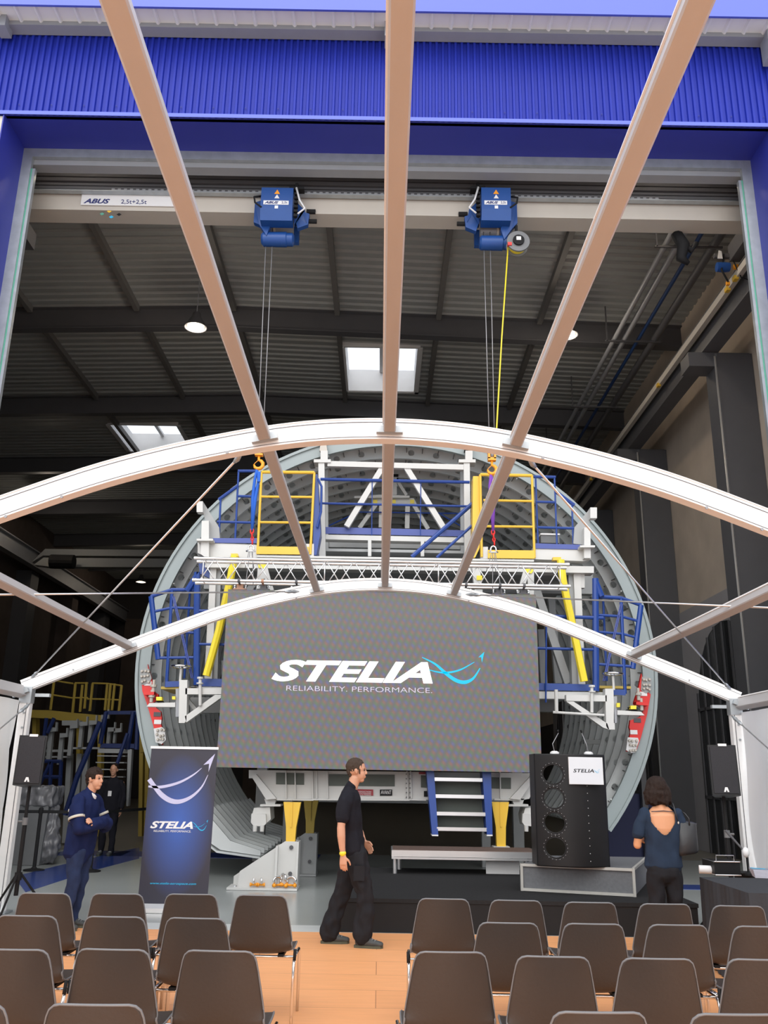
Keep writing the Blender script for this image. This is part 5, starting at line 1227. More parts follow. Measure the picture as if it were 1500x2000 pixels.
for i in range(NX):
    for k in range(NZ):
        q4 = [(i, k), (i+1, k), (i+1, k+1), (i, k+1)]
        ok_ = [q for q in q4 if q in idx]
        cxm = sum(gd[q][0] for q in q4)/4; czm = sum(gd[q][1] for q in q4)/4
        if any(math.hypot((cxm-h[0])*HX, czm-h[1]) < h[2]*0.97 for h in holes): continue
        if len(ok_) == 4: fs.append([idx[q] for q in q4])
        elif len(ok_) == 3: fs.append([idx[q] for q in ok_])
mb.add(vs, fs)
sh = obj('front_shell', mb, 'blackgloss', lec, smooth='auto')
md = sh.modifiers.new('thick', 'SOLIDIFY'); md.thickness = 0.012; md.offset = 0
obj('side_panel', MB().prism([lecp(0, LZ0), lecp(0, LZ1), lecp(0, LZ1)+Vector((0.01, 0.42, 0)), lecp(0, LZ0)+Vector((0.01, 0.42, 0))], (0.012, 0, 0)), 'blackgloss', lec)
obj('side_panel', MB().prism([lecp(1, LZ0), lecp(1, LZ1), lecp(1, LZ1)+Vector((-0.01, 0.42, 0)), lecp(1, LZ0)+Vector((-0.01, 0.42, 0))], (-0.012, 0, 0)), 'blackgloss', lec)
obj('top_shelf', MB().prism([lecp(i/12, LZ1-0.10)+Vector((0, 0.012, 0)) for i in range(13)]+[lecp(1, LZ1-0.10)+Vector((-0.02, 0.40, 0)), lecp(0, LZ1-0.10)+Vector((0.02, 0.40, 0))], (0, 0, 0.02)), 'black', lec)
for (hs, hz, hr) in holes:
    rm_ = MB(); ring = [lecp(hs+hr*math.cos(2*PI*j/24)/HX, hz+hr*math.sin(2*PI*j/24), -0.004) for j in range(25)]
    rg = obj('hole_rim', rm_.tube(ring, 0.007, 6, cap=False), 'blackgloss', lec, smooth=True)
    for j in range(20):
        a = 2*PI*j/20; p = lecp(hs+(hr+0.018)*math.cos(a)/HX, hz+(hr+0.018)*math.sin(a), -0.006)
        obj('rivet', MB().lathe(p, [(0.0042, -0.004), (0.0042, 0.004)], 6, 'y'), 'greysteel', rg)
for j in range(11):
    p = lecp(0.70, LZ1-0.36-j*0.083, -0.006); obj('rivet', MB().lathe(p, [(0.0045, -0.004), (0.0045, 0.004)], 6, 'y'), 'soffit', lec)
a_, b_, c_, d_ = P(1110, 1479, 10.68), P(1177, 1480, 10.68), P(1181, 1531, 10.68), P(1113, 1531, 10.68)
mw = (b_.x-a_.x); mo = thing('monitor', 'white flat monitor showing the company name on the lectern front', 'monitor', ((a_.x+b_.x)/2, 10.70, d_.z))
zz0, zz1 = d_.z, a_.z; mx0, mx1 = a_.x+0.01, c_.x-0.01
obj('housing', MB().box(mx0-0.004, mx1+0.004, 10.70, 10.733, zz0-0.004, zz1+0.004), 'white', mo)
obj('screen', MB().box(mx0, mx1, 10.696, 10.70, zz0, zz1), 'monitor', mo)
obj('lettering', text_mb('STELIA', 0.245, 0.040, 0.012, 0.2).xf(plane_xf((mx0+0.045, 10.692, (zz0+zz1)/2-0.02))), 'black', mo)
obj('swoosh_logo', swoosh(0.068, 0.045).xf(plane_xf((mx0+0.285, 10.692, (zz0+zz1)/2-0.022))), 'cyan', mo)
for (ub, ut, lb) in ((1083, 1083, 'left gooseneck microphone on the lectern top'), (1149, 1136, 'right gooseneck microphone on the lectern top')):
    b0 = P(ub, 1466, 10.9); b0.z = LZ1-0.08
    tp = P(ut+(8 if ub < 1100 else 0), 1431, 10.95)
    m_ = thing('microphone', lb, 'microphone', b0, 'microphones on the lectern')
    obj('base', MB().lathe(b0, [(0.055, 0.0), (0.055, 0.10), (0.03, 0.115)], 16), 'soffit', m_, smooth='auto')
    obj('gooseneck', MB().tube([b0+Vector((0, 0, 0.10)), b0+Vector((-0.02, 0, 0.2)), tp], 0.005, 6), 'rope', m_, smooth=True)
    obj('capsule', MB().tube([tp, tp+Vector((-0.012, -0.01, 0.03))], [0.009, 0.013], 8), 'black', m_, smooth=True)
# ================================================================ CHAIRS
ch0 = thing('stacking_chair', 'chair', 'chair', (0, 0, 0))
def chair_profile():
    # (y, z, half width, edge curl)
    return [(0.235, 0.405, 0.190, 0.0), (0.232, 0.430, 0.200, 0.0), (0.205, 0.447, 0.212, 0.006), (0.13, 0.447, 0.222, 0.018), (0.03, 0.436, 0.226, 0.028), (-0.07, 0.428, 0.226, 0.032),
            (-0.14, 0.430, 0.224, 0.032), (-0.185, 0.447, 0.222, 0.03), (-0.212, 0.480, 0.220, 0.03), (-0.228, 0.53, 0.218, 0.03), (-0.242, 0.59, 0.210, 0.03), (-0.256, 0.66, 0.198, 0.028),
            (-0.268, 0.73, 0.185, 0.025), (-0.276, 0.775, 0.176, 0.02), (-0.280, 0.800, 0.166, 0.016), (-0.282, 0.815, 0.148, 0.010), (-0.283, 0.820, 0.125, 0.006)]
pr = chair_profile(); nu = 14; vs = []
for i, (y, z, hw, cu) in enumerate(pr):
    a = pr[max(i-1, 0)]; b = pr[min(i+1, len(pr)-1)]; t = Vector((b[0]-a[0], b[1]-a[1])).normalized()
    n_ = Vector((t.y, -t.x))  # towards the sitter
    if n_.y < 0 and i < 6: n_ = -n_
    for k in range(nu+1):
        s_ = 2*k/nu-1; e_ = abs(s_)**3*cu
        vs.append((hw*s_, y+(abs(s_)**2.2*cu*1.1 if i > 8 else 0), z+(e_ if i <= 8 else 0)))
w = nu+1
fs = [(i*w+k, i*w+k+1, (i+1)*w+k+1, (i+1)*w+k) for i in range(len(pr)-1) for k in range(nu)]
shell = obj('shell', MB().add(vs, fs), 'chairsh', ch0, smooth=True)
md = shell.modifiers.new('s', 'SUBSURF'); md.levels = 1; md.render_levels = 1
md = shell.modifiers.new('t', 'SOLIDIFY'); md.thickness = 0.009; md.offset = 0
rim = [Vector(vs[i*w]) for i in range(len(pr))]+[Vector(vs[(len(pr)-1)*w+k]) for k in range(1, nu)]+[Vector(vs[i*w+nu]) for i in range(len(pr)-1, -1, -1)]
obj('shell_edge', MB().tube(rim, 0.0055, 6), 'chairrim', ch0, smooth=True)
for s in (-1, 1):
    x = s*0.238
    obj('leg', MB().tube([(x, 0.19, 0.0), (x, 0.17, 0.36), (x, 0.15, 0.400), (x, 0.12, 0.418)], 0.011, 10), 'chrome', ch0, smooth=True)
    obj('leg', MB().tube([(x, -0.22, 0.0), (x, -0.20, 0.36), (x, -0.18, 0.400), (x, -0.15, 0.418)], 0.011, 10), 'chrome', ch0, smooth=True)
    obj('side_rail', MB().tube([(x, 0.13, 0.418), (x, -0.16, 0.418)], 0.011, 10), 'chrome', ch0, smooth=True)
    obj('linking_clip', MB().tube([(x+s*0.004, -0.20, 0.40), (x+s*0.006, -0.19, 0.47)], 0.011, 8), 'black', ch0, smooth=True)
    obj('linking_hook', MB().tube([(x, -0.16, 0.425), (x+s*0.013, -0.16, 0.43), (x+s*0.013, -0.13, 0.43), (x+s*0.005, -0.13, 0.43)], 0.004, 6), 'chrome', ch0, smooth=True)
for y in (0.10, -0.14):
    obj('cross_bar', MB().tube([(-0.238, y, 0.412), (0.238, y, 0.412)], 0.010, 8), 'chrome', ch0, smooth=True)
obj('seat_mount', MB().box(-0.16, -0.12, -0.15, 0.11, 0.412, 0.430).box(0.12, 0.16, -0.15, 0.11, 0.412, 0.430), 'black', ch0)
rows = [('front', 6.98, -1, [(85, 1745), (226, 1746), (371, 1747), (511, 1749)]),
        ('second', 5.98, -1, [(52, 1789), (222, 1791), (385, 1794)]),
        ('third', 4.98, -1, [(22, 1855), (222, 1855), (431, 1858)]),
        ('nearest', 3.98, -1, [(-80, 1960), (181, 1963)]),
        ('front', 6.98, 1, [(869, 1756), (1010, 1759), (1154, 1763), (1298, 1766), (1446, 1770)]),
        ('second', 5.98, 1, [(994, 1803), (1160, 1805), (1323, 1807), (1490, 1810)]),
        ('third', 4.98, 1, [(878, 1860), (1083, 1869), (1287, 1873), (1495, 1875)]),
        ('nearest', 3.98, 1, [(1168, 1978), (1440, 1982)])]
first = True
for (rn, Y, sd, us) in rows:
    n_ = len(us)
    for j, (u, v) in enumerate(us):
        q = PZ(u, v, 0.822); x = q.x; y = q.y+0.283
        if sd < 0: pos = ['aisle seat of' if j == n_-1 else None, ][0] or ('%s from the aisle in' % ['', 'second', 'third', 'fourth'][n_-1-j])
        else: pos = 'aisle seat of' if j == 0 else '%s from the aisle in' % ['', 'second', 'third', 'fourth', 'fifth'][j]
        lb = 'brown plastic chair with chrome legs, %s the %s row, %s block' % (pos, rn, 'left' if sd < 0 else 'right')
        rz = random.uniform(-0.035, 0.035)
        if first:
            ch0.location = (x, y, 0.001); ch0.rotation_euler = (0, 0, rz); ch0['label'] = lb; ch0['group'] = 'chairs facing the stage'; first = False
        else: dup(ch0, (x, y, 0.001), lb, rz)

# ================================================================ LOUDSPEAKERS
def speaker(uc, vt, vb, Y, tiltx, label_s, label_t, side):
    c = P(uc, (vt+vb)/2, Y); h = P(uc, vt, Y).z-P(uc, vb, Y).z
    w = 0.30; d = 0.30
    cz = c.z
    t = thing('loudspeaker', label_s, 'loudspeaker', (c.x, Y, cz-h/2), 'loudspeakers on stands')
    m_ = Matrix.Translation((c.x, Y+d/2, cz)) @ Matrix.Rotation(side*-0.20, 4, 'Z') @ Matrix.Rotation(tiltx, 4, 'X')
    bod = MB().prism([(-w/2, -d/2, -h/2), (w/2, -d/2, -h/2), (w/2, -d/2+0.06, -h/2), (w/2-0.07, d/2, -h/2), (-w/2+0.07, d/2, -h/2), (-w/2, -d/2+0.06, -h/2)], (0, 0, h)).xf(m_)
    obj('cabinet', bod, 'blackgloss', t)
    obj('grille', MB().box(-w/2+0.018, w/2-0.018, -d/2-0.012, -d/2-0.001, -h/2+0.02, h/2-0.02).xf(m_), 'blacksp', t)
    obj('handle', MB().box(-0.04, 0.05, -d/2-0.018, -d/2+0.03, h/2-0.015, h/2+0.012).xf(m_), 'white', t)
    lg = MB(); s0 = 0.028
    lg.prism([(-s0, -d/2-0.014, -h/2+0.035), (-s0*0.35, -d/2-0.014, -h/2+0.035), (0, -d/2-0.014, -h/2+0.062), (s0*0.35, -d/2-0.014, -h/2+0.035), (s0, -d/2-0.014, -h/2+0.035), (s0*0.45, -d/2-0.014, -h/2+0.085), (-s0*0.45, -d/2-0.014, -h/2+0.085)], (0, -0.004, 0))
    obj('badge', lg.xf(m_), 'white', t)
    s = thing('speaker_stand', label_t, 'speaker stand', (c.x, Y+d/2, 0), 'loudspeaker stands')
    px, py = c.x, Y+d/2+0.02
    obj('pole', MB().tube([(px, py, 0.45), (px, py, cz-h/2+0.05)], 0.019, 12), 'black', s, smooth='auto')
    obj('lower_tube', MB().tube([(px, py, 0.28), (px, py, 1.05)], 0.024, 12), 'black', s, smooth='auto')
    obj('collar', MB().tube([(px, py, 1.02), (px, py, 1.10)], 0.033, 12).tube([(px, py, 1.06), (px-side*-0.07, py-0.03, 1.06)], 0.012, 6), 'greyplast', s, smooth='auto')
    obj('hub', MB().tube([(px, py, 0.44), (px, py, 0.52)], 0.040, 12), 'black', s, smooth='auto')
    for k in range(3):
        a = 2*PI*k/3+0.5
        e_ = Vector((px+0.42*math.cos(a), py+0.42*math.sin(a), 0.02))
        obj('leg', MB().tube([(px+0.03*math.cos(a), py+0.03*math.sin(a), 0.50), e_], 0.013, 8), 'black', s, smooth='auto')
        obj('rubber_foot', MB().tube([e_-Vector((0, 0, 0.019)), e_+Vector((0, 0, 0.02))], 0.02, 8), 'black', s, smooth='auto')
    return t
speaker(53, 1438, 1536, 10.35, -0.10, 'black loudspeaker at the left tent post, white badge at the bottom', 'black tripod stand under the left loudspeaker', -1)
speaker(1420, 1457, 1556, 10.2, -0.10, 'black loudspeaker at the right tent post, turned towards the aisle', 'black stand under the right loudspeaker', 1)

# ================================================================ ROLL-UP BANNER
YBN = 11.45
b0, b1 = P(301, 1462, YBN), P(417, 1466, YBN); bz0 = 0.09
bn = thing('roll_up_banner', 'tall dark blue roll-up banner with white swoosh left of the screen', 'banner', ((b0.x+b1.x)/2, YBN, 0))
bx0, bx1, bz1 = b0.x, b1.x, b0.z
bxc = (bx0+bx1)/2+0.01; W_ = 0.84; bx0, bx1 = bxc-W_/2, bxc+W_/2
bmn = bpy.data.materials.new('banner_print'); bmn.use_nodes = True; nt = bmn.node_tree; pb = nt.nodes['Principled BSDF']; pb.inputs['Roughness'].default_value = 0.4
tc = nt.nodes.new('ShaderNodeTexCoord'); mp = nt.nodes.new('ShaderNodeMapping'); mp.vector_type = 'POINT'
mp.inputs['Location'].default_value = (0, 0, -1.0/0.95); mp.inputs['Scale'].default_value = (1/0.50, 0.0, 1/0.95)
gr = nt.nodes.new('ShaderNodeTexGradient'); gr.gradient_type = 'SPHERICAL'; cr_ = nt.nodes.new('ShaderNodeValToRGB')
cr_.color_ramp.elements[0].color = (0.028, 0.028, 0.045, 1); cr_.color_ramp.elements[0].position = 0.1; cr_.color_ramp.elements[1].color = (0.04, 0.11, 0.42, 1); cr_.color_ramp.elements[1].position = 0.95
nt.links.new(tc.outputs['Object'], mp.inputs[0]); nt.links.new(mp.outputs[0], gr.inputs[0]); nt.links.new(gr.outputs['Fac'], cr_.inputs[0]); nt.links.new(cr_.outputs[0], pb.inputs['Base Color'])
o = obj('print', MB().box(bx0, bx1, YBN, YBN+0.004, bz0, bz1), bmn, bn)
obj('top_rail', MB().box(bx0-0.01, bx1+0.01, YBN-0.01, YBN+0.015, bz1, bz1+0.03), 'alu', bn)
obj('base_cassette', MB().prism([(bx0-0.02, YBN-0.07, 0), (bx0-0.02, YBN-0.07, 0.05), (bx0-0.02, YBN-0.01, 0.095), (bx0-0.02, YBN+0.02, 0.095), (bx0-0.02, YBN+0.08, 0.05), (bx0-0.02, YBN+0.08, 0)], (W_+0.04, 0, 0)), 'alu', bn)
obj('pole', MB().tube([(bxc, YBN+0.03, 0.05), (bxc, YBN+0.03, bz1)], 0.01, 8), 'alu', bn)
hh = bz1-bz0
def BN(fx, fz): return (fx*W_, fz*hh, 0)
sw = stroke([BN(0.005, 0.795)[:2], BN(0.10, 0.745)[:2], BN(0.22, 0.69)[:2], BN(0.36, 0.655)[:2], BN(0.50, 0.652)[:2], BN(0.66, 0.685)[:2], BN(0.80, 0.75)[:2], BN(0.88, 0.83)[:2]], [0.055, 0.05, 0.06, 0.058, 0.05, 0.035, 0.02, 0.005])
sw.join(stroke([BN(0.005, 0.747)[:2], BN(0.2, 0.745)[:2], BN(0.45, 0.775)[:2], BN(0.65, 0.825)[:2], BN(0.78, 0.875)[:2]], [0.022, 0.035, 0.03, 0.02, 0.004]))
sw.prism([BN(0.965, 0.972), BN(0.80, 0.895), BN(0.885, 0.905), BN(0.885, 0.85)], (0, 0, -0.003))
obj('swoosh_logo', sw.xf(plane_xf((bx0, YBN-0.003, bz0))), 'plprint' if False else mat('pale_lilac_print', (0.52, 0.52, 0.72), 0.5), bn)
obj('lettering', text_mb('STELIA', 0.53, 0.085, 0.035, 0.32).xf(plane_xf((bx0+0.07, YBN-0.004, bz0+hh*0.475))), 'white', bn)
obj('lettering', text_mb('RELIABILITY. PERFORMANCE.', 0.46, 0.024).xf(plane_xf((bx0+0.12, YBN-0.004, bz0+hh*0.452))), 'soffit', bn)
obj('small_swoosh_logo', swoosh(0.20, 0.13).xf(plane_xf((bx0+0.58, YBN-0.004, bz0+hh*0.465))), 'cyan', bn)
obj('lettering', text_mb('www.stelia-aerospace.com', 0.56, 0.032, 0.006, 0.3).xf(plane_xf((bx0+0.13, YBN-0.004, bz0+hh*0.118))), 'cyan', bn)

# ================================================================ TABLE, GEAR, BROCHURES AT THE RIGHT
tx0, ty0, ty1, tz = PZ(1366, 1713, 0.76).x, PZ(1456, 1744, 0.76).y, PZ(1366, 1713, 0.76).y, 0.76
t = thing('draped_table', 'table under an anthracite cloth at the right edge, brochures on it', 'table', (tx0+0.8, (ty0+ty1)/2, 0))
cl_ = MB(); nx_ = 40
per = []
for (ax, ay, bx_, by) in ((tx0, ty1, tx0, ty0), (tx0, ty0, 4.35, ty0), (4.35, ty0, 4.35, ty1), (4.35, ty1, tx0, ty1)):
    for k in range(nx_): per.append((ax+(bx_-ax)*k/nx_, ay+(by-ay)*k/nx_, k))
ccx, ccy = (tx0+4.35)/2, (ty0+ty1)/2
def pr_(z, f):
    out = []
    for i, (x, y, k) in enumerate(per):
        s_ = 0.012*math.sin(i*0.55)+0.008*math.sin(i*1.7); dx, dy = x-ccx, y-ccy; L_ = math.hypot(dx, dy)
        out.append((x+dx/L_*s_*f, y+dy/L_*s_*f, z))
    return out
lv = [pr_(0.76, 0), pr_(0.75, 0.2), pr_(0.4, 1.0), pr_(0.01, 1.8)]
n_ = len(per); cl_.add([p for l_ in lv for p in l_], [tuple(range(n_))]+[(a*n_+i, a*n_+(i+1) % n_, (a+1)*n_+(i+1) % n_, (a+1)*n_+i) for a in range(3) for i in range(n_)])
obj('tablecloth', cl_, 'tablecloth', t, smooth='auto')
obj('table_top', MB().box(tx0+0.02, 4.33, ty0+0.02, ty1-0.02, 0.72, 0.755), 'greyplast', t)
for (x, y) in ((tx0+0.08, ty0+0.08), (tx0+0.08, ty1-0.08), (4.27, ty0+0.08), (4.27, ty1-0.08)): obj('leg', MB().tube([(x, y, 0.0), (x, y, 0.72)], 0.02, 8), 'greysteel', t)
for k in range(6):
    q = PZ(1478, 1712, 0.765); z = 0.763+k*0.012; dx = (5-k)*0.004
    o = thing('brochure', 'grey blue brochure in the stack on the table, %s from the bottom' % ORD[k], 'brochure', (q.x+0.1, q.y, z), 'brochures on the draped table')
    a = -0.25+k*0.01; m_ = Matrix.Translation((q.x+0.10+dx, q.y-0.03, z)) @ Matrix.Rotation(a, 4, 'Z')
    obj('pages', MB().box(-0.15, 0.15, -0.105, 0.105, 0, 0.009).xf(m_), 'paper', o)
    obj('cover', MB().box(-0.15, 0.15, -0.105, 0.105, 0.009, 0.011).xf(m_), 'brochure', o)
    if k == 5:
        obj('cover_stripe', stroke([(-0.14, 0.07), (-0.08, 0.02), (-0.02, 0.0)], [0.012, 0.02, 0.004]).xf(m_ @ Matrix.Translation((0, 0, 0.0155))), 'cyan', o)
        obj('cover_swoosh', swoosh(0.08, 0.05).xf(m_ @ Matrix.Translation((0.03, -0.03, 0.0155))), 'white', o)
# black case with camera gear behind
gx0, gx1, gy, gz = PZ(1353, 1682, 0.70).x, 4.2, 9.35, 0.70
t = thing('flight_case', 'black covered case carrying technical gear behind the draped table', 'case', ((gx0+gx1)/2, gy+0.3, 0))
obj('body', MB().box(gx0, gx1, gy, gy+0.55, 0.0, gz), 'black', t)
obj('lid', MB().box(gx0-0.01, gx1+0.01, gy-0.01, gy+0.56, gz, gz+0.02), 'black', t)
q = P(1377, 1677, gy+0.2); o = obj('paper_roll', MB().tube([(q.x-0.07, gy+0.2, gz+0.062), (q.x+0.10, gy+0.16, gz+0.062)], 0.04, 14), 'white', smooth='auto'); tag(o, 'white paper roll lying on the black case', 'paper roll')
t = thing('video_mixer', 'black rack device with chrome edges on the black case', 'video gear', P(1410, 1670, gy+0.25))
q = P(1392, 1688, gy+0.1); z = gz+0.02
obj('chassis', MB().box(q.x, q.x+0.26, gy+0.06, gy+0.4, z, z+0.13), 'blackgloss', t)
for zz in (z+0.005, z+0.13): obj('edge', MB().tube([(q.x, gy+0.05, zz), (q.x+0.26, gy+0.05, zz)], 0.006, 6).tube([(q.x, gy+0.05, zz), (q.x, gy+0.4, zz)], 0.006, 6), 'chrome', t)
obj('handle', MB().tube([(q.x+0.02, gy+0.05, z+0.13), (q.x+0.02, gy+0.05, z+0.19), (q.x+0.2, gy+0.05, z+0.19), (q.x+0.2, gy+0.05, z+0.13)], 0.006, 6), 'chrome', t)
t = thing('work_lamp', 'small lamp with pale round head beside the right loudspeaker stand', 'lamp', (q.x+0.36, gy+0.12, gz+0.02))
obj('base', MB().lathe((q.x+0.36, gy+0.12, gz+0.02), [(0.05, 0), (0.05, 0.02), (0.01, 0.03), (0.01, 0.2)], 12), 'black', t)
obj('head', MB().ell((q.x+0.34, gy+0.08, gz+0.24), 0.035, 0.04, 0.05), 'white', t, smooth=True)
obj('arm', MB().tube([(q.x+0.36, gy+0.12, gz+0.2), (q.x+0.34, gy+0.1, gz+0.24), (q.x+0.20, gy+0.2, gz+0.44)], [0.009, 0.009, 0.014], 8), 'darksteel', t)

# ================================================================ BACKGROUND AT THE LEFT
YW = 22.0
wp = thing('gantry_platform', 'yellow railed platform in the dark left background', 'platform', P(150, 1430, YW))
def wt(pts, Y, r, m, name, par, ): return obj(name, MB().tube([P(60+x/6.25, 1320+y/6.25, Y) for x, y in pts], r, 6), m, par, smooth='auto')
def wpoly(pts, Y, d, m, name, par): return obj(name, MB().prism([P(60+x/6.25, 1320+y/6.25, Y) for x, y in pts], (0, d, 0)), m, par)
wpoly([(0, 415), (230, 420), (560, 455), (860, 480), (860, 580), (560, 580), (230, 520), (0, 510)], YW, 0.3, 'yellow_shaded', 'deck_beam', wp)
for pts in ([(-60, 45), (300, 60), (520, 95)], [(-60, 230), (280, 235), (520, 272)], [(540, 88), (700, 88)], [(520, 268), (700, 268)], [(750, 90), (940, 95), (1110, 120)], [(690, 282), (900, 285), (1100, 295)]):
    wt(pts, YW, 0.022, 'yellow_shaded', 'rail', wp)
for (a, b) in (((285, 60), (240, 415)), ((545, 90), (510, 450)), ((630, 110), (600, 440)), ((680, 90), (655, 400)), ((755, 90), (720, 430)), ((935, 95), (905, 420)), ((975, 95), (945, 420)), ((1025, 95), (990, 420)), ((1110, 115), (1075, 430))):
    wt([a, b], YW, 0.034, 'yellow_shaded', 'rail_post', wp)
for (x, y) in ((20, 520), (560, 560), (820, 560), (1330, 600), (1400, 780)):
    wpoly([(x, y), (x+45, y), (x+25, 1960), (x-20, 1960)], YW+0.3, 0.25, 'yellow_shaded', 'support', wp)
rk = thing('panel_rack', 'row of white upright clamps in the dark left background', 'rack', P(140, 1500, 20.5))
for (x0, yt, yb, wd) in ((225, 630, 1060, 48), (355, 700, 1085, 48), (480, 590, 975, 45), (602, 560, 872, 42), (715, 545, 815, 40), (860, 475, 815, 36), (940, 630, 825, 40), (1015, 640, 820, 30)):
    dx = -(yb-yt)*0.10
    up = obj('upright', MB().prism([P(60+x/6.25, 1320+y/6.25, 20.5) for x, y in ((x0, yt), (x0+wd, yt), (x0+wd+dx, yb), (x0+dx, yb))], (0, 0.12, 0)), 'jigg', rk)
    wpoly([(x0, yt), (x0+75, yt), (x0+80, yt-65), (x0+92, yt-65), (x0+88, yt+45), (x0, yt+55)], 20.4, 0.1, 'jigg', 'clamp', up)
for (x0, y0, x1, y1) in ((130, 900, 480, 915), (130, 980, 480, 985), (480, 870, 840, 880), (150, 800, 240, 850), (380, 545, 600, 590)): wpoly([(x0, y0), (x1, y0), (x1, y1+14), (x0, y1+14)], 20.6, 0.2, 'jigg', 'rail', rk)
for pts in ([(190, 515), (130, 1000)], [(285, 515), (200, 700)], [(250, 1040), (60, 1420)], [(250, 1040), (230, 1400)], [(370, 1050), (350, 1450)], [(160, 1040), (380, 1045)], [(100, 1230), (380, 1235)]): wt(pts, 20.3, 0.045, 'jigb_shaded', 'blue_frame', rk)
for x in (440, 560, 640): wpoly([(x, 950), (x+60, 950), (x, 2040), (x-60, 2040)], 20.9, 0.15, 'jigg', 'leg', rk)
stl = thing('access_stairs', 'blue and white access stairs in the dark left background', 'stairs', P(220, 1500, 19.5))
wpoly([(910, 430), (1300, 425), (1300, 470), (910, 470)], 19.5, 0.1, 'jigb_shaded', 'top_beam', stl)
for (a, b) in (((1250, 440), (1180, 900)), ((1310, 440), (1290, 900)), ((920, 440), (850, 830))): wt([a, b], 19.5, 0.05, 'jigb_shaded', 'post', stl)
wpoly([(850, 825), (1300, 830), (1300, 885), (850, 880)], 19.5, 0.1, 'jigb_shaded', 'toe_board', stl)
wpoly([(820, 888), (1230, 895), (1230, 945), (820, 940)], 19.5, 0.15, 'jigg', 'deck_beam', stl)
for k, y in enumerate((970, 1050, 1135, 1225, 1320)): wpoly([(810-k*18, y), (1150-k*8, y+3), (1150-k*8, y+16), (810-k*18, y+13)], 19.3-0.1*k, 0.2, 'jigg', 'tread', stl)
wpoly([(1185, 890), (1240, 890), (1120, 1600), (1060, 1600)], 19.4, 0.15, 'jigg', 'leg', stl) if False else wpoly([(1185, 900), (1235, 900), (1190, 1590), (1165, 1590)], 19.4, 0.15, 'jigg', 'leg', stl)
wt([(850, 560), (560, 1250), (420, 1700)], 19.2, 0.06, 'jigb_shaded', 'stringer', stl); wt([(1180, 700), (1010, 1200), (930, 1500)], 19.2, 0.04, 'jigb_shaded', 'handrail', stl)
wpoly([(1380, 580), (1500, 590), (1500, 900), (1330, 940)], 20.5, 0.2, 'yellow_shaded', 'panel', stl)
# crane far back
fc = thing('far_crane', 'pale double girder crane bridge far back in the hangar', 'crane', P(200, 1090, 38))
obj('girder', MB().prism([P(u, v, 38) for u, v in ((62, 1098), (88, 1072), (420, 1075), (420, 1087), (84, 1085))], (0, 0.5, 0)), 'jigg', fc)
obj('girder', MB().prism([P(u, v, 37) for u, v in ((66, 1103), (85, 1089), (420, 1092), (420, 1108), (100, 1107))], (0, 0.4, 0)), 'jigg', fc)
obj('hoist', MB().lathe(P(122, 1097, 36.5), [(0.3, -0.5), (0.3, 0.5)], 14, 'x'), 'black', fc)
# queue barriers
posts = []
for (u, v, lb) in ((66, 1700, 'black belt barrier post beside the plastic bag at the left'), (176, 1702, 'black belt barrier post behind the standing man'), (437, 1652, 'black belt barrier post far back behind the banner')):
    q = PZ(u, v, 0); t = thing('barrier_post', lb, 'barrier post', q, 'belt barrier posts'); posts.append(q)
    obj('base', MB().lathe(q, [(0.17, 0.0), (0.17, 0.015), (0.05, 0.035), (0.03, 0.06)], 24), 'black', t, smooth='auto')
    obj('pole', MB().lathe(q, [(0.03, 0.03), (0.03, 0.95)], 14), 'black', t, smooth='auto')
    obj('belt_head', MB().lathe(q, [(0.038, 0.90), (0.04, 0.98), (0.02, 1.0)], 14), 'black', t, smooth='auto')
def belt(a, b, lb):
    a, b = Vector(a), Vector(b); o = obj('barrier_belt', MB().beam(a+Vector((0, 0, 0.93)), b+Vector((0, 0, 0.93)), 0.006, 0.05), 'black'); tag(o, lb, 'barrier belt', 'barrier belts')
belt(posts[0], posts[1]+Vector((0.0, 0, 0)), 'black barrier belt running behind the man in the navy jacket')
belt(posts[0]-Vector((1.6, 0.6, 0)), posts[0], 'black barrier belt going left from the barrier post')
belt(posts[1], posts[2], 'black barrier belt going behind the banner')
q = PZ(48, 1690, 0)
t = thing('waste_bin', 'grey plastic bin wrapped in clear film behind the left tent post', 'bin', (q.x, q.y+0.3, 0))
obj('body', MB().prism([(q.x-0.28, q.y, 0), (q.x+0.25, q.y, 0), (q.x+0.30, q.y, 1.0), (q.x-0.30, q.y, 1.0)], (0, 0.5, 0)), 'greyplast', t)
bg = remeshed(MB().box(q.x-0.32, q.x+0.36, q.y-0.03, q.y+0.53, 0.98, 1.32), 0.03, 6, 0.05, 7)
obj('film_cover', bg, 'plasticbag', t, smooth=True)
q = PZ(88, 1688, 0)
bg = remeshed(MB().loft([((q.x, q.y, 0.12), 0.20, 0.16), ((q.x, q.y, 0.30), 0.24, 0.18), ((q.x, q.y, 0.6), 0.18, 0.14), ((q.x-0.02, q.y, 0.95), 0.16, 0.10)], (1, 0, 0)), 0.025, 2, 0.045, 9)
mz_ = min(v.z for v in bg.v); bg.v = [v-Vector((0, 0, mz_)) for v in bg.v]
o = obj('plastic_bag', bg, 'plasticbag', smooth=True); tag(o, 'crumpled clear plastic bag standing beside the grey bin', 'bag')
# workbench with orange boxes seen under the jig, right aisle stand
q = PZ(1262, 1700, 0)
t = thing('storage_cabinet', 'dark blue cabinet with pale brackets in the right background', 'cabinet', (4.6, 17.5, 0))
obj('cabinet', MB().box(4.3, 5.4, 17.4, 18.0, 0.0, 1.35), 'navydark', t)
obj('bracket', MB().box(3.9, 5.0, 17.2, 17.3, 2.25, 2.33).beam((4.3, 17.25, 2.25), (4.9, 17.25, 1.7), 0.09, 0.09), 'jigg', t)
obj('frame_post', MB().box(4.95, 5.05, 17.2, 17.35, 0, 2.4), 'darksteel', t)

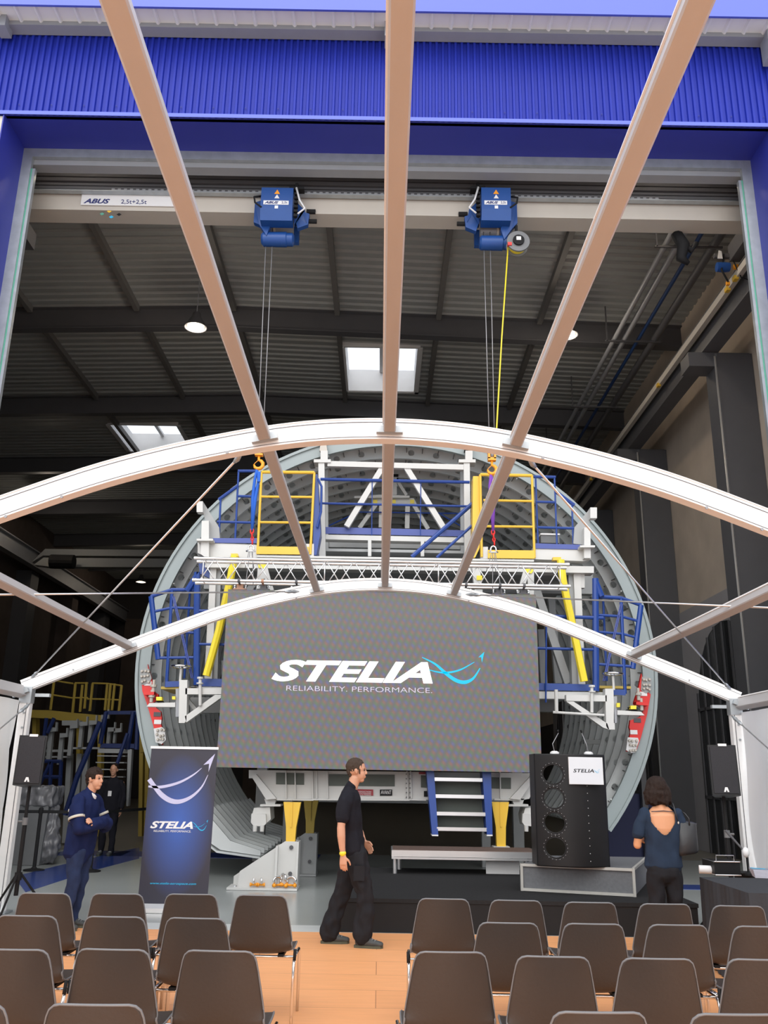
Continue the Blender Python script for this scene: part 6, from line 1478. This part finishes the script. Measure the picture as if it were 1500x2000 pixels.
# ================================================================ PEOPLE
def head(mb, c, s=1.0, yaw=0.0, face=True):
    """head facing +X, c = centre at ear height; s scales"""
    m_ = Matrix.Translation(c) @ Matrix.Rotation(yaw, 4, 'Z') @ Matrix.Scale(s, 4)
    h = MB()
    h.ell((-0.012, 0, 0.035), 0.098, 0.075, 0.092, 24, 16)      # cranium
    h.ell((0.028, 0, -0.030), 0.062, 0.058, 0.075, 20, 12)      # face
    h.ell((0.045, 0, -0.086), 0.034, 0.034, 0.028, 16, 10)      # chin
    h.loft([((0.00, 0, -0.07), 0.050, 0.045), ((0.045, 0, -0.082), 0.036, 0.026)], (0, 1, 0), 14)  # jaw
    h.loft([((0.080, 0, 0.018), 0.009, 0.010), ((0.098, 0, -0.012), 0.012, 0.013), ((0.100, 0, -0.024), 0.016, 0.010)], (0, 1, 0), 10)  # nose
    h.loft([((0.076, -0.035, 0.030), 0.008, 0.007), ((0.086, 0, 0.028), 0.008, 0.008), ((0.076, 0.035, 0.030), 0.008, 0.007)], (0, 0, 1), 8)  # brow
    h.ell((0.084, 0, -0.052), 0.012, 0.022, 0.007, 12, 8); h.ell((0.082, 0, -0.063), 0.012, 0.019, 0.007, 12, 8)
    for sy in (-1, 1):
        h.loft([((0.0, sy*0.072, -0.022), 0.011, 0.009), ((-0.008, sy*0.080, 0.0), 0.018, 0.008), ((-0.010, sy*0.082, 0.018), 0.017, 0.007)], (1, 0, 0), 10)
    mb.join(h.xf(m_)); return m_
def face_bits(par, m_, skinm):
    for sy in (-1, 1):
        obj('eye', MB().ell((0.079, sy*0.030, 0.012), 0.009, 0.013, 0.007, 10, 6).xf(m_), 'eye', par, smooth=True)
        obj('eyebrow', MB().loft([((0.081, sy*0.015, 0.030), 0.004, 0.003), ((0.080, sy*0.045, 0.033), 0.003, 0.003)], (0, 0, 1), 6).xf(m_), 'hair', par)
    obj('mouth', MB().ell((0.0945, 0, -0.0575), 0.003, 0.017, 0.0022, 10, 6).xf(m_), 'lip', par, smooth=True)
def hand(mb, wrist, d, palm_n, thumb_s, curl=0.35, s=1.0):
    """wrist point, pointing direction d, palm normal, thumb side sign"""
    d = Vector(d).normalized(); n = Vector(palm_n); n = (n-d*n.dot(d)).normalized(); sd = d.cross(n)*thumb_s
    W = Vector(wrist)
    mb.loft([(W-d*0.02, 0.026*s, 0.020*s), (W+d*0.03*s, 0.036*s, 0.017*s), (W+d*0.085*s, 0.042*s, 0.015*s)], sd, 14)
    for k, (o_, L_) in enumerate(((0.031, 0.068), (0.010, 0.078), (-0.011, 0.072), (-0.031, 0.056))):
        b = W+d*0.082*s+sd*o_*s; r = 0.0088*s
        spread = sd*(o_*0.35)
        c1 = curl; p1 = b+(d*math.cos(c1)+n*math.sin(c1)+spread)*L_*0.45*s
        c2 = curl*2.1; p2 = p1+(d*math.cos(c2)+n*math.sin(c2)+spread)*L_*0.32*s
        c3 = curl*2.9; p3 = p2+(d*math.cos(c3)+n*math.sin(c3))*L_*0.26*s
        mb.tube([b-d*0.02, b, p1, p2, p3], [r, r*1.05, r, r*0.92, r*0.72], 8)
    b = W+d*0.028*s+sd*0.026*s
    p1 = b+(d*0.6+sd*0.75+n*0.25).normalized()*0.036*s; p2 = p1+(d*0.9+sd*0.3+n*0.35).normalized()*0.032*s; p3 = p2+(d*0.95+sd*0.1+n*0.35).normalized()*0.022*s
    mb.tube([b-sd*0.015, b, p1, p2, p3], [0.012*s, 0.0125*s, 0.011*s, 0.0098*s, 0.0072*s], 8)
def V3(x, y, z): return Vector((x, y, z))
def place(mb, O, yaw=0, s=1.0): return mb.xf(Matrix.Translation(O) @ Matrix.Rotation(yaw, 4, 'Z') @ Matrix.Scale(s, 4))
def shoe(toe_dir, ankle, parent, O, yaw, s=1.0, pitch=0.0, name='shoe'):
    d = Vector(toe_dir).normalized(); a = Vector(ankle); sd = Vector((-d.y, d.x, 0)); up = V3(0, 0, 1)
    m_ = MB().loft([(a-d*0.06-up*0.055, 0.036, 0.040), (a+d*0.02-up*0.045, 0.042, 0.050), (a+d*0.10-up*0.062, 0.046, 0.034), (a+d*0.175-up*0.070, 0.040, 0.025)], sd, 14)
    m_.loft([(a+up*0.01, 0.042, 0.046), (a-up*0.05, 0.040, 0.048)], sd, 12)
    o = obj(name, place(remeshed(m_, 0.008, 2), O, yaw, s), 'shoe', parent, smooth=True)
    z0 = a.z-0.105
    so = MB().prism([a+d*x_+sd*y_+up*(z0-a.z) for x_, y_ in ((-0.092, -0.025), (-0.098, 0.0), (-0.092, 0.025), (0.0, 0.034), (0.11, 0.043), (0.17, 0.032), (0.193, 0.0), (0.17, -0.032), (0.11, -0.043), (0.0, -0.034))], (0, 0, 0.024))
    obj('sole', place(so, O, yaw, s), 'sole', o)
    lc = MB()
    for k in range(3): lc.tube([a+d*(0.055+k*0.028)+sd*0.028-up*(0.018+k*0.011), a+d*(0.06+k*0.028)-up*(0.004+k*0.011)-up*0.004, a+d*(0.055+k*0.028)-sd*0.028-up*(0.018+k*0.011)], 0.004, 6)
    obj('laces', place(lc, O, yaw, s), 'greysteel', o)
# ---- walking man, local: +X forward (to the right in the photo), camera on -Y side
O = V3(*PZ(688, 1847, 0)); K = 1.0
w1 = thing('person', 'person with short brown hair walking to the right in black t-shirt and black work trousers', 'person', O)
body = MB()
HC = V3(0.005, 0, 1.665)
hm = head(body, HC, 1.0)
body.loft([(V3(-0.055, 0, 1.45), 0.062, 0.062), (V3(-0.035, 0, 1.52), 0.054, 0.056), (V3(-0.012, 0, 1.60), 0.052, 0.058)], (0, 1, 0), 16)
body.loft([(V3(-0.06, 0, 1.40), 0.15, 0.09), (V3(-0.04, 0, 1.2), 0.12, 0.08), (V3(-0.02, 0, 1.0), 0.10, 0.07)], (0, 1, 0), 16)
# near (right) arm hanging, far arm swung forward
body.loft([(V3(-0.10, -0.20, 1.40), 0.045, 0.045), (V3(-0.125, -0.235, 1.25), 0.044, 0.044), (V3(-0.135, -0.25, 1.12), 0.038, 0.040)], (0, 1, 0), 14)
body.loft([(V3(-0.135, -0.25, 1.12), 0.039, 0.042), (V3(-0.13, -0.255, 1.04), 0.038, 0.042), (V3(-0.118, -0.25, 0.93), 0.028, 0.032), (V3(-0.108, -0.245, 0.875), 0.023, 0.027)], (0, 1, 0), 14)
hand(body, V3(-0.107, -0.243, 0.86), (0.05, 0.02, -1), (0.35, 1, 0), 1, 0.22)
body.loft([(V3(-0.05, 0.20, 1.40), 0.045, 0.045), (V3(-0.02, 0.24, 1.25), 0.044, 0.044), (V3(0.0, 0.25, 1.13), 0.038, 0.040)], (0, 1, 0), 14)
body.loft([(V3(0.0, 0.25, 1.13), 0.039, 0.042), (V3(0.05, 0.24, 1.04), 0.036, 0.038), (V3(0.085, 0.22, 0.97), 0.024, 0.028)], (0, 1, 0), 14)
hand(body, V3(0.09, 0.215, 0.96), (0.72, -0.15, -0.75), (-0.45, -0.9, -0.3), -1, 0.30)
# legs inside the trousers
LN = [V3(0.03, -0.09, 0.92), V3(0.11, -0.10, 0.50), V3(0.095, -0.10, 0.10)]   # near leg, forward
LF = [V3(-0.02, 0.09, 0.92), V3(-0.12, 0.10, 0.50), V3(-0.24, 0.10, 0.11)]     # far leg, trailing
for L_ in (LN, LF): body.loft([(L_[0], 0.05, 0.05), (L_[1], 0.036, 0.036), (L_[2], 0.032, 0.032)], (0, 1, 0), 12)
obj('body', place(remeshed(body, 0.0055, 1), O), 'skin', w1, smooth=True)
hmw = Matrix.Translation(O) @ hm
face_bits(w1, hmw, 'skin')
hr = MB().ell((-0.020, 0, 0.048), 0.100, 0.081, 0.090, 24, 16)
hr.loft([((-0.085, 0, 0.0), 0.055, 0.026), ((-0.068, 0, -0.045), 0.045, 0.02)], (0, 1, 0), 12)
hrm = remeshed(hr, 0.007, 1, 0.006, 40)
keep = [i for i, v in enumerate(hrm.v)]
hrm.v = [v if not (v.x > 0.055 and v.z < 0.075) else V3(0.052, v.y*0.86, v.z) for v in hrm.v]
obj('hair', hrm.xf(hmw), 'hairs', w1, smooth=True)
for sy in (-1, 1): obj('sideburn', MB().loft([((0.028, sy*0.073, 0.02), 0.009, 0.006), ((0.030, sy*0.070, -0.025), 0.006, 0.005)], (1, 0, 0), 8).xf(hmw), 'hairs', w1)
tee = MB()
tee.loft([(V3(-0.055, 0, 1.495), 0.075, 0.070), (V3(-0.062, 0, 1.455), 0.165, 0.092), (V3(-0.062, 0, 1.38), 0.208, 0.115), (V3(-0.052, 0, 1.25), 0.190, 0.122), (V3(-0.045, 0, 1.08), 0.172, 0.120), (V3(-0.03, 0, 0.95), 0.180, 0.126), (V3(-0.022, 0, 0.885), 0.186, 0.130)], (0, 1, 0), 22)
tee.loft([(V3(-0.075, -0.15, 1.43), 0.06, 0.07), (V3(-0.105, -0.215, 1.36), 0.07, 0.078), (V3(-0.125, -0.24, 1.24), 0.066, 0.075), (V3(-0.13, -0.245, 1.20), 0.064, 0.074)], (0, 1, 0), 16)
tee.loft([(V3(-0.06, 0.15, 1.43), 0.06, 0.07), (V3(-0.045, 0.215, 1.36), 0.07, 0.078), (V3(-0.015, 0.245, 1.22), 0.062, 0.07)], (0, 1, 0), 16)
obj('t_shirt', place(remeshed(tee, 0.009, 2, 0.016, 7), O), 'tee', w1, smooth=True)
obj('collar', place(MB().loft([(V3(-0.05, 0, 1.50), 0.066, 0.064), (V3(-0.045, 0, 1.53), 0.060, 0.060)], (0, 1, 0), 18), O), 'tee', w1, smooth=True)
tr = MB()
tr.loft([(V3(-0.02, 0, 1.0), 0.150, 0.110), (V3(-0.015, 0, 0.90), 0.170, 0.125), (V3(-0.005, 0, 0.82), 0.168, 0.128)], (0, 1, 0), 20)
tr.loft([(V3(0.01, -0.085, 0.86), 0.098, 0.118), (V3(0.06, -0.095, 0.68), 0.092, 0.108), (V3(0.115, -0.10, 0.50), 0.078, 0.086), (V3(0.120, -0.10, 0.30), 0.076, 0.090), (V3(0.102, -0.10, 0.12), 0.075, 0.098), (V3(0.10, -0.10, 0.08), 0.070, 0.092)], (0, 1, 0), 18)
tr.loft([(V3(-0.02, 0.085, 0.86), 0.098, 0.118), (V3(-0.06, 0.095, 0.68), 0.092, 0.105), (V3(-0.115, 0.10, 0.50), 0.082, 0.090), (V3(-0.18, 0.10, 0.30), 0.076, 0.086), (V3(-0.235, 0.10, 0.12), 0.080, 0.100), (V3(-0.245, 0.10, 0.07), 0.076, 0.094)], (0, 1, 0), 18)
tro = obj('trousers', place(remeshed(tr, 0.009, 2, 0.020, 11), O), 'trous', w1, smooth=True)
obj('thigh_pocket', place(MB().box(0.0, 0.11, -0.205, -0.195, 0.62, 0.76).xf(Matrix.Rotation(-0.0, 4, 'Y')), O), 'trous', tro)
shoe((1, -0.12, 0), V3(0.115, -0.10, 0.105), w1, O, 0)
shoe((1, 0.05, 0), V3(-0.225, 0.10, 0.105), w1, O, 0)
obj('wristband', place(MB().loft([(V3(-0.112, -0.247, 0.885), 0.030, 0.034), (V3(-0.110, -0.246, 0.872), 0.030, 0.034)], (0, 1, 0), 16), O), 'yellowb', w1)

# ---- standing man with crossed arms
O = V3(*PZ(150, 1814, 0)); O.x -= 0.06; YAW = -0.22
w2 = thing('person', 'person standing with crossed arms in a navy jacket with pale reflective stripes and jeans', 'person', O)
body = MB(); HC = V3(0.10, 0, 1.585)
hm = head(body, HC, 1.0, -0.15)
body.loft([(V3(0.04, 0, 1.38), 0.062, 0.062), (V3(0.06, 0, 1.45), 0.054, 0.056), (V3(0.085, 0, 1.53), 0.052, 0.056)], (0, 1, 0), 16)
body.loft([(V3(0.03, 0, 1.33), 0.14, 0.09), (V3(0.03, 0, 1.1), 0.12, 0.09)], (0, 1, 0), 14)
# left hand showing at the crossing
body.loft([(V3(0.10, -0.10, 1.10), 0.03, 0.03), (V3(0.19, -0.15, 1.13), 0.026, 0.03)], (0, 0, 1), 12)
hand(body, V3(0.185, -0.145, 1.13), (0.35, -0.8, 0.25), (-0.6, -0.3, -0.6), 1, 0.5, 0.9)
for sy in (-1, 1): body.loft([(V3(0.0, sy*0.095, 0.86), 0.05, 0.05), (V3(0.005, sy*0.10, 0.46), 0.036, 0.036), (V3(-0.055, sy*0.10, 0.11), 0.032, 0.032)], (0, 1, 0), 12)
obj('body', place(remeshed(body, 0.0055, 1), O, YAW), 'skin', w2, smooth=True)
MW = Matrix.Translation(O) @ Matrix.Rotation(YAW, 4, 'Z'); hmw = MW @ hm
face_bits(w2, hmw, 'skin')
hr = MB().ell((-0.022, 0, 0.050), 0.106, 0.086, 0.094, 24, 16)
hr.loft([((-0.088, 0, 0.01), 0.062, 0.03), ((-0.075, 0, -0.045), 0.050, 0.022)], (0, 1, 0), 12).loft([((0.05, -0.03, 0.11), 0.03, 0.02), ((0.085, -0.01, 0.075), 0.022, 0.012), ((0.086, 0.02, 0.06), 0.02, 0.01)], (0, 1, 0), 10)
hrm = remeshed(hr, 0.007, 1, 0.010, 25)
hrm.v = [v if not (v.x > 0.05 and v.z < 0.055) else V3(0.048, v.y*0.86, v.z) for v in hrm.v]
obj('hair', hrm.xf(hmw), 'hair', w2, smooth=True)
jk = MB()
jk.loft([(V3(0.045, 0, 1.43), 0.080, 0.078), (V3(0.03, 0, 1.395), 0.16, 0.10), (V3(0.015, 0, 1.32), 0.215, 0.125), (V3(0.01, 0, 1.18), 0.21, 0.145), (V3(0.01, 0, 1.02), 0.20, 0.150), (V3(-0.005, 0, 0.88), 0.205, 0.155), (V3(-0.01, 0, 0.78), 0.205, 0.150)], (0, 1, 0), 22)
# arms: shoulder -> elbow -> across the chest
jk.loft([(V3(0.02, -0.16, 1.36), 0.07, 0.075), (V3(0.03, -0.235, 1.28), 0.075, 0.085), (V3(0.08, -0.27, 1.14), 0.070, 0.078), (V3(0.13, -0.265, 1.05), 0.066, 0.070)], (0, 1, 0), 16)
jk.loft([(V3(0.11, -0.27, 1.05), 0.062, 0.066), (V3(0.19, -0.20, 1.07), 0.058, 0.06), (V3(0.25, -0.06, 1.10), 0.055, 0.055), (V3(0.24, 0.10, 1.12), 0.05, 0.05)], (0, 0, 1), 14)
jk.loft([(V3(0.02, 0.16, 1.36), 0.07, 0.075), (V3(0.03, 0.235, 1.28), 0.075, 0.082), (V3(0.10, 0.26, 1.14), 0.068, 0.075), (V3(0.16, 0.25, 1.06), 0.06, 0.068)], (0, 1, 0), 16)
jk.loft([(V3(0.16, 0.25, 1.06), 0.06, 0.062), (V3(0.25, 0.14, 1.10), 0.055, 0.058), (V3(0.25, 0.0, 1.14), 0.05, 0.05), (V3(0.20, -0.11, 1.13), 0.044, 0.046)], (0, 0, 1), 14)
jko = obj('jacket', place(remeshed(jk, 0.010, 2, 0.026, 7), O, YAW), 'jacket', w2, smooth=True)
obj('jacket_collar', place(MB().loft([(V3(0.045, 0, 1.41), 0.078, 0.072), (V3(0.05, 0, 1.46), 0.066, 0.064)], (0, 1, 0), 18), O, YAW), 'jacket', jko, smooth=True)
obj('shirt_collar', place(MB().prism([(0.105, -0.045, 1.44), (0.135, -0.02, 1.40), (0.125, -0.01, 1.37), (0.09, -0.05, 1.42)], (0.0, 0.03, 0.0)), O, YAW), 'white', w2)
def tape(sec, name='reflective_stripe'):
    m_ = MB(); m_.loft(sec, (0, 1, 0), 18); return m_
def armband(c, d, ra, rb, w, par):
    c = Vector(c); d = Vector(d).normalized(); n = 22; side = V3(0, 1, 0); a = (side-d*side.dot(d)).normalized(); b = d.cross(a); vs = []
    for off in (-w/2, w/2):
        for k in range(n): vs.append(c+d*off+a*ra*math.cos(2*PI*k/n)+b*rb*math.sin(2*PI*k/n))
    m_ = MB().add(vs, [(k, (k+1) % n, n+(k+1) % n, n+k) for k in range(n)])
    o = obj('reflective_stripe', place(m_, O, YAW), 'reflect', par, smooth=True)
    md = o.modifiers.new('t', 'SOLIDIFY'); md.thickness = 0.004; md.offset = 1
armband((0.07, -0.262, 1.175), (0.30, -0.15, -0.85), 0.080, 0.090, 0.028, jko)
armband((0.075, 0.257, 1.19), (0.35, 0.15, -0.85), 0.078, 0.088, 0.028, jko)
obj('back_stripe', place(MB().beam((-0.125, -0.12, 1.245), (-0.135, -0.02, 1.235), 0.012, 0.028), O, YAW), 'reflect', jko)
jn = MB(); jn.loft([(V3(0, 0, 0.90), 0.15, 0.11), (V3(0, 0, 0.80), 0.165, 0.118)], (0, 1, 0), 18)
jn.loft([(V3(0.01, -0.09, 0.82), 0.092, 0.105), (V3(0.02, -0.10, 0.64), 0.082, 0.092), (V3(0.015, -0.10, 0.45), 0.066, 0.074), (V3(-0.02, -0.10, 0.26), 0.062, 0.070), (V3(-0.055, -0.10, 0.08), 0.060, 0.074)], (0, 1, 0), 16)
jn.loft([(V3(0.0, 0.09, 0.82), 0.092, 0.105), (V3(0.0, 0.10, 0.64), 0.082, 0.092), (V3(-0.01, 0.10, 0.45), 0.066, 0.074), (V3(-0.04, 0.10, 0.26), 0.062, 0.070), (V3(-0.07, 0.10, 0.08), 0.060, 0.074)], (0, 1, 0), 16)
obj('jeans', place(remeshed(jn, 0.010, 2, 0.022, 9), O, YAW), 'jeans', w2, smooth=True)
shoe((1, -0.15, 0), V3(-0.045, -0.10, 0.105), w2, O, YAW); shoe((1, 0.15, 0), V3(-0.06, 0.10, 0.105), w2, O, YAW)
w2.scale = (0.955, 0.955, 0.965)

# ---- woman seen from behind: facing +Y; build facing +X then turn by 90 degrees
O = V3(P(1290, 1600, 8.75).x, 8.75, 0.0); YAW = PI/2+0.06
w3 = thing('person', 'person with dark bobbed hair seen from behind in a blue open-backed top', 'person', O)
body = MB(); HC = V3(0.03, 0.012, 1.535)
hm = head(body, HC, 0.94)
body.loft([(V3(-0.03, 0, 1.34), 0.058, 0.056), (V3(-0.01, 0, 1.40), 0.047, 0.048), (V3(0.01, 0.01, 1.47), 0.046, 0.05)], (0, 1, 0), 16)
body.loft([(V3(-0.02, 0, 1.355), 0.11, 0.055), (V3(-0.025, 0, 1.31), 0.165, 0.082), (V3(-0.02, 0, 1.20), 0.155, 0.098), (V3(-0.01, 0, 1.05), 0.125, 0.085), (V3(0.0, 0, 0.92), 0.12, 0.08)], (0, 1, 0), 20)
# image left = local +Y after the turn
body.loft([(V3(-0.02, 0.175, 1.30), 0.045, 0.048), (V3(-0.01, 0.215, 1.16), 0.040, 0.042), (V3(0.02, 0.235, 1.04), 0.036, 0.038)], (0, 1, 0), 14)
body.loft([(V3(0.01, 0.235, 1.04), 0.036, 0.038), (V3(0.12, 0.20, 1.05), 0.030, 0.032), (V3(0.21, 0.14, 1.09), 0.023, 0.025)], (0, 0, 1), 14)
hand(body, V3(0.21, 0.14, 1.09), (0.6, -0.8, 0.1), (-0.8, -0.6, 0), 1, 0.5, 0.85)
body.loft([(V3(-0.02, -0.175, 1.30), 0.045, 0.048), (V3(-0.0, -0.215, 1.18), 0.040, 0.042), (V3(0.03, -0.225, 1.09), 0.036, 0.038)], (0, 1, 0), 14)
body.loft([(V3(0.03, -0.225, 1.09), 0.036, 0.038), (V3(0.10, -0.21, 1.12), 0.030, 0.032), (V3(0.17, -0.17, 1.20), 0.023, 0.025)], (0, 0, 1), 14)
hand(body, V3(0.17, -0.17, 1.20), (0.5, 0.6, 0.6), (-0.8, 0.6, 0), -1, 0.5, 0.85)
for sy in (-1, 1): body.loft([(V3(0.0, sy*0.085, 0.86), 0.05, 0.05), (V3(0.0, sy*0.09, 0.46), 0.036, 0.036), (V3(0, sy*0.09, 0.11), 0.03, 0.03)], (0, 1, 0), 12)
obj('body', place(remeshed(body, 0.006, 1), O, YAW), 'skinw', w3, smooth=True)
MW = Matrix.Translation(O) @ Matrix.Rotation(YAW, 4, 'Z'); hmw = MW @ hm
face_bits(w3, hmw, 'skinw')
hr = MB().ell((-0.022, 0, 0.035), 0.118, 0.108, 0.108, 24, 16)
hr.loft([((-0.030, 0, 0.02), 0.128, 0.105), ((-0.035, 0, -0.05), 0.138, 0.098), ((-0.040, 0, -0.10), 0.122, 0.075)], (0, 1, 0), 20)
for k in range(14):
    a = PI*0.28+PI*1.44*k/13
    hr.loft([((-0.03+0.095*math.cos(a), 0.115*math.sin(a), -0.02), 0.03, 0.024), ((-0.04+0.085*math.cos(a), 0.118*math.sin(a), -0.105-0.015*(k % 3)), 0.022, 0.014)], (0, 1, 0), 8)
hrm = remeshed(hr, 0.008, 6, 0.007, 22)
hrm.v = [v if v.x < 0.062 else V3(0.060, v.y, v.z) for v in hrm.v]
obj('hair', hrm.xf(hmw), 'hair', w3, smooth=True)
# top with a deep V at the back: body-following shell cut by the neckline
bl = MB()
bl.loft([(V3(-0.02, 0, 1.368), 0.135, 0.060), (V3(-0.025, 0, 1.325), 0.185, 0.092), (V3(-0.02, 0, 1.20), 0.178, 0.110), (V3(-0.01, 0, 1.05), 0.165, 0.112), (V3(0.0, 0, 0.93), 0.178, 0.120), (V3(0.0, 0, 0.86), 0.180, 0.122)], (0, 1, 0), 24)
bl.loft([(V3(-0.02, 0.15, 1.33), 0.055, 0.06), (V3(-0.02, 0.190, 1.26), 0.056, 0.060), (V3(-0.01, 0.23, 1.13), 0.058, 0.062)], (0, 1, 0), 16)
bl.loft([(V3(-0.02, -0.15, 1.33), 0.055, 0.06), (V3(-0.02, -0.190, 1.26), 0.056, 0.060), (V3(0.0, -0.225, 1.16), 0.056, 0.06)], (0, 1, 0), 16)
blm = remeshed(bl, 0.0065, 4, 0.016, 8)
def inV(v):
    if v.x > 0.0: return v.z > 1.33 and abs(v.y-0.0) < 0.09
    hw = 0.118*min(1, max(0, (v.z-1.135)/0.12))**0.6 if v.z > 1.135 else 0
    return v.z > 1.135 and abs(v.y-0.012) < hw
ff = [f for f in blm.f if not all(inV(blm.v[i]) for i in f)]
blm.f = ff
o = obj('top', place(blm, O, YAW), 'blouse', w3, smooth=True)
obj('neck_strap', place(MB().tube([(-0.088, 0.115, 1.345), (-0.093, 0.0, 1.352), (-0.088, -0.115, 1.345)], 0.004, 6), O, YAW), 'blouse', w3)
ps = MB(); ps.loft([(V3(0, 0, 0.93), 0.135, 0.10), (V3(-0.005, 0, 0.84), 0.165, 0.118), (V3(-0.005, 0, 0.78), 0.165, 0.115)], (0, 1, 0), 20)
for sy in (-1, 1): ps.loft([(V3(-0.005, sy*0.08, 0.80), 0.086, 0.10), (V3(0, sy*0.088, 0.62), 0.076, 0.085), (V3(0, sy*0.09, 0.45), 0.06, 0.066), (V3(-0.005, sy*0.09, 0.28), 0.055, 0.060), (V3(0, sy*0.09, 0.09), 0.050, 0.055)], (0, 1, 0), 16)
obj('trousers', place(remeshed(ps, 0.010, 2, 0.02, 9), O, YAW), 'trous', w3, smooth=True)
shoe((1, -0.1, 0), V3(0.0, -0.09, 0.105), w3, O, YAW, 1.0); shoe((1, 0.1, 0), V3(0.0, 0.09, 0.105), w3, O, YAW, 1.0)
# her bag
hx = P(1340, 1640, 8.72)
bt = thing('handbag', 'black leather tote bag hanging from the shoulder of the person in slate blue', 'handbag', (hx.x, 8.72, hx.z-0.17))
bb = MB()
z0_, z1_ = P(1338, 1668, 8.72).z, P(1338, 1603, 8.72).z
rings = []
for k, (z, w, d_, ox) in enumerate(((z0_, 0.10, 0.055, 0.0), (z0_+0.03, 0.105, 0.07, 0.0), (z0_+0.15, 0.098, 0.06, 0.005), (z0_+0.27, 0.098, 0.035, 0.01), (z1_, 0.10, 0.014, 0.015))):
    n_ = 20; rings.append([(hx.x+ox+w*(abs(math.cos(a))**0.55)*(1 if math.cos(a) > 0 else -1), 8.72+d_*math.sin(a), z+0.012*math.cos(a)*(k-2)*-1) for a in [2*PI*i/n_ for i in range(n_)]])
bb.add([p for r_ in rings for p in r_], [tuple(range(20))[::-1], tuple(range(80, 100))]+[(a*20+i, a*20+(i+1) % 20, (a+1)*20+(i+1) % 20, (a+1)*20+i) for a in range(4) for i in range(20)])
obj('bag_body', bb, 'leather', bt, smooth=True)
shp = (P(1313, 1567, 8.70)); shp.z -= 0.015
obj('strap', MB().tube([P(1325, 1608, 8.66), P(1320, 1590, 8.655), shp+V3(0, -0.02, 0.0), shp+V3(0.0, 0.08, 0.02), P(1333, 1600, 8.80)], 0.006, 6), 'leather', bt, smooth=True)
obj('strap', MB().tube([P(1347, 1612, 8.68), P(1345, 1598, 8.68), P(1337, 1588, 8.70), P(1330, 1585, 8.72)], 0.006, 6), 'leather', bt, smooth=True)
obj('buckle', MB().ell(P(1325, 1607, 8.655), 0.008, 0.005, 0.012, 10, 8), 'cream', bt, smooth=True)

# ---- person standing far back in the dark
O = V3(*PZ(213, 1690, 0)); O = V3(P(213, 1600, 18.5).x, 18.5, 0); YAW = -PI/2
w4 = thing('person', 'person in black with a white badge standing in the dark behind the man in navy', 'person', O)
body = MB(); hm = head(body, V3(0.0, 0, 1.62), 1.0)
body.loft([(V3(-0.03, 0, 1.40), 0.06, 0.06), (V3(-0.01, 0, 1.56), 0.05, 0.055)], (0, 1, 0), 14)
body.loft([(V3(-0.02, 0, 1.35), 0.14, 0.09), (V3(0, 0, 1.0), 0.13, 0.09)], (0, 1, 0), 14)
for sy in (-1, 1):
    body.loft([(V3(0, sy*0.19, 1.38), 0.045, 0.045), (V3(0.01, sy*0.24, 1.10), 0.038, 0.04), (V3(0.06, sy*0.24, 0.88), 0.026, 0.028)], (0, 1, 0), 12)
    hand(body, V3(0.062, sy*0.24, 0.87), (0.1, 0, -1), (0.2, -sy, 0), -sy, 0.3)
    body.loft([(V3(0, sy*0.09, 0.88), 0.05, 0.05), (V3(0, sy*0.10, 0.48), 0.04, 0.04), (V3(0, sy*0.10, 0.1), 0.035, 0.035)], (0, 1, 0), 12)
obj('body', place(remeshed(body, 0.009, 1), O, YAW), 'skin', w4, smooth=True)
hmw = Matrix.Translation(O) @ Matrix.Rotation(YAW, 4, 'Z') @ hm
obj('hair', remeshed(MB().ell((-0.028, 0, 0.05), 0.10, 0.084, 0.092, 20, 12), 0.01, 1, 0.006, 30).xf(hmw), 'hair', w4, smooth=True)
jk = MB(); jk.loft([(V3(-0.03, 0, 1.45), 0.10, 0.08), (V3(-0.02, 0, 1.36), 0.21, 0.12), (V3(0, 0, 1.1), 0.19, 0.13), (V3(0, 0, 0.85), 0.19, 0.13)], (0, 1, 0), 20)
for sy in (-1, 1): jk.loft([(V3(0, sy*0.16, 1.39), 0.06, 0.07), (V3(0, sy*0.23, 1.25), 0.06, 0.065), (V3(0.02, sy*0.25, 1.05), 0.052, 0.055), (V3(0.055, sy*0.24, 0.90), 0.042, 0.044)], (0, 1, 0), 14)
for sy in (-1, 1): jk.loft([(V3(0, sy*0.09, 0.85), 0.092, 0.10), (V3(0, sy*0.10, 0.46), 0.068, 0.075), (V3(0, sy*0.10, 0.08), 0.06, 0.07)], (0, 1, 0), 14)
obj('dark_clothes', place(remeshed(jk, 0.014, 2, 0.02, 7), O, YAW), 'tee', w4, smooth=True)
obj('badge', place(MB().box(0.128, 0.134, -0.035, 0.035, 1.12, 1.22), O, YAW), 'white', w4)
shoe((1, 0, 0), V3(0.0, -0.10, 0.105), w4, O, YAW); shoe((1, 0, 0), V3(0.0, 0.10, 0.105), w4, O, YAW)
